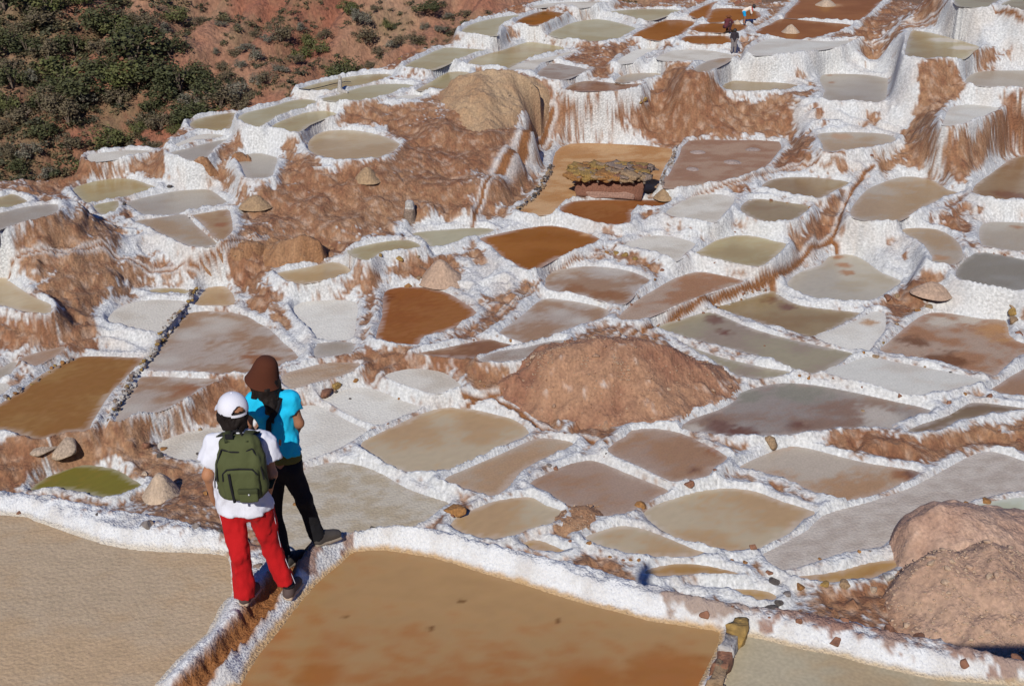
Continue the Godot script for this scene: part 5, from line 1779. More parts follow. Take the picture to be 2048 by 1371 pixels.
	pond("mottled brown pond with pale swirls below a thin white dividing bank", "mottled", -12.91, [-0.48,-41.64,-0.02,-42.57,0.48,-43.54,1.14,-44.89,1.92,-44.8,2.74,-44.46,3.6,-43.79,3.35,-42.97,2.77,-42.57,2.12,-41.95,1.49,-41.34,0.64,-40.74,0.22,-40.97])
	pond("long flat brown puddle under the dark brown pond", "wetbrown", -13, [-3.38,-40.08,-2.64,-40.43,-1.82,-40.87,-0.87,-41.32,-0.44,-41.09,0.34,-40.65,-0.32,-40.36,-0.79,-40,-1.19,-39.72,-1.66,-39.65,-2.37,-39.79,-2.97,-40])
	pond("lilac grey crusted flat left of the big brown mound", "lilac", -12.85, [-1.18,-39.19,-0.49,-39.96,0.45,-40.29,1.17,-40.73,1.84,-40.95,1.52,-40.39,0.86,-39.82,0.27,-39.19,-0.42,-38.98])
	pond("leaf shaped pale pond left of the big brown mound", "pale", -13.4, [-4.35,-39.13,-3.94,-39.54,-3.37,-39.75,-2.72,-39.61,-2.24,-39.34,-1.86,-38.73,-1.65,-38.27,-2.06,-38.01,-2.56,-37.76,-3.14,-38.08,-3.75,-38.53])
	pond("large clear tan pond just right of the turquoise shirt", "tanclear", -13.82, [-4.74,-35.05,-4.49,-35.51,-3.85,-36.22,-3.24,-36.91,-2.56,-37.48,-1.99,-37.63,-1.26,-37.48,-0.47,-37.09,0.15,-36.67,0.57,-35.81,-0.02,-35.21,-0.6,-34.63,-1.27,-33.91,-2,-33.31,-2.67,-33.22,-3.36,-33.46,-3.93,-34.01,-4.44,-34.54])
	pond("long pink tan pond under the large clear tan pond", "pinktan", -13.75, [-2.06,-32.69,-1.55,-33.28,-0.85,-33.91,-0.12,-34.57,0.56,-35.22,0.96,-35.38,1.5,-35.28,1.96,-34.99,1.47,-34.44,0.85,-33.94,0.36,-33.34,0.15,-32.95,-0.06,-32.4,-0.4,-31.89,-0.65,-31.78,-1.1,-32.11])
	pond("pink brown pond at the front foot of the big brown mound", "pinkbrown", -13.53, [2.92,-34.39,3.51,-35.07,3.73,-35.47,4.49,-35.6,5.31,-35.27,5.92,-34.55,6.52,-33.73,6.02,-33.13,5.76,-32.6,5.03,-32.36,4.59,-32.31,3.93,-33.01,3.31,-33.61,2.99,-33.92])
	pond("pink brown pond behind the cracked dirt pile", "pinkbrown", -13.71, [0.49,-32.47,0.91,-32.97,1.48,-33.49,2.01,-33.8,2.48,-33.85,2.98,-33.49,3.5,-33.02,4.02,-32.57,4.57,-32.08,4.18,-31.74,3.69,-31.27,3.32,-30.86,2.87,-30.68,2.58,-30.59,1.73,-30.99,1.6,-31.18,0.99,-32.03])
	pond("tan pond left of the cracked dirt pile, right behind the near bank", "tanclear", -13.73, [-1.72,-30.26,-1.54,-30.66,-1.12,-31.07,-0.6,-31.49,-0.11,-31.68,0.39,-31.78,0.68,-31.68,0.97,-31.31,1.49,-30.94,1.23,-30.48,0.94,-30.22,0.46,-30.04,0.04,-29.69,-0.52,-29.51,-1.13,-29.65,-1.47,-29.91])
	pond("tiny golden puddle behind the near bank below the cracked dirt pile", "gold", -13.88, [0.27,-29.59,0.6,-29.76,0.93,-29.63,1.29,-29.33,1.56,-29.12,0.92,-29.12,0.46,-29.33])
	pond("narrow tan pond right of the cracked dirt pile", "tanclear", -13.75, [2,-29.72,2.45,-30.02,2.93,-30.25,3.41,-30.2,3.85,-29.95,4.37,-29.54,4.91,-29.08,5.36,-28.79,4.46,-28.7,3.63,-28.65,3.2,-28.84,2.58,-29.1,2.08,-29.42])
	pond("thin tan sliver behind the black bundle", "gold", -13.8, [3.48,-28.16,3.9,-28.37,4.3,-28.46,4.96,-28.44,5.58,-28.21,5.99,-28,5.54,-27.96,4.9,-28,4.1,-27.89,3.59,-27.89])
	pond("large oval tan pond left of the long grey salt pond", "tanclear", -13.78, [3.71,-30.9,3.84,-31.2,4.31,-31.58,4.66,-31.77,5.36,-32.16,6.06,-32.33,6.5,-32.33,7.1,-32.16,7.78,-31.58,8.6,-31.01,8.18,-30.66,7.66,-29.94,7.06,-29.47,6.56,-29.08,5.85,-28.98,5.28,-29.17,4.42,-29.69,3.9,-30.4])
	pond("pinkish oval pond with a brown right tip above the long grey salt pond", "pinkbeige", -13.77, [6.77,-33.55,7.39,-34.1,8.09,-34.61,8.6,-34.86,9.2,-34.73,10,-34.23,10.81,-33.79,11.64,-33.52,12.18,-33.22,11.26,-32.43,10.31,-31.84,9.54,-31.56,9.21,-31.64,8.69,-32.15,8.02,-32.84,7.11,-33.37])
	pond("long grey salt pond leading to the right picture edge", "saltgrey", -13.81, [6.72,-28.98,7.26,-29.39,7.71,-29.78,8.17,-30.17,8.71,-30.88,9.48,-31.3,10.31,-31.67,11.79,-32.54,13.29,-33.77,14.18,-34.44,14.87,-34.59,15.55,-34.03,16.37,-33.3,16.01,-32.4,14.86,-32.15,14.02,-31.99,12.98,-31.53,12.45,-31.42,11.25,-30.66,10.61,-30.08,10.03,-29.31,8.93,-28.98,7.91,-28.49,7.12,-28.17,6.82,-28.49,6.72,-28.81])
	pond("pale green brine strip behind the gravel mound", "palegreen", -13.72, [12.84,-31.15,13.7,-31.52,14.7,-31.76,15.79,-31.86,15.17,-30.29,14.23,-30.47,13.63,-30.65,13.26,-30.97])
	pond("golden tan puddle left of the gravel mound", "gold", -13.88, [7.23,-28,8.06,-28.11,8.79,-28.35,9.55,-28.67,10.4,-28.79,10.17,-28.43,9.68,-28.11,9.35,-27.88,8.64,-27.72,7.97,-27.72,7.56,-27.88])
	pond("small golden puddle between crusted rocks behind the near bank", "gold", -13.98, [4.68,-27.68,5.3,-27.64,5.96,-27.6,6.48,-27.52,6.75,-27.34,6.76,-27.15,6.48,-27.04,5.98,-27.19,5.63,-27.49])
	pond("olive pond beside the long dirt path, with a white front wall", "olive", -12.4, [7.34,-48.4,7.61,-48.9,8.49,-50.15,9.43,-50.74,10.2,-50.58,10.93,-49.94,11.3,-49.63,10.82,-48.6,10.22,-47.61,9.71,-47.03,9.07,-47.22,8.21,-47.8])
	pond("wide grey pond with a rusty inflow stain", "greystain", -13.23, [10.91,-47.31,11.27,-48.06,11.82,-48.74,12.65,-49.34,13.23,-50.36,13.74,-50.67,14.36,-50.57,14.73,-49.74,15.02,-48.45,15.55,-47.59,14.98,-46.75,14.18,-45.76,13.61,-45.33,12.75,-45.29,11.83,-45.59,11.21,-46.12,10.92,-46.66])
	pond("tongue shaped grey pond above the rust stained pond", "sandgrey", -12.15, [16.22,-50.73,17,-50.95,17.79,-50.73,18.13,-49.76,18.08,-48.51,17.79,-47.51,17.21,-46.64,16.62,-46.45,16.28,-46.64,16.55,-47.42,16.62,-48.92,16.37,-49.76])
	pond("grey pond at the right picture edge below the brown water one", "grey", -12.18, [19.4,-50.41,19.94,-51.57,20.77,-51.84,21.75,-51.71,23.15,-51.38,21.59,-47.41,20.39,-47.98,19.57,-48.39,19.03,-48.87])
	pond("dark slate grey pond at the right edge above a tall white wall", "slate", -12.3, [17.04,-46.01,17.53,-46.95,18.59,-48.32,19.48,-48.12,20.24,-47.53,21.42,-46.95,20.16,-43.71,18.97,-44.05,18.22,-44.49,17.44,-44.84,16.99,-45.46])
	pond("olive brown pond fed by a thin rusty channel", "olivebrown", -13.36, [7.62,-45.13,8.19,-45.47,9.3,-46.18,10.22,-46.81,10.47,-46.35,10.84,-45.56,11.3,-45.21,12.03,-44.96,12.64,-44.79,13.12,-44.62,13.14,-44.45,12.36,-43.63,11.55,-42.83,10.95,-42.36,10.48,-42.52,9.73,-43.15,8.91,-43.87,8.3,-44.45])
	pond("long green grey pond slanting behind the big brown mound", "greenlong", -13.3, [5.13,-43.04,6.05,-43.69,7.07,-44.42,7.72,-44.37,8.49,-43.32,9.57,-42.31,10.65,-41.6,11.72,-40.95,11.95,-40.65,11.38,-40.03,10.76,-39.34,10.23,-39.11,9.81,-39.26,9.14,-40.03,8.09,-40.87,7,-41.6,5.87,-42.49])
	pond("green grey wedge of brine touching the big brown mound", "greenlong", -13.38, [6.01,-42.07,6.48,-41.42,7.23,-40.69,7.99,-40.19,8.84,-39.71,9.55,-39.4,8.95,-39.02,8.23,-38.89,7.67,-38.96,7.31,-39.64,6.64,-40.77])
	pond("white salt bed with a tan stain between two olive ponds", "white", -13.27, [10.88,-42.08,11.71,-42.78,12.91,-43.82,13.68,-44.57,13.98,-44.23,13.86,-43.58,13.55,-42.62,12.99,-41.7,12.54,-40.89,12.06,-40.89,11.5,-41.33])
	pond("mottled pink brown pond near the right edge under a white wall", "mottledpink", -13.38, [12.96,-41.06,13.4,-41.8,14.3,-43.03,15.19,-44.16,15.85,-44.66,16.61,-44.58,17.6,-44.08,18.44,-43.92,18.09,-42.56,18.32,-41.8,19.11,-41.65,18.85,-40.98,17.98,-40.88,17.53,-40.48,16.6,-39.36,16.33,-39.09,15.59,-39.5,14.83,-40.05,14,-40.48])
	pond("pale bluish salt pond between the mottled pond and the mauve pond", "bluewhite", -13.26, [10.58,-39.11,11.44,-39.8,12.37,-40.43,13.04,-40.08,13.87,-39.66,14.68,-39.24,15.36,-38.84,15.88,-38.51,15.49,-38.18,14.57,-37.79,13.26,-37.35,12.6,-37.6,11.66,-38.31])
	pond("dark mauve brown pond right of the big brown mound", "mauve", -13.49, [5.28,-35.46,5.69,-36.16,6.6,-36.76,7.32,-37.5,7.52,-38,8.17,-38.46,9.03,-38.79,9.82,-38.72,10.57,-38.46,11.59,-37.94,12.57,-37.37,13.56,-36.76,12.92,-36.28,12.33,-35.92,11.94,-35.69,11.98,-35.44,10.97,-35.48,9.88,-35.39,8.76,-35.14,7.66,-34.95,7.24,-35.01,6.11,-35.21])
	pond("murky brown crescent of brine near the right edge", "murky", -13.44, [12.21,-35.14,12.86,-35.71,13.9,-36.3,14.53,-36.9,14.97,-37.21,15.56,-37.15,16.52,-36.84,16.92,-36.78,16.81,-36.48,16.38,-36.48,15.58,-36.42,14.37,-36.06,13.97,-35.83,13.65,-35.48,13.01,-35.14])
	pond("pink brown pond corner at the right edge above the murky crescent", "pinkbrown", -13.45, [15.76,-38.05,16.36,-38.64,17.62,-39.85,19.15,-40.63,17.94,-37.54,16.8,-37.6,16.23,-37.77])
	pond("pinkish grey flat along the thin channel left of the olive pond", "mottledpink", -12.9, [3.79,-42.89,4.63,-44.63,5.51,-45.86,6.38,-47.03,7.36,-47.75,8.13,-47.47,9.12,-46.71,8.45,-46.07,7.5,-45.34,6.03,-44.04,4.85,-42.94,4.37,-42.66])
	pond("pale flat above the yellow stained bank", "pale", -12.31, [4.47,-49.11,5.03,-49.91,5.95,-50.47,6.95,-50.09,7.53,-49.36,6.97,-48.28,6.46,-47.36,5.82,-48.17,5.07,-48.75])
	pond("upper of two olive ponds beside the curved dirt path", "olivebrown", -11.64, [11.05,-54.95,11.73,-56.13,12.6,-56.59,13.7,-56.62,14.64,-56.26,15.29,-55.73,14.4,-54.56,13.47,-53.43,12.87,-53.43,11.95,-54.05,11.35,-54.51])
	pond("lower of two olive ponds beside the curved dirt path", "olivebrown", -11.79, [9.76,-52.34,10.1,-53.29,10.64,-53.83,11.29,-53.66,12.24,-53.17,12.83,-52.81,12.48,-51.87,11.79,-50.95,11.14,-50.55,10.46,-50.73,9.88,-51.52])
	pond("large beige pond right of the curved dirt path", "sandgrey", -11.71, [14.29,-51.62,14.74,-52.8,15.76,-54.79,16.64,-55.83,17.95,-56.91,18.78,-56.77,19.29,-56.09,19.46,-54.91,19.95,-54.28,19.15,-53.9,18.18,-52.92,17.2,-51.86,16.13,-50.6,15.39,-50.49,14.63,-50.6,14.29,-50.94])
	pond("brown water pond reaching the right picture edge", "brownwater", -11.43, [20.11,-53.63,20.6,-54.78,21.88,-56.51,23.55,-58.78,24.43,-59.37,26.25,-59.67,23.22,-51.93,21.88,-52.41,20.84,-52.41,20.27,-52.89])
	pond("pale pond left of the two olive ponds", "pale", -11.74, [6.48,-51.72,7.42,-53.39,8.3,-54.25,9.2,-54.33,9.72,-53.74,9.54,-52.89,8.95,-51.52,8.4,-50.4,7.6,-50.59,6.94,-51.12])
	pond("brown brine pond in front of the stone hut", "darkbrown", -11.94, [2.03,-52.44,2.3,-53.52,3,-54.06,4.14,-54.18,5.65,-54.18,6.76,-53.96,6.94,-53.52,6.28,-52.92,5.46,-52.92,5.11,-52.32,4.91,-50.73,3.98,-50.73,2.87,-51.52])
	pond("flat grey tan pool below a tall white and brown wall", "sandgrey", -10.59, [14.61,-59.99,15,-60.47,16.12,-60.63,17.57,-60.47,18.18,-59.99,18.21,-59.2,17.6,-58.44,16.64,-57.84,15.31,-57.25,14.34,-57.1,14.51,-58.44])
	pond("square grey pond on a high white terrace at upper right", "grey", -9.54, [16.58,-68.44,17.04,-68.87,17.97,-68.87,19.02,-68.65,19.9,-67.81,19.83,-67.18,19.04,-64.41,18.28,-62.38,17.1,-62.38,15.86,-62.48,15.36,-62.92,15.95,-64.8,16.21,-67.18])
	pond("olive pond with a pale corner on the upper right terrace", "olive", -7.43, [19.75,-64.66,21.41,-69.56,21.88,-69.91,22.44,-69.31,23.08,-67.85,23.52,-66.45,23.76,-65.32,22.9,-64.01,21.93,-62.34,21.15,-62.22,20.19,-62.34,19.3,-62.75])
	pond("pale blue grey strip below the pond with the salt cone", "bluewhite", -8.24, [12.55,-68.56,13.34,-70.45,14.36,-71.93,15.65,-71.68,17.44,-71.18,19.01,-71.43,17.52,-69.49,15.88,-68.33,14.38,-67.65,12.77,-67.2])
	pond("brown pond with a salt cone standing in it", "brown", -8.27, [13.7,-73.64,15.23,-76.63,16.17,-78.36,16.97,-78.24,18.8,-77.2,20.02,-76.35,19.22,-74.7,17.88,-73.11,16.01,-71.59,14.82,-72.34])
	pond("brown pond at the top edge behind the salt cone", "brown", -8.24, [16.4,-78.48,17.48,-81.87,18.7,-85.19,19.94,-89.52,25.67,-89.52,23.59,-83.83,21.95,-79.99,20.38,-77.03,18.89,-77.6,17.58,-78.19])
	pond("small brown pond left of the bending worker, farthest up", "brown", -8.14, [10.67,-79.09,11.74,-81.58,12.93,-83.88,13.64,-84.22,12.73,-82.55,12.07,-79.4,11.37,-77.32])
	pond("brown pond right behind the bending worker", "brown", -8.16, [11.55,-77.14,12.23,-80.13,12.8,-81.51,14.39,-81.38,15.23,-80.13,14.81,-77.72,14.09,-77.14,13,-76.69,11.56,-76.46])
	pond("brown pond left of the crouching worker", "brown", -8.19, [10.18,-73.99,11.02,-76.18,12.57,-76.46,13.53,-76.18,13.74,-75.62,12.89,-73.46,11.51,-73.36])
	pond("brown pond left of the standing worker", "brown", -8.32, [9.39,-71.85,9.84,-73.13,11.12,-73.28,12.25,-73.02,12.05,-70.53,10.76,-70.72,9.49,-71.11])
	pond("brown pond far left of the workers, beside a grey green pond", "brown", -8.35, [6.77,-73.29,7.9,-75.96,9.28,-78.53,10.72,-78.24,10.94,-77.37,10.39,-75.69,8.86,-72.01,7.64,-72.26])
	pond("shallow olive brown pool on a ledge above the salt fields", "olivebrown", -9.56, [10.75,-65.66,11.62,-67.28,12.58,-67.07,13.9,-66.87,14.99,-66.06,13.87,-64.88,12.44,-64.69,11.22,-64.69])
	pond("pale crusted flat in front of the standing worker", "pale", -8.6, [7.68,-68.52,8.78,-70.41,10.32,-70.68,11.66,-69.59,11.88,-68.39,10.66,-67.36,9.07,-67.23,8.06,-67.61])
	pond("small tan grey pool at the foot of a winding white bank", "sandgrey", -8.56, [9.25,-65.12,9.87,-66.8,11.14,-68.12,11.65,-67.9,10.4,-65.53,9.73,-64.51])
	pond("olive pond cut by the top edge at upper right", "olive", -5.74, [23.16,-68.3,24.63,-72.93,27.68,-72.93,25.88,-69.4,24.41,-66.96,23.35,-67.22])
	pond("olive tan pond in the top right corner", "olive", -5.64, [25.21,-67.4,26.18,-68.77,27.55,-70.48,28.77,-71.07,26.69,-65.58,25.75,-65.58,25.24,-66.35])
	pond("pale grey pond at the right edge beside the brown chute", "grey", -8.39, [21.91,-61.58,22.58,-63.12,23.59,-64.11,25.74,-64.32,26.78,-63.91,25.32,-60.11,23.18,-60.48,22.16,-60.84])
	pond("pale blue grey pond at the foot of the brown chute", "bluewhite", -9.22, [19.87,-57.84,20.54,-59.48,21.21,-60.33,22.17,-60.5,23.08,-59.82,22.33,-58.81,21.11,-57.52,20.03,-56.59,19.41,-56.59])
	pond("dry tan gravel field round the stone hut", "drytan", -11.93, [0.24,-52.64,1.02,-54.42,1.64,-57.09,1.94,-59.57,2.13,-61.78,2.95,-63.47,4.98,-63.47,8.04,-62.52,7.39,-59.57,6.76,-56.69,6.62,-54.93,5.03,-54.64,2.8,-54.49,2.04,-53.2,1.71,-52.09,0.77,-51.96])
	pond("dry pink salt field with small white heaps", "drypink", -11.34, [8.73,-61.85,10.8,-61.95,13.22,-61.67,12.58,-59.22,11.5,-56.87,10.24,-55.52,8.8,-54.82,7.02,-53.85,6.66,-54.37,7.28,-56.7,7.95,-59.22])
	pond("grey green pond beside the stone walled brown tank", "greygreen", -8.08, [-2.83,-72.86,-2.61,-75,-1.56,-76.97,-0.45,-78.14,0.48,-78.56,-0.04,-76.4,-0.73,-74.73,-0.84,-71.83,-1.75,-72.09])
	pond("rusty brown tank with a raised streaked stone wall", "browntank", -7.98, [0.11,-75.26,0.78,-77.55,1.95,-79.54,2.97,-78.81,3.16,-78.33,2.38,-76.39,1.44,-74.44,0.76,-74.88])
	pond("large grey green pond right of the rusty brown tank", "greygreen", -8.47, [2.03,-74.2,2.9,-76.63,3.69,-78.34,5.2,-79.52,6.56,-78.05,7.49,-75.8,6.67,-74.46,5.94,-72.65,5.04,-72.15,3.63,-72.65])
	pond("grey green pond near the top edge left of the brown ponds", "greygreen", -8.15, [5.86,-80.07,7.42,-81,9.03,-81.19,10.47,-80.69,9.28,-78.55,7.97,-76.8,7,-78.55])
	pond("thin pale pond at the top edge of the terraces", "pale", -7.78, [0.9,-79.39,2.09,-80.97,4.24,-81.62,6.28,-81.62,5.24,-80.33,4.12,-79.08,3.13,-80.33,1.95,-79.39])
	pond("slanting grey green pond at the ravine edge left of the tan mound", "greygreen", -8.76, [-5.69,-67.12,-4.86,-69.56,-3.87,-72.02,-2.9,-71.93,-1.46,-71.44,-1.92,-70.73,-2.45,-69.79,-3.29,-67.77,-4.1,-66.06,-5.02,-66.48])
	pond("long beige pond behind the tan earth mound", "olive", -8.89, [-2.4,-68.18,-1.91,-70.21,-0.51,-72.1,0.85,-74.35,1.93,-73.84,3.14,-72.35,2.05,-70.91,0.9,-69.52,-0.03,-67.74,-0.39,-67.1,-1.39,-67.74])
	pond("olive pond touching the left foot of the tan earth mound", "olive", -9.17, [-4.81,-63.36,-4.08,-65.5,-3.47,-67.57,-2.3,-67.57,-2.35,-66.32,-2.64,-64.71,-3.45,-63.36,-4.12,-63.17])
	pond("tiny pale pool left below the tan earth mound", "pale", -9.37, [-5.9,-62.02,-5.56,-62.93,-4.9,-63.22,-4.37,-62.93,-5.06,-62.02])
	pond("lilac crusted bed right of the tan earth mound", "lilac", -9.07, [1.21,-66.27,2.1,-69.27,3.01,-68.83,4.05,-67.74,3.35,-66.27,2.42,-65.05])
	pond("pale strip of salt along the bank behind the tan earth mound", "pale", -8.9, [-0.26,-67.06,0.61,-68.8,1.64,-69.8,2.42,-70.63,3.11,-71.58,3.58,-71.43,2.58,-69.8,1.53,-68.54,1.04,-66.39,0.33,-66.64])
	pond("shallow brown pool on top of the streaked cliff", "wetbrown", -9.38, [2.66,-64.48,3.34,-66.05,4.26,-66.46,5.71,-65.65,6.7,-65.85,6.44,-64.87,5.16,-64.17,3.42,-63.98])
	pond("grey pool behind the yellow topped rock", "sandgrey", -9.32, [5.31,-66.19,6.16,-67.84,7.73,-68.06,7.84,-67.42,6.74,-66.27,5.71,-65.66])
	pond("white salt ramp left of the crusted flat near the workers", "white", -8.8, [5.43,-67.94,6.61,-71.14,7.64,-72.13,8.13,-71.7,7.26,-70.18,6.34,-68.07])
	near_pond("nearbeige", -0.08, [-5.601,-8.64,-4.03,-8.647,-3.729,-8.559,-3.408,-8.386,-3.098,-8.233,-2.815,-8.151,-2.553,-8.124,-2.29,-8.103,-2.119,-8.056,-2.045,-7.816,-1.981,-7.568,-2.01,-7.538,-2.051,-7.395,-2.066,-7.139,-2.136,-6.987,-2.206,-6.844,-2.287,-6.582,-2.367,-6.301,-4.365,-6.21])
	near_pond("nearbrown", -0.11, [-1.218,-8.142,-1.144,-8.183,-0.975,-8.196,-0.779,-8.149,-0.568,-8.082,-0.359,-7.976,-0.191,-7.879,-0.004,-7.79,0.244,-7.659,0.461,-7.538,0.602,-7.472,0.779,-7.396,0.949,-7.315,1.118,-7.275,1.3,-7.219,1.421,-7.18,1.365,-6.983,1.283,-6.8,1.194,-6.599,1.072,-6.29,-1.862,-6.245,-1.75,-6.619,-1.715,-6.92,-1.623,-7.18,-1.51,-7.538,-1.38,-7.834,-1.277,-8.009])
	near_pond("nearbeige2", -0.1, [1.605,-7.122,1.785,-7.051,1.977,-6.97,2.159,-6.917,2.31,-6.834,2.516,-6.757,2.714,-6.676,2.874,-6.651,3.287,-6.606,4.664,-6.466,4.518,-6.188,1.212,-6.188,1.361,-6.606,1.466,-6.865,1.536,-7.051])
	near_stain(1, 0.318, -7.304, 0.032, "leaf")
	near_stain(1, -0.556, -7.224, 0.037, "leaf")
	near_stain(1, -0.361, -7.532, 0.027, "leaf")
	near_stain(1, -1.163, -7.361, 0.027, "leaf")
	near_stain(1, 1.025, -6.698, 0.302, "rust")
	near_stain(1, 0.503, -6.648, 0.249, "rust")
	near_stain(1, -1.249, -6.723, 0.202, "rust")
	patch(-3.75, -57.04, 3.2, -1)
	patch(-1.48, -57.67, 2.42, -1)
	patch(-0.1, -62.43, 1.73, -1.3)
	patch(-5.68, -52.74, 2.75, -1)
	patch(-7.91, -51.69, 2.47, -1)
	patch(-9.78, -51.54, 1.73, -1.2)
	patch(-3.14, -53.51, 1.77, -0.8)
	patch(-9.33, -54.5, 1.29, -1)
	patch(-10.35, -56.88, 0.67, -1.2)
	patch(-7.03, -53.69, 0.76, -1)
	patch(-7.96, -54.23, 0.56, 0.5)
	patch(-8.37, -53.97, 0.46, 0.5)
	patch(-9.33, -61.3, 0.72, -1.2)
	patch(-7.36, -61.19, 1.71, -0.6)
	patch(-5.37, -60.47, 1.12, -0.7)
	patch(-4.09, -59.06, 1.1, -1)
	patch(-13.26, -57.71, 1.24, -1.2)
	patch(-14.4, -55.47, 1.07, -0.8)
	patch(-16.57, -56.79, 1.66, -0.8)
	patch(-19.64, -56.32, 1.25, -1)
	patch(-18.8, -56.52, 1.11, -1)
	patch(-17.97, -56.88, 0.83, -0.6)
	patch(-20.44, -55.93, 0.69, -0.2)
	patch(-17.88, -47.22, 1.19, -0.9)
	patch(-18.37, -46.2, 1.17, -1)
	patch(-17.45, -46.81, 1.42, -0.9)
	patch(-16.37, -48.09, 0.72, -0.8)
	patch(-18.87, -52.96, 0.53, -0.4)
	patch(-17.19, -48.48, 0.61, -0.3)
	patch(-13.78, -47.8, 2.13, 0.9)
	patch(-15.32, -48.47, 0.97, 0.8)
	patch(-11.9, -47.46, 0.93, 0.6)
	patch(-17.02, -44.23, 1.37, -0.7)
	patch(-16.61, -45.31, 1.16, -0.9)
	patch(-18.28, -45.44, 0.93, -0.5)
	patch(-16.03, -46.61, 0.94, -0.8)
	patch(-17.47, -45.15, 0.46, 1)
	patch(-16.61, -44.07, 0.91, -1)
	patch(-15.93, -44.76, 0.69, -1)
	patch(-15.74, -42.91, 0.88, -1.2)
	patch(-14.31, -47.23, 1.42, -0.8)
	patch(-11.96, -47.41, 1.17, -0.8)
	patch(-10.43, -47.83, 1.17, -1.2)
	patch(-8.59, -48.89, 1.42, -1.2)
	patch(-7.84, -49.34, 0.95, -1)
	patch(-10.85, -48.11, 0.94, -1)
	patch(-9.82, -49, 0.95, -1)
	patch(-13.29, -47.08, 0.94, -0.9)
	patch(-14.15, -42.3, 1.3, 1.3)
	patch(-13.31, -41.79, 1.07, 1.3)
	patch(-15.23, -42.95, 0.66, 0.7)
	patch(-16.27, -41.85, 1.3, -1)
	patch(-17.28, -41.56, 1.09, -0.8)
	patch(-15.56, -41.56, 0.65, -1)
	patch(-16.77, -40.41, 0.64, -0.7)
	patch(-17.77, -41.32, 0.55, 0.4)
	patch(-16.47, -39.48, 0.74, -0.3)
	patch(-9.02, -43.9, 0.65, -1)
	patch(-8.51, -44.32, 0.55, -1)
	patch(-9.42, -45.24, 0.45, -0.7)
	patch(-7.75, -45.47, 0.56, -0.6)
	patch(-6.63, -45.97, 0.67, -0.8)
	patch(-5.86, -46.05, 0.89, -0.7)
	patch(-5.39, -44.99, 0.66, -1)
	patch(-5.4, -43.3, 0.53, -1)
	patch(-5.1, -41.28, 0.41, -0.8)
	patch(-7.59, -41.89, 0.63, 1.3)
	patch(-7.89, -42.68, 0.42, 1.2)
	patch(-4.01, -47.15, 1.14, -0.5)
	patch(-2.85, -47.43, 1.03, -0.8)
	patch(-0.66, -46.84, 1.58, 1.6)
	patch(-1.24, -46.03, 1.33, 1.5)
	patch(-1.67, -47.87, 0.69, 1.2)
	patch(-0.08, -45.64, 0.88, 1.4)
	patch(-3.42, -46.98, 0.45, -0.8)
	patch(0.69, -45.37, 0.88, -0.7)
	patch(0.31, -45.82, 0.55, -0.6)
	patch(-0.45, -43.91, 0.86, 0.1)
	patch(-1.15, -42.13, 0.83, 0.4)
	patch(-2.19, -41.36, 0.81, 0.5)
	patch(-3.24, -51.05, 0.73, 0.6)
	patch(-0.51, -52.04, 1.48, 0.8)
	patch(1.19, -51.83, 1.47, 0.9)
	patch(2.65, -51.17, 1.46, 1.2)
	patch(4.69, -50.48, 0.96, 0.6)
	patch(5.8, -51.12, 0.98, 0.9)
	patch(3.14, -48.46, 0.93, 0.8)
	patch(5.11, -47.95, 1.16, 0.2)
	patch(5.84, -47.34, 0.69, -0.5)
	patch(4.55, -48.49, 0.47, -0.5)
	patch(0.78, -53.34, 1.01, -1.3)
	patch(0.13, -54.06, 0.77, -1.2)
	patch(-0.09, -52.45, 0.74, -1.2)
	patch(1.26, -55.59, 0.65, -1)
	patch(-0.32, -56.39, 0.79, 0.5)
	patch(0.87, -60.07, 0.84, 0.9)
	patch(0.61, -58.17, 0.82, 1)
	patch(-0.76, -55.36, 0.57, 0.8)
	patch(1.91, -63.01, 0.64, 0.5)
	patch(4.43, -63.84, 2.07, -0.8)
	patch(3.43, -63.75, 1.48, -0.3)
	patch(4.46, -63.77, 2.67, 0.7)
	patch(6.48, -63.68, 2.38, 0.6)
	patch(5.71, -63.98, 1.78, -0.2)
	patch(3.17, -63.96, 0.89, -0.7)
	patch(7, -64.4, 1.79, -0.7)
	patch(8.22, -63.63, 1.78, -1.1)
	patch(9.4, -62.94, 2.06, -1)
	patch(11.12, -62.7, 2.07, -0.9)
	patch(12.62, -62.78, 1.78, -0.4)
	patch(12.92, -63.37, 1.19, -0.3)
	patch(10.41, -63.29, 1.19, -0.1)
	patch(8.73, -64.05, 1.19, -1)
	patch(7.97, -63.18, 0.74, -1)
	patch(12.04, -67.44, 1.89, 0.9)
	patch(14.06, -67.2, 2.52, 1.1)
	patch(16.48, -68.55, 1.94, 1.2)
	patch(18.82, -69.31, 1.65, 1.1)
	patch(20.18, -68.64, 1.31, 1.3)
	patch(13.92, -67.21, 0.31, -2)
	patch(17.18, -69.04, 0.26, -1.6)
	patch(13.03, -67, 0.94, -0.2)
	patch(21.06, -72.19, 1.03, 1)
	patch(16.96, -61.46, 2.06, 1.3)
	patch(18.78, -61.25, 1.48, 1.2)
	patch(15.09, -61.77, 1.18, 1.3)
	patch(17.95, -61.71, 0.44, -1.3)
	patch(19.3, -61.75, 1.19, 0.7)
	patch(14.33, -62.96, 0.89, 1.2)
	patch(14.38, -61.67, 0.88, 0.6)
	patch(20.28, -60.75, 1.33, -1.6)
	patch(19.5, -59.45, 1.16, -1.6)
	patch(20.88, -61.6, 1.19, -1.5)
	patch(23.44, -64.38, 1.1, -1.5)
	patch(24.41, -65.05, 0.95, -1)
	patch(24.89, -65.21, 1.27, 0.9)
	patch(18.93, -59.7, 0.87, -1.4)
	patch(21.09, -61.31, 0.74, -1.3)
	patch(22.15, -60.63, 0.74, -0.2)
	patch(22.79, -58.81, 0.87, -1.3)
	patch(23.85, -59.75, 1.19, -1.3)
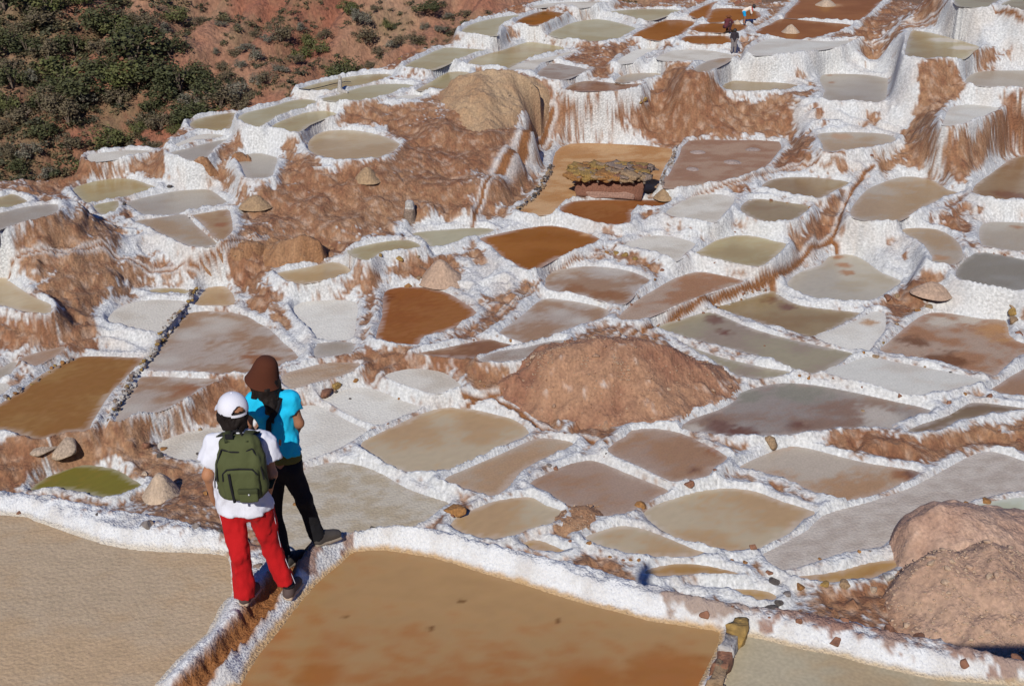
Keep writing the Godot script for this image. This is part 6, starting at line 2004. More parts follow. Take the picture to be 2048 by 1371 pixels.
	patch(22.73, -60.4, 1.19, 0.4)
	patch(11.87, -75.85, 0.7, -0.8)
	patch(14.76, -80.84, 0.75, -1)
	patch(21.4, -77.68, 1.1, -1)
	patch(19.05, -72.91, 1.03, -1)
	patch(22.33, -77.86, 0.92, -1.1)
	patch(23.96, -80.53, 1.15, -0.7)
	patch(22.75, -70.84, 0.85, -0.6)
	patch(23.01, -68.07, 1.64, 1.2)
	patch(24.74, -65.79, 0.96, 1.2)
	patch(24, -66.43, 1.29, 1)
	patch(6.23, -71, 0.98, -1)
	patch(5.62, -70.17, 0.65, -1)
	patch(2.64, -70.68, 0.97, -0.8)
	patch(7.15, -72.06, 0.66, -0.9)
	patch(8.2, -66.33, 1.23, -0.6)
	patch(4.65, -67.59, 1.25, -0.5)
	patch(8.76, -66.81, 0.93, -0.7)
	patch(13.66, -59.24, 0.71, -1.3)
	patch(13.39, -59, 0.85, -1.3)
	patch(12.66, -57.55, 0.83, -1)
	patch(14.06, -59, 0.56, -1.2)
	patch(14.09, -56.96, 0.82, 0.3)
	patch(15.91, -56.82, 0.83, 1.1)
	patch(14.53, -56.71, 0.82, -0.8)
	patch(16.35, -56.59, 0.69, 0.8)
	patch(14.42, -53.1, 0.72, -1.6)
	patch(13.56, -52.02, 0.63, -1.6)
	patch(12.98, -51.17, 0.63, -1.5)
	patch(12.11, -49.95, 0.61, -1.3)
	patch(14.47, -54.28, 0.53, -1.6)
	patch(11.53, -49.07, 0.48, -1)
	patch(19.76, -55.97, 1.66, -0.8)
	patch(18.98, -57.01, 1.68, -0.6)
	patch(20.99, -56.52, 1.4, -0.6)
	patch(22.07, -57.38, 1.43, -0.7)
	patch(19.72, -56.23, 1.11, 0.5)
	patch(21.3, -57.04, 0.85, 0.7)
	patch(23.63, -59.35, 0.89, 0.5)
	patch(19.71, -55.55, 1.1, -0.6)
	patch(18.16, -51.77, 1.03, 0.9)
	patch(19.8, -52.28, 1.05, 1)
	patch(21.22, -52.08, 1.06, 0.9)
	patch(18.5, -51.47, 0.26, -1.5)
	patch(15.55, -49.79, 1.48, 1.3)
	patch(14.52, -50.5, 1, 1.2)
	patch(16.07, -47.94, 1.2, 1.3)
	patch(16.41, -47.93, 0.96, 1.2)
	patch(15.57, -50.03, 0.37, -0.7)
	patch(15.43, -45.48, 0.92, -1)
	patch(14.82, -45.29, 0.8, -1)
	patch(14.36, -44.96, 0.68, -1)
	patch(14.45, -44.57, 0.45, -0.8)
	patch(16.19, -45.61, 0.81, -0.1)
	patch(17.54, -44.45, 1.38, 1.5)
	patch(16.61, -45.05, 0.69, 1.4)
	patch(18.6, -43.54, 0.57, -1)
	patch(8.74, -45.36, 1.12, 0.7)
	patch(7.45, -47.36, 0.69, -0.2)
	patch(4.74, -43.75, 0.64, -0.4)
	patch(4.05, -42.05, 0.83, -0.1)
	patch(2.72, -40.74, 0.8, -0.1)
	patch(-6.56, -39.54, 1.19, -0.7)
	patch(-7.89, -39.34, 0.79, -0.6)
	patch(-5.58, -39.94, 1.2, -1)
	patch(-3.85, -39.95, 1.19, -1.2)
	patch(-2.11, -39.52, 1.18, -1.3)
	patch(-1.07, -38.68, 0.77, -1.3)
	patch(-0.57, -38.48, 0.57, -1.2)
	patch(-4.53, -39.78, 0.79, -1)
	patch(-1.57, -38.59, 0.48, -0.7)
	patch(-9.63, -38.57, 0.99, -1)
	patch(-10.31, -37.7, 1.17, -1)
	patch(-11.26, -36.82, 1.16, -0.8)
	patch(-11.08, -37.66, 0.78, -0.7)
	patch(-10.04, -38.98, 0.8, -1)
	patch(-11.64, -36.37, 1.16, -1)
	patch(-12.22, -35.64, 1.14, -1.2)
	patch(-12.98, -35.45, 1.15, -1.2)
	patch(-14.38, -34.82, 1.53, -1.3)
	patch(-15.26, -34.36, 1.14, -1.2)
	patch(-13.74, -35.31, 0.96, -1.2)
	patch(-10.78, -34.77, 1.12, -1.2)
	patch(-11.58, -34.82, 0.75, -1)
	patch(-9.84, -33.49, 0.72, -0.8)
	patch(-15.29, -33.88, 0.76, -1)
	patch(-11.92, -34.26, 0.74, -1.2)
	patch(-9.11, -32.29, 0.7, -1)
	patch(-14.9, -34.89, 0.76, 0.2)
	patch(6.3, -34.04, 0.53, -0.6)
	patch(7.95, -34.79, 0.45, -0.5)
	patch(10.45, -34.94, 1.11, -1.1)
	patch(11.59, -34.55, 0.92, -1.1)
	patch(12.6, -34.32, 0.74, -1.1)
	patch(13.47, -34.66, 0.75, -1.1)
	patch(14.51, -35, 0.76, -1)
	patch(15.12, -34.5, 0.76, -0.8)
	patch(9.19, -34.74, 0.55, 0.8)
	patch(5.78, -34.71, 0.72, 0.4)
	patch(6.3, -33.11, 0.26, -1)
	patch(5.16, -32.24, 0.25, -1)
	patch(8.05, -28.05, 0.94, -0.4)
	patch(8.62, -27.23, 0.93, -0.7)
	patch(7.85, -27.15, 0.46, 0.6)
	patch(9.37, -27.68, 0.63, -0.8)
	patch(6.9, -27.56, 0.62, 0.6)
	patch(7.31, -27, 0.46, 0.2)
	patch(7.64, -38.62, 0.39, -0.8)
	patch(2.9, -35.24, 0.45, -0.6)
	patch(1.2, -35.69, 0.36, -0.5)
	patch(-0.4, -37.87, 0.38, -0.6)
	patch(-0.89, -37.73, 0.38, -0.4)
	patch(-1.77, -31.54, 0.5, -0.5)
	patch(-1.46, -30.87, 0.24, -1)
	patch(-20.06, -49.5, 1, 0.5)
	patch(-22.55, -55.54, 1.12, 0.6)
	patch(-15.13, -49.39, 0.98, 0.5)
	patch(-16.32, -50.72, 0.5, 0.6)
	patch(-12.33, -56.32, 0.67, 0.8)
	patch(-11.03, -59.95, 1.69, 0.7)
	patch(-12.91, -58.46, 1.11, 1.2)
	patch(-11.16, -57.71, 0.82, 1)
	patch(-15.25, -54.87, 1.6, 0.3)
	patch(-14.64, -55.41, 1.34, 0.5)
	patch(-16.4, -55.93, 0.82, 0.4)
	patch(-13.56, -55.54, 1.07, 0.1)
	patch(-11.63, -57.64, 0.68, 0.5)
	patch(-7.85, -68.35, 1.9, 1)
	patch(-8.74, -66.83, 1.24, 0.8)
	stain(60, 13.66, -50.45, 0.34, "rust")
	stain(60, 13.6, -49.37, 0.33, "rust")
	stain(60, 13.62, -48.51, 0.33, "rust")
	stain(68, 17.6, -42.99, 0.94, "tan")
	stain(68, 18.26, -42.54, 0.94, "tan")
	stain(68, 17.18, -43.93, 0.71, "pale")
	stain(68, 15.97, -43.93, 0.59, "pale")
	stain(68, 14.5, -42.09, 0.68, "maroon")
	stain(68, 15.22, -40.37, 0.88, "maroon")
	stain(70, 6.55, -35.73, 0.77, "maroon")
	stain(70, 7.27, -35.32, 0.48, "maroon")
	stain(70, 9.07, -35.73, 0.5, "maroon")
	stain(70, 7.85, -37.85, 0.6, "slate")
	stain(70, 9.5, -37.85, 1.02, "slate")
	stain(70, 11.6, -36.41, 0.8, "pale")
	stain(70, 5.74, -35.56, 0.38, "pale")
	stain(64, 10.09, -45.97, 0.62, "maroon")
	stain(64, 10.44, -45.25, 0.42, "maroon")
	stain(65, 7.54, -43.74, 0.5, "maroon")
	stain(65, 7.73, -42.58, 0.44, "murk")
	stain(40, 3.22, -44.79, 0.59, "ochre")
	stain(40, 3.97, -44.69, 0.5, "ochre")
	stain(40, 2.41, -45.56, 0.51, "ochre")
	stain(40, 3.86, -47.17, 0.95, "pale")
	stain(41, 1.68, -43.53, 0.58, "pale")
	stain(41, 2.47, -42.82, 0.44, "pale")
	stain(54, 11.6, -33.13, 0.41, "rust")
	stain(54, 11.99, -33.19, 0.34, "maroon")
	stain(14, -11.97, -50.06, 0.36, "rust")
	stain(83, 22.54, -67.22, 0.88, "pale")
	stain(83, 22.93, -65.23, 0.73, "pale")
	stain(67, 13.2, -43.53, 0.41, "tan")
	stain(78, 21.4, -53.34, 0.67, "maroon")
	stain(78, 21.94, -53.05, 0.56, "maroon")
	stain(47, 6.17, -34.17, 0.41, "rust")
	stain(47, 5.4, -32.95, 0.36, "maroon")
	stain(62, 21.23, -51.05, 0.33, "rust")
	stain(61, 16.84, -47.33, 0.4, "tan")
	stain(82, 17.06, -68.54, 0.27, "rust")
	stain(82, 16.76, -66.72, 0.3, "rust")
	stain(38, 3.04, -50.53, 0.35, "tan")
	stain(86, 20.11, -83.22, 0.89, "tan")
	stain(21, -10.86, -43.74, 1.03, "pale")
	stain(21, -11.77, -42.81, 0.68, "pale")
	stain(21, -8.82, -40.63, 0.86, "rust")
	stain(21, -12.14, -40.63, 0.65, "pale")
	stain(22, -10.76, -38.41, 0.62, "rust")
	stain(22, -12.37, -36.94, 0.61, "pale")
	stain(39, -5.02, -45.1, 0.69, "murk")
	stain(99, 3.15, -62.25, 1.21, "tan")
	stain(81, 15.68, -59.88, 0.6, "tan")
	channel("w", 0.1, [16.51,-56.79,15.91,-56.08,14.94,-54.34,13.86,-51.59,13.54,-51.21,12.92,-50.69,11.78,-49.15,10.63,-47.46,10.27,-47.08,9.29,-46.48,7.54,-45.17,6.05,-43.81,4.78,-42.21,3.53,-41.09])
	channel("w", 0.12, [10.27,-47.08,10.24,-46.65])
	channel("w", 0.1, [13.58,-51.05,13.71,-50.91,13.68,-50.45])
	channel("w", 0.08, [3.25,-40.86,2.32,-39.61,0.93,-38.33,-0.4,-37.91,-1.22,-37.74,-2.34,-37.05,-2.8,-36.53])
	channel("w", 0.1, [-1.55,-37.88,-0.64,-37.76,0.26,-36.98,0.81,-36.11,1.66,-35.48,2.28,-35.24,2.88,-34.56])
	channel("w", 0.13, [2.05,-64.04,1.71,-63.26,1.18,-61.81,0.62,-59.19])
	channel("w", 0.22, [1.18,-61.17,0.61,-58.43,-0.09,-56.45,-0.54,-55.38])
	channel("w", 0.08, [-0.87,-54.74,-1.49,-52.59,-1.67,-51.39])
	channel("d", 0.07, [6.95,-52.58,8.17,-54.18,10.29,-55.09,11.8,-56.64,13.07,-57.5,14.09,-56.95,15.22,-56.98])
	channel("d", 0.07, [18.68,-71.38,21.34,-71.86,22.66,-70.26,25.67,-65.14])
	channel("d", 0.08, [-19.57,-45.29,-18.49,-45.76,-17.07,-46.3,-16.05,-47.22,-15.14,-47.34,-13.82,-47.4,-12.42,-47.28,-11.57,-47.64,-10.8,-48.64,-9.95,-49.25])
	channel("d", 0.07, [1.18,-46.09,0.68,-44.89,-0.44,-43.67])
	channel("d", 0.07, [5.73,-50.34,4.18,-48.99,2.52,-48.03,1.49,-47.09])
	anchor(-1.77, -9.35, -60.45)
	anchor(0.14, -9.5, -61.07)
	anchor(-3.35, -9.7, -58.49)
	anchor(-1.49, -9.9, -58.35)
	anchor(0.61, -9.95, -59)
	anchor(-3.94, -10.35, -56.52)
	anchor(-2.12, -10.5, -56.22)
	anchor(-0.32, -10.4, -56.7)
	anchor(-4.71, -10.9, -54.42)
	anchor(-2.93, -11, -54)
	anchor(-1.19, -10.9, -54.42)
	anchor(-5.66, -11.45, -52.54)
	anchor(-3.7, -11.5, -52.01)
	anchor(-2, -11.5, -52.01)
	anchor(-7.02, -11.7, -51.26)
	anchor(-4.69, -11.85, -51.05)
	anchor(-8.58, -11.3, -52.07)
	anchor(-7.26, -10.9, -53.67)
	anchor(-10.03, -11.2, -53.18)
	anchor(-6.17, -10.7, -53.75)
	anchor(-9.75, -11.7, -51.26)
	anchor(-18.41, -10.95, -46.27)
	anchor(-17.49, -10.9, -47.6)
	anchor(-17.19, -11.5, -46.39)
	anchor(-16.26, -11.4, -47.85)
	anchor(-18.27, -11.6, -45.56)
	anchor(-15.84, -12.2, -46.07)
	anchor(-15.08, -12.3, -47.45)
	anchor(-13.7, -12.75, -47.25)
	anchor(-16.37, -12.6, -44.49)
	anchor(-15.45, -12.75, -45.12)
	anchor(-17.11, -12.1, -45.27)
	anchor(-15.6, -13, -43.03)
	anchor(-17.36, -12.9, -42.34)
	anchor(-16.61, -12.9, -42.8)
	anchor(-17.57, -13.33, -41.03)
	anchor(-17.71, -13.02, -41.56)
	anchor(-17.86, -12.72, -42.11)
	anchor(-18.88, -11.97, -45.29)
	anchor(-18.94, -11.49, -45.7)
	anchor(-19.02, -11.02, -46.11)
	anchor(-14.66, -14.43, -34.26)
	anchor(-14.73, -14.18, -34.57)
	anchor(-14.8, -13.94, -34.89)
	anchor(-16.87, -13.19, -41.31)
	anchor(-16.93, -12.93, -41.59)
	anchor(-16.99, -12.66, -41.88)
	anchor(-14.19, -14.43, -34.91)
	anchor(-14.22, -14.18, -35.1)
	anchor(-14.25, -13.94, -35.3)
	anchor(-13.62, -14.33, -35.33)
	anchor(-13.65, -13.99, -35.57)
	anchor(-13.01, -14.43, -35.55)
	anchor(-13.13, -14.18, -36.09)
	anchor(-13.27, -13.94, -36.65)
	anchor(-12.18, -14.42, -35.06)
	anchor(-12.25, -14.16, -35.46)
	anchor(-12.34, -13.89, -35.87)
	anchor(-16.74, -11.47, -56.43)
	anchor(-16.94, -11.19, -57.31)
	anchor(-11.21, -14.2, -36.85)
	anchor(-11.23, -13.89, -37.04)
	anchor(-13.62, -12.93, -47.19)
	anchor(-13.73, -12.58, -47.77)
	anchor(-13.84, -12.22, -48.37)
	anchor(-10.63, -14.2, -37.4)
	anchor(-10.67, -13.89, -37.75)
	anchor(-12.66, -12.93, -46.8)
	anchor(-12.71, -12.58, -47.14)
	anchor(-12.75, -12.22, -47.49)
	anchor(-14.49, -11.44, -55.38)
	anchor(-14.51, -11, -55.66)
	anchor(-9.97, -14.29, -37.7)
	anchor(-10.04, -14.07, -38.1)
	anchor(-10.11, -13.85, -38.51)
	anchor(-11.94, -13.03, -47.42)
	anchor(-11.94, -12.65, -47.58)
	anchor(-11.94, -12.26, -47.73)
	anchor(-13.55, -11.56, -55.55)
	anchor(-13.63, -11.25, -56.07)
	anchor(-13.72, -10.94, -56.61)
	anchor(-9.27, -14.28, -37.81)
	anchor(-9.36, -14.03, -38.36)
	anchor(-9.45, -13.79, -38.93)
	anchor(-11.87, -10.43, -57.67)
	anchor(-11.91, -10.04, -58.09)
	anchor(-8.69, -13.32, -43.49)
	anchor(-8.84, -13.1, -44.5)
	anchor(-9, -12.88, -45.57)
	anchor(-10.78, -10.47, -57.24)
	anchor(-10.88, -10.14, -57.95)
	anchor(-6.53, -13.06, -45.92)
	anchor(-6.56, -12.83, -46.31)
	anchor(-8.12, -10.02, -60.49)
	anchor(-8.19, -9.67, -61.18)
	anchor(-7.05, -10.02, -60.34)
	anchor(-7.13, -9.67, -61.3)
	anchor(-4.87, -12.84, -46.46)
	anchor(-4.89, -12.59, -46.87)
	anchor(-4.92, -12.33, -47.3)
	anchor(-5.91, -10.11, -59.32)
	anchor(-6, -9.87, -60.45)
	anchor(-6.1, -9.62, -61.65)
	anchor(-4.05, -12.74, -46.99)
	anchor(-4.07, -12.38, -47.52)
	anchor(-3.18, -12.9, -46.86)
	anchor(-3.21, -12.71, -47.53)
	anchor(-3.25, -12.53, -48.22)
	anchor(-2.29, -12.9, -46.26)
	anchor(-2.33, -12.71, -47.24)
	anchor(-2.37, -12.53, -48.26)
	anchor(-1.22, -13.66, -37.87)
	anchor(-1.24, -13.45, -38.47)
	anchor(-1.25, -13.25, -39.09)
	anchor(-1.41, -12.9, -45.22)
	anchor(-1.45, -12.71, -46.69)
	anchor(-1.48, -12.53, -48.26)
	anchor(-0.49, -13.63, -37.52)
	anchor(-0.5, -13.38, -38.03)
	anchor(-0.5, -13.14, -38.56)
	anchor(0.23, -13.63, -37.09)
	anchor(0.23, -13.38, -37.77)
	anchor(0.23, -13.14, -38.48)
	anchor(0.26, -12.79, -43.92)
	anchor(0.26, -12.65, -44.85)
	anchor(0.27, -12.5, -45.84)
	anchor(1.11, -12.74, -45.42)
	anchor(1.12, -12.53, -46.23)
	anchor(2.57, -11.36, -63.17)
	anchor(2.59, -10.64, -63.89)
	anchor(2.6, -9.93, -64.66)
	anchor(3.7, -11.42, -63.56)
	anchor(3.7, -10.78, -63.79)
	anchor(3.7, -10.15, -64.02)
	anchor(3.95, -8.89, -69.55)
	anchor(4.04, -8.68, -71.37)
	anchor(3.83, -12.56, -48.49)
	anchor(3.87, -12.37, -49.25)
	anchor(3.92, -12.17, -50.05)
	anchor(4.82, -11.42, -63.64)
	anchor(4.83, -10.78, -63.98)
	anchor(4.83, -10.15, -64.32)
	anchor(5, -9.2, -67.3)
	anchor(5.1, -8.97, -68.87)
	anchor(5.21, -8.74, -70.55)
	anchor(5.92, -11.42, -63.41)
	anchor(5.94, -10.78, -63.94)
	anchor(5.96, -10.15, -64.49)
	anchor(5.38, -12.78, -46.13)
	anchor(5.44, -12.63, -46.88)
	anchor(5.52, -12.49, -47.66)
	anchor(7.07, -11.41, -63.75)
	anchor(7.14, -10.76, -64.76)
	anchor(7.22, -10.1, -65.85)
	anchor(7.47, -9.16, -68.85)
	anchor(7.6, -8.98, -70.17)
	anchor(6.7, -12.14, -50.51)
	anchor(6.75, -11.94, -51.01)
	anchor(7.34, -12.72, -48.18)
	anchor(7.41, -12.52, -48.76)
	anchor(7.53, -12.14, -49.83)
	anchor(7.59, -11.94, -50.4)
	anchor(10.22, -10.78, -62.69)
	anchor(10.32, -10.09, -63.68)
	anchor(10.44, -9.39, -64.75)
	anchor(9.61, -12.19, -51.53)
	anchor(9.79, -11.92, -52.76)
	anchor(9.99, -11.66, -54.07)
	anchor(11.31, -10.98, -62.52)
	anchor(11.4, -10.54, -63.27)
	anchor(11.49, -10.09, -64.06)
	anchor(12.17, -9.29, -68.61)
	anchor(12.41, -8.94, -70.22)
	anchor(12.67, -8.6, -71.96)
	anchor(9.76, -13.07, -46.72)
	anchor(9.78, -12.74, -46.99)
	anchor(12.4, -10.98, -62.52)
	anchor(12.5, -10.54, -63.27)
	anchor(12.61, -10.09, -64.06)
	anchor(13.08, -9.16, -67.14)
	anchor(13.09, -8.7, -67.39)
	anchor(10.65, -13.17, -46.81)
	anchor(10.76, -12.93, -47.5)
	anchor(10.88, -12.69, -48.22)
	anchor(14.2, -9.16, -66.95)
	anchor(14.28, -8.7, -67.54)
	anchor(12.03, -12.94, -49.37)
	anchor(12.15, -12.58, -50.13)
	anchor(12.29, -12.22, -50.93)
	anchor(13.27, -12.91, -50.9)
	anchor(13.44, -12.51, -51.81)
	anchor(13.61, -12.12, -52.77)
	anchor(14.42, -11.33, -56.72)
	anchor(14.46, -10.96, -57.05)
	anchor(15.36, -10.28, -61.36)
	anchor(15.53, -9.91, -62.26)
	anchor(16.99, -9.15, -69.09)
	anchor(17.02, -8.7, -69.44)
	anchor(14.37, -12.91, -51.61)
	anchor(14.62, -12.51, -52.82)
	anchor(14.89, -12.12, -54.12)
	anchor(15.34, -11.33, -56.36)
	anchor(15.47, -10.96, -57.03)
	anchor(16.41, -10.28, -61.24)
	anchor(16.55, -9.91, -62)
	anchor(18.29, -9.15, -69.56)
	anchor(18.46, -8.7, -70.5)
	anchor(14.83, -12.93, -49.76)
	anchor(14.88, -12.55, -50.1)
	anchor(14.93, -12.17, -50.46)
	anchor(16.19, -11.49, -55.68)
	anchor(16.34, -11.21, -56.39)
	anchor(16.5, -10.93, -57.14)
	anchor(17.48, -10.28, -61.24)
	anchor(17.63, -9.91, -62)
	anchor(19.72, -9.28, -70.45)
	anchor(20.45, -8.96, -73.42)
	anchor(21.27, -8.63, -76.75)
	anchor(15.39, -12.93, -48.44)
	anchor(15.54, -12.55, -49.17)
	anchor(15.7, -12.17, -49.93)
	anchor(17.51, -11.49, -56.88)
	anchor(17.66, -11.21, -57.56)
	anchor(17.81, -10.93, -58.26)
	anchor(16.18, -13.13, -45.1)
	anchor(16.29, -12.83, -45.62)
	anchor(16.41, -12.52, -46.15)
	anchor(16.92, -13.06, -44.85)
	anchor(17, -12.68, -45.26)
	anchor(19.9, -11.21, -55.01)
	anchor(20.02, -10.59, -55.64)
	anchor(20.14, -9.97, -56.31)
	anchor(21.37, -8.86, -60.65)
	anchor(21.49, -8.41, -61.23)
	anchor(21.62, -7.97, -61.84)
	anchor(23.33, -6.92, -67.65)
	anchor(23.42, -6.33, -68.19)
	anchor(17.6, -13.06, -44.4)
	anchor(17.66, -12.68, -44.72)
	anchor(19.87, -11.96, -51.66)
	anchor(20.11, -11.69, -52.48)
	anchor(21.16, -10.99, -55.95)
	anchor(21.31, -10.44, -56.63)
	anchor(21.47, -9.88, -57.35)
	anchor(23.57, -7.86, -64.54)
	anchor(23.76, -7.2, -65.37)
	anchor(23.96, -6.54, -66.28)
	anchor(18.34, -13.06, -44.14)
	anchor(18.37, -12.68, -44.39)
	anchor(20.94, -11.96, -52.06)
	anchor(21.03, -11.69, -52.41)
	anchor(24.82, -7.84, -64.93)
	anchor(24.97, -7.15, -65.67)
	anchor(25.14, -6.46, -66.46)
	crest = line2([-6.096,-8.877,-4.096,-8.877,-3.671,-8.799,-3.222,-8.624,-2.673,-8.462,-2.212,-8.283,-1.872,-8.076,-1.649,-7.845,-1.564,-7.91,-1.495,-8.165,-1.373,-8.234,-1.062,-8.332,-0.854,-8.354,-0.547,-8.304,-0.315,-8.165,-0.015,-8.042,0.278,-7.91,0.634,-7.768,0.908,-7.605,1.243,-7.453,1.64,-7.324,1.973,-7.266,2.288,-7.152,2.591,-7.025,2.891,-6.917,3.314,-6.739,4.55,-6.309])
	trench = line2([-2.149,-6.312,-2.032,-6.545,-1.931,-6.775,-1.827,-7.077,-1.725,-7.418,-1.663,-7.678,-1.603,-7.932,-1.578,-8.111])
	edge = line2([-28.63,-53.28,-22.87,-55.23,-21.12,-55.98,-19.55,-56.51,-18.39,-58.49,-16.52,-59.59,-16.17,-61.8,-15.72,-63.6,-14.15,-64.62,-11.65,-63.68,-10.89,-63.78,-10.97,-65.89,-9.11,-67.68,-7.9,-68.83,-6.44,-70.74,-4.9,-72.59,-3.07,-72.89,-2.8,-77.34,-0.74,-80.02,1.15,-83.47,5.32,-89.53,13.04,-92])

func heaps() -> void:
	mound("earth_mound", "mound", "big brown earth mound with gravelly left flank in the middle of the salt ponds", "brown", [-0.64,-37.91,-0.15,-37.23,0.58,-36.54,1.68,-36.07,2.76,-35.56,4.17,-35.55,5.26,-35.54,6,-36.34,6.72,-36.88,7.45,-37.59,7.7,-38.8,6.6,-40.6,3,-41.3,0.6,-40.3,-0.6,-38.6], [1.42,-12.11,-38.4,2.07,-11.86,-38.4,2.81,-11.69,-38.4,4.2,-11.78,-38.4,5.28,-12,-38.4,6.31,-12.58,-38.4], 0.11, 1)
	mound("earth_mound", "mound", "pale tan earth mound on the crest of the long brown slope", "tan", [-3.7,-61.57,-2.82,-59.63,-1.49,-58.16,0.26,-59.62,1.27,-62.7,1.97,-63.93,1.9,-65.3,-0.5,-66,-3.4,-63.8], [-2.19,-8.25,-63,-1.21,-8.02,-63,0.02,-8.12,-63,0.76,-8.42,-63,1.39,-8.89,-63], 0.14, 0.9)
	mound("earth_bank", "mound", "smooth pinkish earth bank behind the gravel heap at the right edge", "pinkearth", [10.3,-28.2,10.5,-30.2,13,-31,18,-31,21,-28,18,-26.6,12,-26.8], [10.75,-12.67,-29,11.26,-12.35,-29,11.92,-12.36,-29,12.89,-12.7,-29,14.28,-13.1,-29,16.4,-13.73,-29], 0.11, 0.55)
	mound("gravel_heap", "heap", "heap of loose tan gravel behind the near bank at lower right", "gravel", [9.52,-27.49,9.33,-26.79,9.3,-25.6,11,-24,14,-22.8,18.5,-23.5,16.5,-28.6,12.5,-28.9,10.4,-28.4], [10.34,-12.85,-27.2,10.86,-12.55,-27.2,11.45,-12.73,-27.2,12.03,-12.37,-27.2,13.06,-12.92,-27.2], 0.13, 0.8)
	mound("dirt_pile", "pile", "cracked orange dirt pile dumped where four tan ponds meet", "orangedirt", [0.9,-29.9,1.44,-29.69,2.13,-29.77,2.61,-30.1,2.71,-30.47,2.7,-31.4,1.3,-31.3], [1.62,-13.64,-30.7,2.11,-13.48,-30.7,2.39,-13.59,-30.7], 0.07, 0.6)
	mound("earth_mound", "mound", "rounded orange earth mound left of a beige pond", "orange", [-9.89,-47.53,-8.59,-47.51,-7.47,-48.02,-7.3,-49.06,-7.2,-49.6,-9.9,-49.6], [-9,-11.77,-48.2,-8.33,-11.48,-48.2,-7.64,-11.67,-48.2], 0.09, 0.7)
	mound("earth_mound", "mound", "low orange brown earth mound left of the rounded orange mound", "orange", [-12.32,-47.28,-11.3,-47.63,-10.33,-47.86,-9.67,-48.71,-10.2,-48.9,-12.6,-48.7], [-11.74,-12.19,-47.6,-10.92,-11.77,-47.6,-10.01,-11.52,-47.6], 0.09, 0.7)
	mound("earth_mound", "mound", "steep orange earth crest left of the square grey pond", "orange", [-14.48,-55.41,-13.56,-55.56,-12.91,-56.04,-12.49,-57.44,-11.6,-56,-13.8,-56], [-13.34,-10.31,-54.9,-12.66,-9.68,-54.9,-12.12,-9.47,-54.9], 0.09, 0.7)
	cone("salt_cone", "salt heap", "pointed cream salt cone on the mud beside the green pool", -10.46, -14.29, -33.03, 0.6, 0.68, "cream")
	cone("salt_cone", "salt heap", "tan salt cone on the brown slope below the round basin", -6.28, -10.79, -53.69, 0.66, 0.55, "tan")
	cone("salt_cone", "salt heap", "pale salt cone standing in the brown pond near the workers", 15.96, -8.27, -74.07, 0.62, 0.52, "cream")
	cone("salt_cone", "salt heap", "pale salt heap cut by the top edge in the far brown pond", 20.01, -8.24, -83.22, 0.8, 0.5, "cream")
	cone("salt_heap", "salt heap", "pinkish salt heap leaning on the white wall above the dark brown pond", -2.79, -12.88, -46.86, 0.95, 0.95, "pink")
	cone("salt_heap", "salt heap", "pale pink salt heap on the bank beside the dark slate pond", 16.02, -12.8, -45.5, 0.8, 0.42, "pink")
	cone("salt_heap", "salt heap", "tan salt heap below the square grey pond", -10.88, -11.47, -52.06, 0.7, 0.46, "tan")
	cone("salt_heap", "salt heap", "tan salt heap at the right side of the stone hut", 6.68, -11.73, -54.01, 0.5, 0.42, "tan")
	cone("low_salt_heap", "salt heap", "low pale salt heap at the upper left of the pink field", 8.94, -11.34, -59.75, 0.5, 0.1, "pale")
	cone("low_salt_heap", "salt heap", "low pale salt heap in the middle of the pink field", 10.35, -11.34, -58.03, 0.55, 0.11, "pale")
	cone("low_salt_heap", "salt heap", "low pale salt heap at the lower left of the pink field", 8.31, -11.34, -56.87, 0.45, 0.08, "pale")
	cone("low_salt_heap", "salt heap", "low pale salt heap at the upper right of the pink field", 11.61, -11.34, -60.2, 0.55, 0.08, "pale")
	cone("salt_heap", "salt heap", "little white salt heap at the feet of the bending worker, left one", 12.74, -8.19, -76.18, 0.26, 0.24, "cream")
	cone("salt_heap", "salt heap", "little white salt heap at the feet of the bending worker, right one", 13.24, -8.15, -76.26, 0.26, 0.24, "cream")

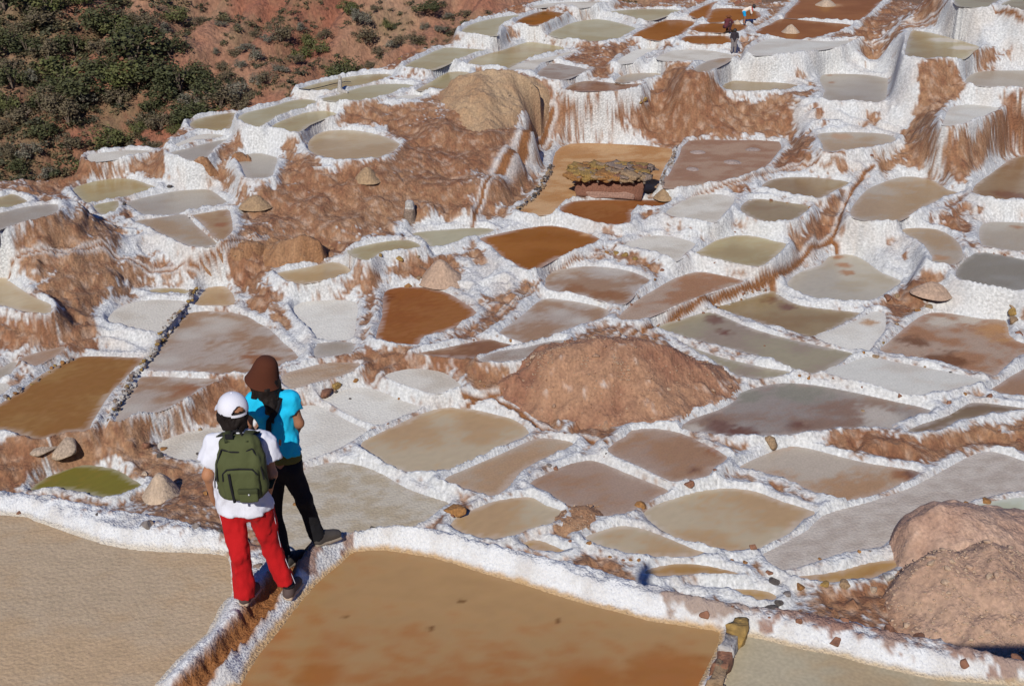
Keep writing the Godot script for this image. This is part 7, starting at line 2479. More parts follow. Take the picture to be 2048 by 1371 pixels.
func stones() -> void:
	stone(-1.66, -13.63, -30.77, 0.42, "orange", "big orange stone on the left bank of the tan pond left of the cracked")
	stone(3.66, -13.71, -31.25, 0.27, "orange", "big orange stone on the right bank of the pink brown pond behind the cracked")
	stone(1.31, -13.71, -33.32, 0.16, "rust", "middling rusty red stone on the left bank of the pink brown pond")
	stone(1.13, -13.61, -33.41, 0.17, "grey", "middling grey stone on the back bank of the pink brown pond behind the cracked")
	stone(5.09, -13.63, -32.19, 0.29, "rust", "big rusty red stone on the back bank of the large oval tan pond")
	stone(5.96, -13.43, -32.82, 0.13, "rust", "small rusty red stone on the right bank of the pink brown pond")
	stone(7.99, -13.67, -34.67, 0.39, "tan", "big tan stone on the back bank of the pinkish oval pond")
	stone(6.42, -13.68, -28.95, 0.21, "rust", "middling rusty red stone on the front bank of the large oval tan pond")
	stone(6.7, -13.75, -28.05, 0.19, "rust", "middling rusty red stone on the left bank of the long grey salt pond leading")
	stone(6.15, -13.73, -28.52, 0.14, "orange", "middling orange stone on the front bank of the large oval tan pond")
	stone(5.82, -13.7, -28.55, 0.1, "orange", "small orange stone on the right bank of the thin tan sliver behind the black")
	stone(4.9, -13.7, -28.53, 0.09, "rust", "small rusty red stone on the back bank of the thin tan sliver")
	stone(2.6, -13.66, -28.69, 0.12, "orange", "small orange stone on the left bank of the narrow tan pond")
	stone(3.14, -13.66, -28.53, 0.12, "orange", "small orange stone on the front bank of the narrow tan pond")
	stone(3.34, -13.69, -28.39, 0.11, "orange", "small orange stone on the left bank of the thin tan sliver behind the black")
	stone(2.94, -13.67, -28.54, 0.11, "rust", "small rusty red stone on the front bank of the narrow tan pond")
	stone(2.09, -13.66, -29.16, 0.14, "orange", "middling orange stone on the left bank of the narrow tan pond")
	stone(1.57, -13.78, -29.36, 0.11, "rust", "small rusty red stone on the right bank of the tiny golden puddle")
	stone(3.5, -13.68, -28.44, 0.08, "tan", "small tan stone on the left bank of the thin tan sliver behind the black")
	stone(8.05, -13.78, -27.53, 0.23, "yellow", "big yellow ochre stone on the left bank of the golden tan puddle")
	stone(7.41, -13.78, -27.54, 0.27, "orange", "big orange stone on the left bank of the golden tan puddle")
	stone(8.54, -13.78, -27.43, 0.31, "tan", "big tan stone on the front bank of the golden tan puddle")
	stone(9.25, -13.78, -27.47, 0.24, "cream", "big cream stone on the right bank of the golden tan puddle")
	stone(9.77, -13.78, -27.82, 0.3, "whitegrey", "big whitish grey stone on the right bank of the golden tan puddle")
	stone(7.01, -13.87, -27.12, 0.2, "grey", "middling grey stone on the right bank of the small golden puddle between crusted rocks")
	stone(6.76, -13.87, -26.8, 0.2, "dark", "middling dark stone on the right bank of the small golden puddle between crusted rocks")
	stone(6.8, -13.83, -27.69, 0.27, "dark", "big dark stone on the back bank of the small golden puddle between crusted rocks")
	stone(6.15, -13.88, -27.65, 0.16, "dark", "middling dark stone on the back bank of the small golden puddle between crusted rocks")
	stone(9.56, -13.73, -28.95, 0.08, "grey", "small grey stone on the front bank of the long grey salt pond leading")
	stone(9.28, -13.72, -28.91, 0.1, "orange", "small orange stone on the front bank of the long grey, second from the left")
	stone(8.18, -13.81, -28.69, 0.11, "orange", "small orange stone on the front bank of the long grey, leftmost")
	stone(12.79, -13.62, -31.12, 0.2, "orange", "middling orange stone on the left bank of the pale green brine strip")
	stone(13.55, -13.71, -31.46, 0.26, "orange", "big orange stone on the left bank of the pale green brine strip")
	stone(12.69, -13.16, -40.41, 0.25, "tan", "middling tan stone on the back bank of the pale bluish salt pond")
	stone(12.23, -13.16, -40.46, 0.11, "orange", "small orange stone on the left bank of the pale bluish salt pond")
	stone(9.72, -13.34, -38.96, 0.12, "orange", "small orange stone on the back bank of the dark mauve, leftmost")
	stone(10, -13.35, -38.88, 0.16, "orange", "small orange stone on the back bank of the dark mauve, second from the left")
	stone(14.09, -13.18, -39.55, 0.11, "tan", "small tan stone on the back bank of the pale bluish salt pond")
	stone(14.85, -13.2, -39.14, 0.13, "dark", "small dark stone on the right bank of the pale bluish salt pond")
	stone(12.67, -13.28, -37.46, 0.17, "rust", "middling rusty red stone on the front bank of the pale bluish salt pond")
	stone(11.61, -13.26, -38.13, 0.14, "rust", "small rusty red stone on the left bank, second from the left")
	stone(11.29, -13.49, -36.74, 0.12, "tan", "small tan stone on the right bank of the dark mauve brown pond")
	stone(10.78, -13.26, -38.65, 0.1, "rust", "small rusty red stone on the left bank, leftmost")
	stone(13.26, -13.27, -41.72, 0.13, "yellow", "small yellow ochre stone on the left bank of the mottled pink brown pond")
	stone(14.18, -13.26, -43.27, 0.15, "tan", "small tan stone on the left bank of the mottled pink brown pond")
	stone(15.86, -13.27, -44.88, 0.26, "tan", "middling tan stone on the back bank of the mottled pink brown pond")
	stone(15.33, -13.23, -44.71, 0.24, "orange", "middling orange stone on the back bank of the mottled pink brown pond")
	stone(14.4, -13.11, -45.52, 0.34, "rust", "big rusty red stone on the right bank of the wide grey pond")
	stone(14.87, -13.13, -45.83, 0.18, "tan", "small tan stone on the right bank of the wide grey pond with a rusty")
	stone(14.98, -13.23, -44.81, 0.22, "rust", "middling rusty red stone on the back bank of the mottled pink brown pond")
	stone(18.67, -13, -43.85, 0.4, "yellow", "big yellow ochre stone on the back bank of the mottled pink brown pond")
	stone(18.45, -13.28, -43.35, 0.36, "tan", "big tan stone on the back bank of the mottled pink brown pond")
	stone(18.4, -13.27, -42.46, 0.29, "rust", "middling rusty red stone on the right bank of the mottled pink brown pond")
	stone(18.66, -12.62, -43.99, 0.3, "tan", "middling tan stone on the front bank of the dark slate grey pond")
	stone(10.45, -13.36, -46.32, 0.06, "dark", "tiny dark stone on the back bank of the olive, leftmost")
	stone(10.51, -13.24, -46.66, 0.06, "dark", "tiny dark stone on the back bank of the olive, second from the left")
	stone(6.18, -13.06, -43.96, 0.08, "rust", "tiny rusty red stone on the left bank, third from the left")
	stone(5.95, -13.09, -43.73, 0.07, "grey", "tiny grey stone on the left bank of the long green grey pond slanting")
	stone(5.64, -13.09, -43.45, 0.07, "rust", "tiny rusty red stone on the left bank, second from the left")
	stone(5.4, -13.12, -43.23, 0.07, "rust", "tiny rusty red stone on the left bank, leftmost")
	stone(6.47, -13.06, -44.19, 0.08, "rust", "tiny rusty red stone on the left bank, fourth from the left")
	stone(5, -12.96, -42.6, 0.11, "rust", "small rusty red stone on the front bank of the pinkish grey flat along")
	stone(6.69, -13.37, -39.64, 0.09, "rust", "tiny rusty red stone on the left bank of the green grey wedge of brine")
	stone(4.24, -12.35, -48.67, 0.26, "yellow", "middling yellow ochre stone on the left bank, leftmost")
	stone(4.54, -12.43, -48.38, 0.26, "yellow", "middling yellow ochre stone on the left bank, second from the left")
	stone(4.92, -12.46, -48.1, 0.22, "yellow", "middling yellow ochre stone on the left bank, third from the left")
	stone(5.47, -12.54, -47.58, 0.2, "orange", "middling orange stone on the front bank of the pale flat above the yellow stained")
	stone(5.92, -12.58, -47.16, 0.18, "rust", "small rusty red stone on the back bank of the pinkish grey flat along")
	stone(5.85, -12.32, -47.55, 0.1, "tan", "tiny tan stone on the front bank of the pale flat above the yellow stained")
	stone(3.86, -12.42, -48.7, 0.2, "orange", "middling orange stone on the left bank of the pale flat above the yellow stained")
	stone(-5.16, -11.93, -47.1, 0.18, "yellow", "small yellow ochre stone on the front bank of the olive pond with a yellow")
	stone(-4.41, -12.02, -47.4, 0.26, "yellow", "middling yellow ochre stone on the right bank of the olive pond with a yellow")
	stone(-3.74, -12, -47.71, 0.2, "tan", "middling tan stone on the right bank of the olive pond with a yellow stained")
	stone(-2.7, -12.94, -46.36, 0.25, "orange", "middling orange stone on the back bank, second from the left")
	stone(-4.08, -12.95, -46.51, 0.29, "orange", "middling orange stone on the back bank, leftmost")
	stone(-3.65, -12.89, -46.82, 0.18, "tan", "small tan stone on the back bank of the dark brown brine pond")
	stone(4.44, -12.76, -44.24, 0.13, "rust", "small rusty red stone on the left bank of the pinkish grey flat along")
	stone(4.8, -12.71, -44.92, 0.1, "dark", "tiny dark stone on the left bank of the pinkish grey, second from the left")
	stone(4.29, -12.8, -43.92, 0.07, "dark", "tiny dark stone on the left bank of the pinkish grey, leftmost")
	stone(5.54, -12.73, -46.24, 0.12, "orange", "small orange stone on the back bank of the pinkish grey flat along")
	stone(4.72, -12.22, -49.47, 0.1, "dark", "tiny dark stone on the left bank of the pale flat above the yellow stained")
	stone(-1.29, -13, -40.73, 0.07, "rust", "tiny rusty red stone on the back bank, second from the left")
	stone(-1.35, -12.9, -41.15, 0.07, "rust", "tiny rusty red stone on the back bank, leftmost")
	stone(-0.04, -12.88, -40.98, 0.11, "orange", "small orange stone on the right bank of the long flat brown puddle")
	stone(-0.9, -13.37, -38.21, 0.08, "orange", "tiny orange stone on the right bank of the leaf shaped pale pond")
	stone(-1.07, -13.27, -38.45, 0.1, "tan", "small tan stone on the right bank of the leaf shaped pale pond")
	stone(-5.93, -13.55, -38.8, 0.36, "yellow", "big yellow ochre stone on the back bank of the white salt pond")
	stone(-5.33, -13.55, -39.16, 0.17, "orange", "middling orange stone on the back bank of the white salt pond")
	stone(-6.26, -13.65, -38.47, 0.42, "rust", "big rusty red stone on the left bank of the white salt pond")
	stone(-5.92, -13.75, -38.63, 0.14, "dark", "small dark stone on the left bank of the white salt, leftmost")
	stone(-5.39, -13.77, -38.14, 0.1, "dark", "small dark stone on the left bank of the white salt, second from the left")
	stone(-3.77, -13.68, -38.13, 0.12, "orange", "small orange stone on the right bank of the white salt pond")
	stone(-3.12, -13.69, -37.61, 0.07, "rust", "tiny rusty red stone on the right bank of the white salt pond")
	stone(-4.49, -13.73, -35.52, 0.06, "rust", "tiny rusty red stone on the left bank, lower of a pair")
	stone(-3.97, -13.71, -36.25, 0.08, "rust", "tiny rusty red stone on the left bank, second along it")
	stone(0.7, -13.71, -36.2, 0.13, "dark", "small dark stone on the right bank of the large clear tan pond just")
	stone(0.81, -13.71, -35.89, 0.1, "grey", "small grey stone on the right bank of the large clear tan pond just")
	stone(2.85, -13.44, -33.88, 0.09, "dark", "small dark stone on the left bank of the pink brown pond at the front")
	stone(2.8, -13.5, -33.88, 0.11, "rust", "small rusty red stone on the left bank of the pink brown pond")
	stone(-1.65, -13.63, -30.54, 0.1, "rust", "small rusty red stone on the left bank of the tan pond")
	stone(-11.18, -14.47, -36.02, 0.25, "orange", "middling orange stone on the left bank of the pale pink pond")
	stone(-11.07, -14.34, -35.32, 0.21, "dark", "middling dark stone on the left bank of the pale pink pond")
	stone(-11.66, -14.2, -35.82, 0.28, "rust", "big rusty red stone on the left bank of the pale pink pond")
	stone(-10.26, -14.39, -37.3, 0.17, "tan", "middling tan stone on the back bank of the pale pink pond")
	stone(-14, -14.08, -35.23, 0.75, "cream", "big cream stone on the back bank of the green pool below red earth")
	stone(-14.55, -13.91, -34.86, 0.5, "cream", "big cream stone on the front bank of the large ochre brown brine pond")
	stone(-11.34, -14.48, -34.47, 0.19, "cream", "middling cream stone on the right bank of the green pool below red earth")
	stone(-8.96, -13.98, -32.32, 0.14, "orange", "small orange stone on the left bank of the wide salt, leftmost")
	stone(-9.97, -14.47, -35.62, 0.11, "dark", "small dark stone on the front bank of the pale pink pond")
	stone(6.76, -9.33, -64.68, 0.29, "yellow", "middling yellow ochre stone on the right bank of the shallow brown pool on top")
	stone(6.54, -9.43, -64.4, 0.18, "yellow", "small yellow ochre stone on the right bank of the shallow brown pool on top")
	stone(2.88, -11.93, -56.37, 0.18, "yellow", "small yellow ochre stone on the left bank of the dry tan gravel field")
	stone(4.71, -10.68, -63.79, 0.1, "yellow", "tiny yellow ochre stone on the back bank of the dry tan gravel field")
	stone(20.19, -8.52, -67.21, 0.14, "dark", "tiny dark stone on the back bank of the square grey pond on a high")
	stone(14.86, -9.83, -62.28, 0.09, "dark", "tiny dark stone on the front bank of the square grey pond on a high")
	stone(19.97, -7.52, -62, 0.13, "rust", "tiny rusty red stone on the front bank of the olive, leftmost")
	stone(16.53, -8.14, -79.61, 0.1, "dark", "tiny dark stone on the left bank of the brown pond at the top edge")
	stone(21.13, -7.53, -61.86, 0.1, "rust", "tiny rusty red stone on the front bank of the olive, second from the left")
	stone(16.58, -10.6, -57.32, 0.19, "rust", "small rusty red stone on the right bank of the flat grey tan pool")
	stone(9.34, -12.3, -50.84, 0.09, "rust", "tiny rusty red stone on the back bank of the olive pond")
	stone(8.06, -12.34, -47.73, 0.1, "rust", "tiny rusty red stone on the left bank of the olive pond")
	stone(8.97, -13.3, -41.4, 0.07, "rust", "tiny rusty red stone on the right bank of the long green grey pond slanting")
	stone(-5.97, -13.98, -31.37, 0.1, "orange", "small orange stone on the left bank of the wide salt, third from the left")
	stone(-6.25, -13.98, -31.75, 0.13, "orange", "small orange stone on the left bank of the wide salt, second from the left")
	stone(19.68, -12.2, -48.01, 0.13, "rust", "small rusty red stone on the back bank of the dark slate grey pond")
	stone(19.31, -12.2, -48.21, 0.11, "rust", "tiny rusty red stone on the back bank of the dark slate grey pond")
	stone(15.59, -13.34, -37.38, 0.19, "rust", "middling rusty red stone on the back bank of the murky, second from the left")
	stone(14.15, -13.33, -36.97, 0.22, "rust", "middling rusty red stone on the back bank of the murky, leftmost")
	stone(14.8, -13.27, -37.49, 0.12, "orange", "small orange stone on the back bank of the murky brown crescent of brine")
	stone(15.27, -13.57, -35.44, 0.12, "rust", "small rusty red stone on the front bank of the murky brown crescent of brine")
	stone(15.8, -13.61, -35.15, 0.17, "rust", "middling rusty red stone on the back bank of the long grey salt pond leading")
	stone(12.13, -8.43, -68.7, 0.17, "tan", "small tan stone on the right bank of the pale crusted flat in front")
	stone(13.65, -8.28, -72.6, 0.15, "cream", "tiny cream stone on the left bank of the brown pond with a salt cone")
	stone(1.89, -8.76, -74.02, 0.12, "dark", "tiny dark stone on the back bank of the long beige pond")
	stone(-6.07, -8.92, -69.59, 0.28, "yellow", "middling yellow ochre stone on the left bank of the slanting grey green pond")
	stone(-6.32, -8.99, -69.33, 0.25, "tan", "small tan stone on the left bank of the slanting grey green pond")
	stone(-19.67, -10.83, -56.96, 0.2, "rust", "small rusty red stone on the left bank of the pale dry salt bed along")
	stone(-15.31, -11.66, -55.12, 0.23, "dark", "middling dark stone on the back bank of the large grey pond")
	stone(-13.54, -11.67, -51.17, 0.11, "dark", "tiny dark stone on the back bank of the sandy grey pond split")
	stone(-16.65, -11.61, -52.5, 0.16, "dark", "small dark stone on the right bank of the tiny olive pond tucked")
	near_stone(-2.787, -8.324, 0.08, "grey", "big grey clod on the near bank left of the red trousers")
	near_stone(-2.415, -8.329, 0.052, "grey", "middling grey clod on the near bank left of the red trousers")
	near_stone(-3.884, -8.66, 0.03, "rust", "small rusty red clod on the near bank left of the red trousers")
	near_stone(-2.759, -8.335, 0.044, "greybrown", "middling grey brown clod on the near bank left of the red trousers")
	near_stone(-3.508, -8.529, 0.025, "dark", "small dark clod on the near bank left of the red, leftmost")
	near_stone(-3.202, -8.478, 0.025, "dark", "small dark clod on the near bank left of the red, second from the left")
	near_stone(-2.994, -8.423, 0.02, "dark", "tiny dark clod on the near bank left of the red trousers")
	near_stone(-2.211, -8.262, 0.027, "dark", "small dark clod on the near bank left of the red, third from the left")
	near_stone(-1.064, -8.343, 0.031, "dark", "small dark clod on the near bank by the tourists feet")
	near_stone(1.327, -7.29, 0.053, "rust", "middling rusty red clod on the right part, leftmost")
	near_stone(1.514, -7.279, 0.018, "rust", "tiny rusty red clod on the right part, leftmost")
	near_stone(1.049, -7.588, 0.025, "rust", "small rusty red clod on the middle of the near bank, second from the left")
	near_stone(1.949, -7.136, 0.046, "rust", "middling rusty red clod on the right part, second from the left")
	near_stone(2.264, -7.183, 0.061, "rust", "big rusty red clod on the right part, second from the left")
	near_stone(2.526, -7.017, 0.061, "rust", "big rusty red clod on the right part, third from the left")
	near_stone(2.716, -6.983, 0.072, "rust", "big rusty red clod on the right part, fourth from the left")
	near_stone(2.161, -7, 0.07, "rust", "big rusty red clod on the right part, leftmost")
	near_stone(2.941, -6.753, 0.06, "rust", "big rusty red clod on the right part, fifth from the left")
	near_stone(3.291, -6.779, 0.061, "rust", "big rusty red clod on the right part, sixth from the left")
	near_stone(1.797, -7.319, 0.072, "dark", "big dark clod on the right part of the near bank below the gravel heap")
	near_stone(0.461, -7.913, 0.041, "rust", "middling rusty red clod on the middle of the near bank, second from the left")
	near_stone(0.097, -8.155, 0.049, "rust", "middling rusty red clod on the middle of the near bank, leftmost")
	near_stone(0.354, -8, 0.03, "rust", "small rusty red clod on the middle of the near bank, leftmost")
	near_stone(-0.09, -8.112, 0.034, "orange", "small orange clod on the middle of the near bank above the brown pond")
	near_stone(1.757, -7.199, 0.018, "rust", "tiny rusty red clod on the right part, second from the left")
	near_stone(1.242, -7.574, 0.029, "rust", "small rusty red clod on the right part of the near bank below the gravel")
	near_stone(1.536, -7.527, 0.025, "dark", "small dark clod on the right part of the near bank below the gravel heap")
	near_stone(-1.844, -7.805, 0.049, "greybrown", "middling grey brown clod on the near bank by the tourists feet")
	near_stone(-1.835, -7.795, 0.026, "rust", "small rusty red clod on the near bank by the tourists feet")
	stone_row("divider", "long divider of dark and ochre stones between the ochre and the mottled ponds", 0.11, [-12.29,-13.23,-46.48,-12.4,-13.26,-44.86,-12.58,-13.26,-43.65,-12.65,-13.35,-42.38,-12.69,-13.4,-41.48,-12.72,-13.4,-40.21,-12.83,-13.48,-39.29,-12.81,-13.48,-38.02,-12.83,-13.48,-37.03,-12.86,-13.51,-36.16])
	stone_row("ochre", "row of stones along the upper bank of the ochre brown pond", 0.12, [-15.44,-13.56,-41.09,-15.9,-13.64,-40.31,-16.21,-13.64,-39.43,-16.49,-13.63,-38.52,-16.81,-13.64,-37.57])
	stone_row("tanfield", "row of dark stones along the left edge of the tan gravel field", 0.11, [1.89,-11.83,-59.22,1.51,-11.88,-56.54,0.9,-11.85,-54.16,0.24,-11.83,-52.48])
	stone_row("pebble", "row of pebbles between the tan gravel field and the pink salt field", 0.11, [8.14,-11.78,-61.9,7.38,-11.25,-57.61,7.05,-11.82,-57.37,6.52,-11.27,-54.3])
	stone_row("channelbank", "row of rusty stones on the white bank below the thin channel", 0.09, [10.16,-13.25,-46.9,8.83,-13.25,-45.96,7.48,-13.14,-44.68,6.24,-13.3,-43.74,4.95,-13.12,-42.02])
	stone_row("wallband", "row of brown stones in the white bank between two olive ponds", 0.11, [10.4,-11.69,-53.66,11.47,-11.79,-53.47,12.42,-11.79,-52.77,12.79,-11.7,-52.07])

func small_things() -> void:
	for k in 5: slab_meshes.append(slab(0.55, 0.055, 0.42, 50 + k, 0.05))
	hut(Vector3(2.78, -11.83, -54.12), Vector3(5.76, -11.84, -54.21))
	standing_stone(Vector3(-4.36, -12.2, -51.56), 1.1)
	marker_post(Vector3(-8.58, -9.23, -63.41), 0.75)
	hose([-10.68,-9.18,-63.72,-10.17,-9.21,-63.64,-9.54,-9.15,-64.02,-9.05,-9.15,-64.7,-8.54,-9.15,-65.16,-8.24,-9.15,-65.16])
	divider_rock(1.504, -7.065, 0.126, "yellow", "big yellow ochre block at the near end of the rock divider")
	divider_rock(1.432, -6.903, 0.094, "whitegrey", "salt crusted pale rock behind the yellow block in the rock divider")
	divider_rock(1.375, -6.767, 0.101, "rust", "rusty brown rock in the middle of the rock divider")
	divider_rock(1.322, -6.625, 0.104, "tan", "flaking tan rock in the rock divider at the bottom edge")
	divider_rock(1.266, -6.478, 0.098, "greybrown", "grey brown rock of the rock divider cut by the bottom edge")
	divider_rock(-1.694, -8.157, 0.055, "yellow", "yellow topped stone standing behind the right red trouser leg")

func hillside_plants() -> void:
	var tone := [[Color(0.070, 0.080, 0.020), Color(0.115, 0.115, 0.038)], [Color(0.042, 0.048, 0.016), Color(0.072, 0.074, 0.026)], [Color(0.095, 0.075, 0.045), Color(0.14, 0.11, 0.06)], [Color(0.12, 0.12, 0.085), Color(0.17, 0.15, 0.115)]]
	for k in 4:
		shrub_meshes.append(shrub_mesh(60 + k, 1100, tone[k][0], tone[k][1], 0.055))
		shrub_meshes.append(shrub_mesh(70 + k, 1100, tone[k][0], tone[k][1], 0.055))
	shrub_meshes.append(stem_mesh(80))
	shrub(-31.71, -81.43, 3.36, 2.29, 1, "big dark green shrub along the top edge of the hillside")
	shrub(-28.86, -80.75, 2.89, 2.25, 0, "big mid green shrub along the top edge of the hillside")
	shrub(-30.67, -82.85, 1.75, 1.05, 2, "middling dry brown shrub along the top edge of the hillside, leftmost")
	shrub(-27.02, -82.2, 2.5, 1.51, 0, "middling mid green shrub along the top edge of the hillside, leftmost")
	shrub(-28.98, -79.99, 3.04, 1.35, 2, "big dry brown shrub in the upper band of the hillside")
	shrub(-25.24, -79.94, 3.23, 2.57, 1, "big dark green shrub in the upper band of the hillside, third from the left")
	shrub(-24.34, -79.35, 2.41, 1.82, 0, "middling mid green shrub in the upper band of the hillside, leftmost")
	shrub(-30.41, -77.9, 2.83, 2.2, 1, "big dark green shrub in the upper band of the hillside, leftmost")
	shrub(-29.31, -77.76, 2.02, 1.46, 1, "middling dark green shrub in the middle band of the hillside, second from the left")
	shrub(-22.78, -77.06, 4.69, 3.18, 1, "big dark green shrub in the middle band of the hillside, third from the left")
	shrub(-22.94, -75.67, 3.45, 2.44, 0, "big mid green shrub in the middle band of the hillside, second from the left")
	shrub(-21.4, -76.22, 3.45, 2.09, 1, "big dark green shrub in the middle band of the hillside, fourth from the left")
	shrub(-26.9, -76.64, 3.96, 2.14, 0, "big mid green shrub in the middle band of the hillside, leftmost")
	shrub(-25.28, -74.86, 3.45, 2.44, 1, "big dark green shrub in the middle band of the hillside, leftmost")
	shrub(-28.07, -77.68, 2.31, 1.65, 2, "middling dry brown shrub in the middle band of the hillside, second from the left")
	shrub(-24.38, -76.77, 3.12, 1.77, 1, "big dark green shrub in the middle band of the hillside, second from the left")
	shrub(-25.51, -81.11, 2.36, 1.35, 2, "middling dry brown shrub along the top edge of the hillside, second from the left")
	shrub(-21.44, -82.81, 2.07, 1.12, 0, "middling mid green shrub along the top edge of the hillside, second from the left")
	shrub(-20.05, -83.03, 1.22, 0.81, 2, "small dry brown shrub along the top edge of the hillside, second from the left")
	shrub(-22.61, -80.71, 2, 1.2, 2, "middling dry brown shrub in the upper band of the hillside, third from the left")
	shrub(-23.86, -81.47, 1.35, 1.01, 2, "small dry brown shrub along the top edge of the hillside, leftmost")
	shrub(-21.74, -81.1, 1, 0.8, 3, "small grey green shrub along the top edge of the hillside, leftmost")
	shrub(-28.91, -76.25, 1.3, 0.98, 3, "small grey green shrub in the middle band of the hillside, leftmost")
	shrub(-29.5, -75.12, 2.36, 1.78, 1, "middling dark green shrub in the middle band of the hillside, leftmost")
	shrub(-29.49, -73.52, 1.94, 1.75, 0, "middling mid green shrub in the lower band of the hillside, leftmost")
	shrub(-29.36, -72.53, 1.26, 1.26, 2, "small dry brown shrub just above the ravine edge, leftmost")
	shrub(-28.38, -73.19, 2.21, 1.58, 2, "middling dry brown shrub in the lower band of the hillside, leftmost")
	shrub(-26.7, -73.46, 2.51, 1.89, 2, "big dry brown shrub in the lower band of the hillside")
	shrub(-25.63, -72.68, 2.17, 1.86, 2, "middling dry brown shrub in the lower band of the hillside, second from the left")
	shrub(-26.9, -71.97, 2.26, 1.7, 1, "middling dark green shrub just above the ravine edge, second from the left")
	shrub(-25.19, -74.5, 1.58, 1.26, 3, "middling grey green shrub in the lower band of the hillside, leftmost")
	shrub(-23.51, -72.29, 2.24, 1.35, 0, "middling mid green shrub just above the ravine edge")
	shrub(-22.77, -72.87, 1.88, 1.35, 0, "middling mid green shrub in the lower band of the hillside, second from the left")
	shrub(-24.13, -71.21, 2.58, 1.67, 0, "big mid green shrub just above the ravine edge")
	shrub(-25.31, -71.38, 1.84, 1.22, 2, "middling dry brown shrub just above the ravine edge")
	shrub(-27.37, -70.52, 1.53, 1.53, 3, "middling grey green shrub just above the ravine edge")
	shrub(-27.62, -69.84, 1.86, 1.34, 1, "middling dark green shrub just above the ravine edge, leftmost")
	shrub(-26.37, -69.93, 1.21, 1.09, 3, "small grey green shrub just above the ravine edge")
	shrub(-28.44, -70.26, 1.23, 1.23, 2, "small dry brown shrub just above the ravine edge, second from the left")
	shrub(-21.87, -74.1, 1.86, 1.24, 2, "middling dry brown shrub in the lower band of the hillside, fourth from the left")
	shrub(-21.91, -73.59, 1.33, 1.02, 0, "small mid green shrub in the lower band of the hillside")
	shrub(-20.53, -73.31, 1.84, 1.23, 2, "middling dry brown shrub in the lower band of the hillside, fifth from the left")
	shrub(-20.06, -73.9, 1.85, 1.23, 2, "middling dry brown shrub in the lower band of the hillside, sixth from the left")
	shrub(-19.15, -73.72, 2.24, 1.69, 1, "middling dark green shrub in the lower band of the hillside, third from the left")
	shrub(-18.35, -74.19, 3.35, 2.03, 1, "big dark green shrub in the lower band of the hillside")
	shrub(-17.34, -75.18, 2.79, 1.55, 2, "big dry brown shrub in the middle band of the hillside")
	shrub(-16.11, -74.9, 2.15, 1.23, 2, "middling dry brown shrub in the lower band of the hillside, seventh from the left")
	shrub(-16.54, -75.8, 1.87, 1.55, 3, "middling grey green shrub in the middle band of the hillside")
	shrub(-18.06, -75.94, 2.66, 1.72, 1, "big dark green shrub in the middle band of the hillside, seventh from the left")
	shrub(-19.88, -76.08, 3.43, 2.42, 1, "big dark green shrub in the middle band of the hillside, fifth from the left")
	shrub(-19.56, -77.62, 2.72, 1.76, 1, "big dark green shrub in the middle band of the hillside, sixth from the left")
	shrub(-20.96, -78.62, 2.37, 1.43, 1, "middling dark green shrub in the upper band of the hillside, third from the left")
	shrub(-15.61, -75.51, 1.24, 1.24, 2, "small dry brown shrub in the middle band of the hillside, second from the left")
	shrub(-17.89, -79.53, 1.3, 0.78, 2, "small dry brown shrub in the upper band of the hillside, leftmost")
	shrub(-18.48, -80.31, 0.66, 0.52, 3, "small grey green shrub in the upper band of the hillside, leftmost")
	shrub(-17.96, -74.45, 1.88, 1.35, 0, "middling mid green shrub in the lower band of the hillside, fourth from the left")
	shrub(-19.11, -75.1, 1.55, 1.24, 3, "middling grey green shrub in the lower band of the hillside, second from the left")
	shrub(-17.35, -77.09, 0.95, 0.95, 2, "small dry brown shrub in the middle band of the hillside, leftmost")
	shrub(-16.65, -78.5, 0.96, 0.64, 3, "small grey green shrub in the upper band of the hillside, second from the left")
	shrub(-15.84, -79.24, 1.29, 0.97, 3, "small grey green shrub in the upper band of the hillside, fourth from the left")
	shrub(-16.54, -79.81, 1.3, 0.65, 3, "small grey green shrub in the upper band of the hillside, third from the left")
	shrub(-15.42, -77.35, 1.26, 0.82, 3, "small grey green shrub in the middle band of the hillside, second from the left")
	shrub(-14.54, -76.46, 1.56, 0.93, 2, "middling dry brown shrub in the middle band of the hillside, third from the left")
	shrub(-14.51, -80.88, 1.96, 1.31, 2, "middling dry brown shrub along the top edge of the hillside, third from the left")
	shrub(-13.15, -79.99, 1.61, 1.29, 0, "middling mid green shrub in the upper band of the hillside, second from the left")
	shrub(-12.9, -81.85, 1.51, 1.18, 0, "middling mid green shrub along the top edge of the hillside, third from the left")
	shrub(-13.25, -78.2, 1.27, 0.82, 2, "small dry brown shrub in the upper band of the hillside, third from the left")
	shrub(-11.9, -79.9, 1.61, 0.96, 0, "middling mid green shrub in the upper band of the hillside, third from the left")
	shrub(-10.14, -77.55, 2.5, 1.88, 1, "big dark green shrub in the middle band of the hillside, eighth from the left")
	shrub(-10.49, -78.11, 1.89, 1.57, 0, "middling mid green shrub in the upper band of the hillside, fourth from the left")
	shrub(-10.33, -83.09, 1.33, 1, 0, "small mid green shrub along the top edge of the hillside, leftmost")
	shrub(-9.19, -80.88, 1.94, 1.29, 2, "middling dry brown shrub along the top edge of the hillside, fourth from the left")
	shrub(-9.58, -81.79, 1.63, 1.31, 3, "middling grey green shrub along the top edge of the hillside")
	shrub(-7.88, -82.21, 0.98, 0.85, 0, "small mid green shrub along the top edge of the hillside, second from the left")
	shrub(-5.54, -83, 2.31, 1.19, 1, "middling dark green shrub along the top edge of the hillside, third from the left")
	shrub(-5.5, -82.19, 0.78, 0.59, 3, "small grey green shrub along the top edge of the hillside, fourth from the left")
	shrub(-7.29, -80.42, 1.61, 0.77, 3, "middling grey green shrub in the upper band of the hillside")
	shrub(-6.03, -80.12, 1.6, 0.96, 2, "middling dry brown shrub in the upper band of the hillside, fourth from the left")
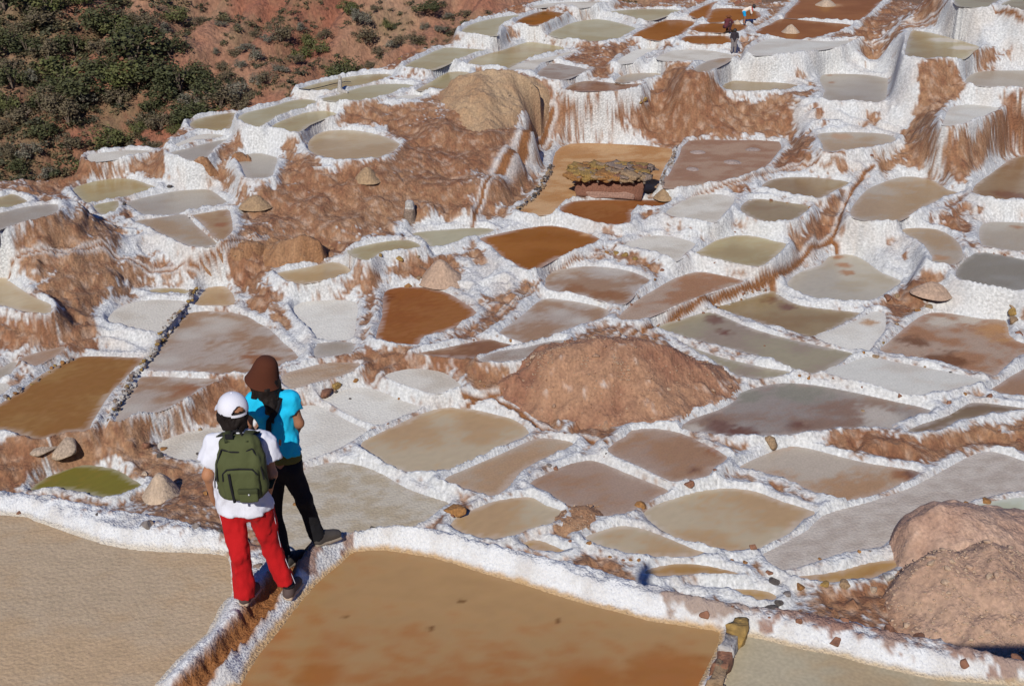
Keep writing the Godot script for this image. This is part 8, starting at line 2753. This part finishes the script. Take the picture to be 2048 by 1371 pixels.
	shrub(-8.16, -79.53, 1.27, 0.76, 2, "small dry brown shrub in the upper band of the hillside, fourth from the left")
	shrub(-6.91, -79.31, 1.27, 0.76, 2, "small dry brown shrub in the upper band of the hillside, fifth from the left")
	shrub(-10.68, -83.41, 1.67, 0.8, 0, "middling mid green shrub along the top edge of the hillside, fourth from the left")
	shrub(-4.5, -80.93, 0.77, 0.64, 3, "small grey green shrub in the upper band of the hillside, sixth from the left")
	shrub(-15.11, -80.7, 1.31, 0.65, 3, "small grey green shrub in the upper band of the hillside, fifth from the left")
	shrub(-17.29, -80.65, 1.31, 0.79, 2, "small dry brown shrub in the upper band of the hillside, second from the left")
	shrub(-13.45, -82.53, 0.99, 0.66, 3, "small grey green shrub along the top edge of the hillside, third from the left")
	shrub(-11.72, -81.1, 1.3, 0.78, 2, "small dry brown shrub along the top edge of the hillside, fifth from the left")
	shrub(-16.11, -81.15, 0.99, 0.66, 2, "small dry brown shrub along the top edge of the hillside, third from the left")
	shrub(-18.54, -82.58, 0.87, 0.54, 3, "small grey green shrub along the top edge of the hillside, second from the left")
	shrub(-14.04, -77.21, 1.26, 0.63, 3, "small grey green shrub in the middle band of the hillside, third from the left")
	shrub(-26.85, -78.91, 2.82, 1.82, 1, "big dark green shrub in the upper band of the hillside, second from the left")
	shrub(-26.86, -75.26, 2.34, 1.41, 1, "middling dark green shrub in the middle band of the hillside, third from the left")
	shrub(-23.19, -74.78, 2.2, 1.57, 2, "middling dry brown shrub in the lower band of the hillside, third from the left")
	shrub(-21.43, -74.85, 2.28, 1.37, 1, "middling dark green shrub in the lower band of the hillside, second from the left")
	shrub(-20.63, -75.33, 2.29, 1.72, 1, "middling dark green shrub in the middle band of the hillside, fourth from the left")
	shrub(-25.16, -78.24, 1.97, 1.31, 2, "middling dry brown shrub in the upper band of the hillside, second from the left")
	shrub(-23.6, -79.49, 2.01, 1.45, 1, "middling dark green shrub in the upper band of the hillside, second from the left")
	shrub(-29.66, -80.22, 2.07, 1.32, 1, "middling dark green shrub in the upper band of the hillside, leftmost")
	shrub(-30.35, -81.66, 1.93, 1.14, 1, "middling dark green shrub along the top edge of the hillside, leftmost")
	shrub(-30.53, -79.99, 1.7, 1.36, 2, "middling dry brown shrub in the upper band of the hillside, leftmost")
	shrub(-20.56, -71.94, 1.21, 0.73, 2, "small dry brown shrub just above the ravine edge, fifth from the left")
	shrub(-21.92, -71.56, 1.21, 0.73, 2, "small dry brown shrub just above the ravine edge, fourth from the left")
	shrub(-22.78, -71.56, 1.21, 0.73, 2, "small dry brown shrub just above the ravine edge, third from the left")
	shrub(-29.89, -76.54, 1.97, 1.31, 2, "middling dry brown shrub in the middle band of the hillside, leftmost")
	shrub(-27.74, -74.65, 2.33, 1.4, 1, "middling dark green shrub in the lower band of the hillside, leftmost")
	shrub(-12.18, -82.53, 0.99, 0.66, 2, "small dry brown shrub along the top edge of the hillside, fourth from the left")
	shrub(-8.73, -83.02, 0.79, 0.6, 2, "small dry brown shrub along the top edge of the hillside, sixth from the left")
	shrub(-29.73, -82.91, 1.67, 0.91, 1, "middling dark green shrub along the top edge of the hillside, second from the left")
	shrub(-26.62, -83.2, 1.24, 0.76, 1, "small dark green shrub along the top edge of the hillside")
	shrub(-16.77, -74.38, 1.47, 1.01, 1, "middling dark green shrub in the lower band of the hillside, fourth from the left")
	shrub(-19.62, -73.08, 1.46, 0.79, 0, "middling mid green shrub in the lower band of the hillside, third from the left")
	shrub(-8.66, -78.09, 0.82, 0.56, 2, "small dry brown shrub in the middle band of the hillside, third from the left")
	shrub(-3.58, -81.23, 0.78, 0.45, 2, "small dry brown shrub along the top edge of the hillside, seventh from the left")
	shrub(-3, -83.02, 0.99, 0.59, 2, "small dry brown shrub along the top edge of the hillside, eighth from the left")
	shrub(-4.11, -83.05, 0.79, 0.53, 3, "small grey green shrub along the top edge of the hillside, fifth from the left")
	scrub()
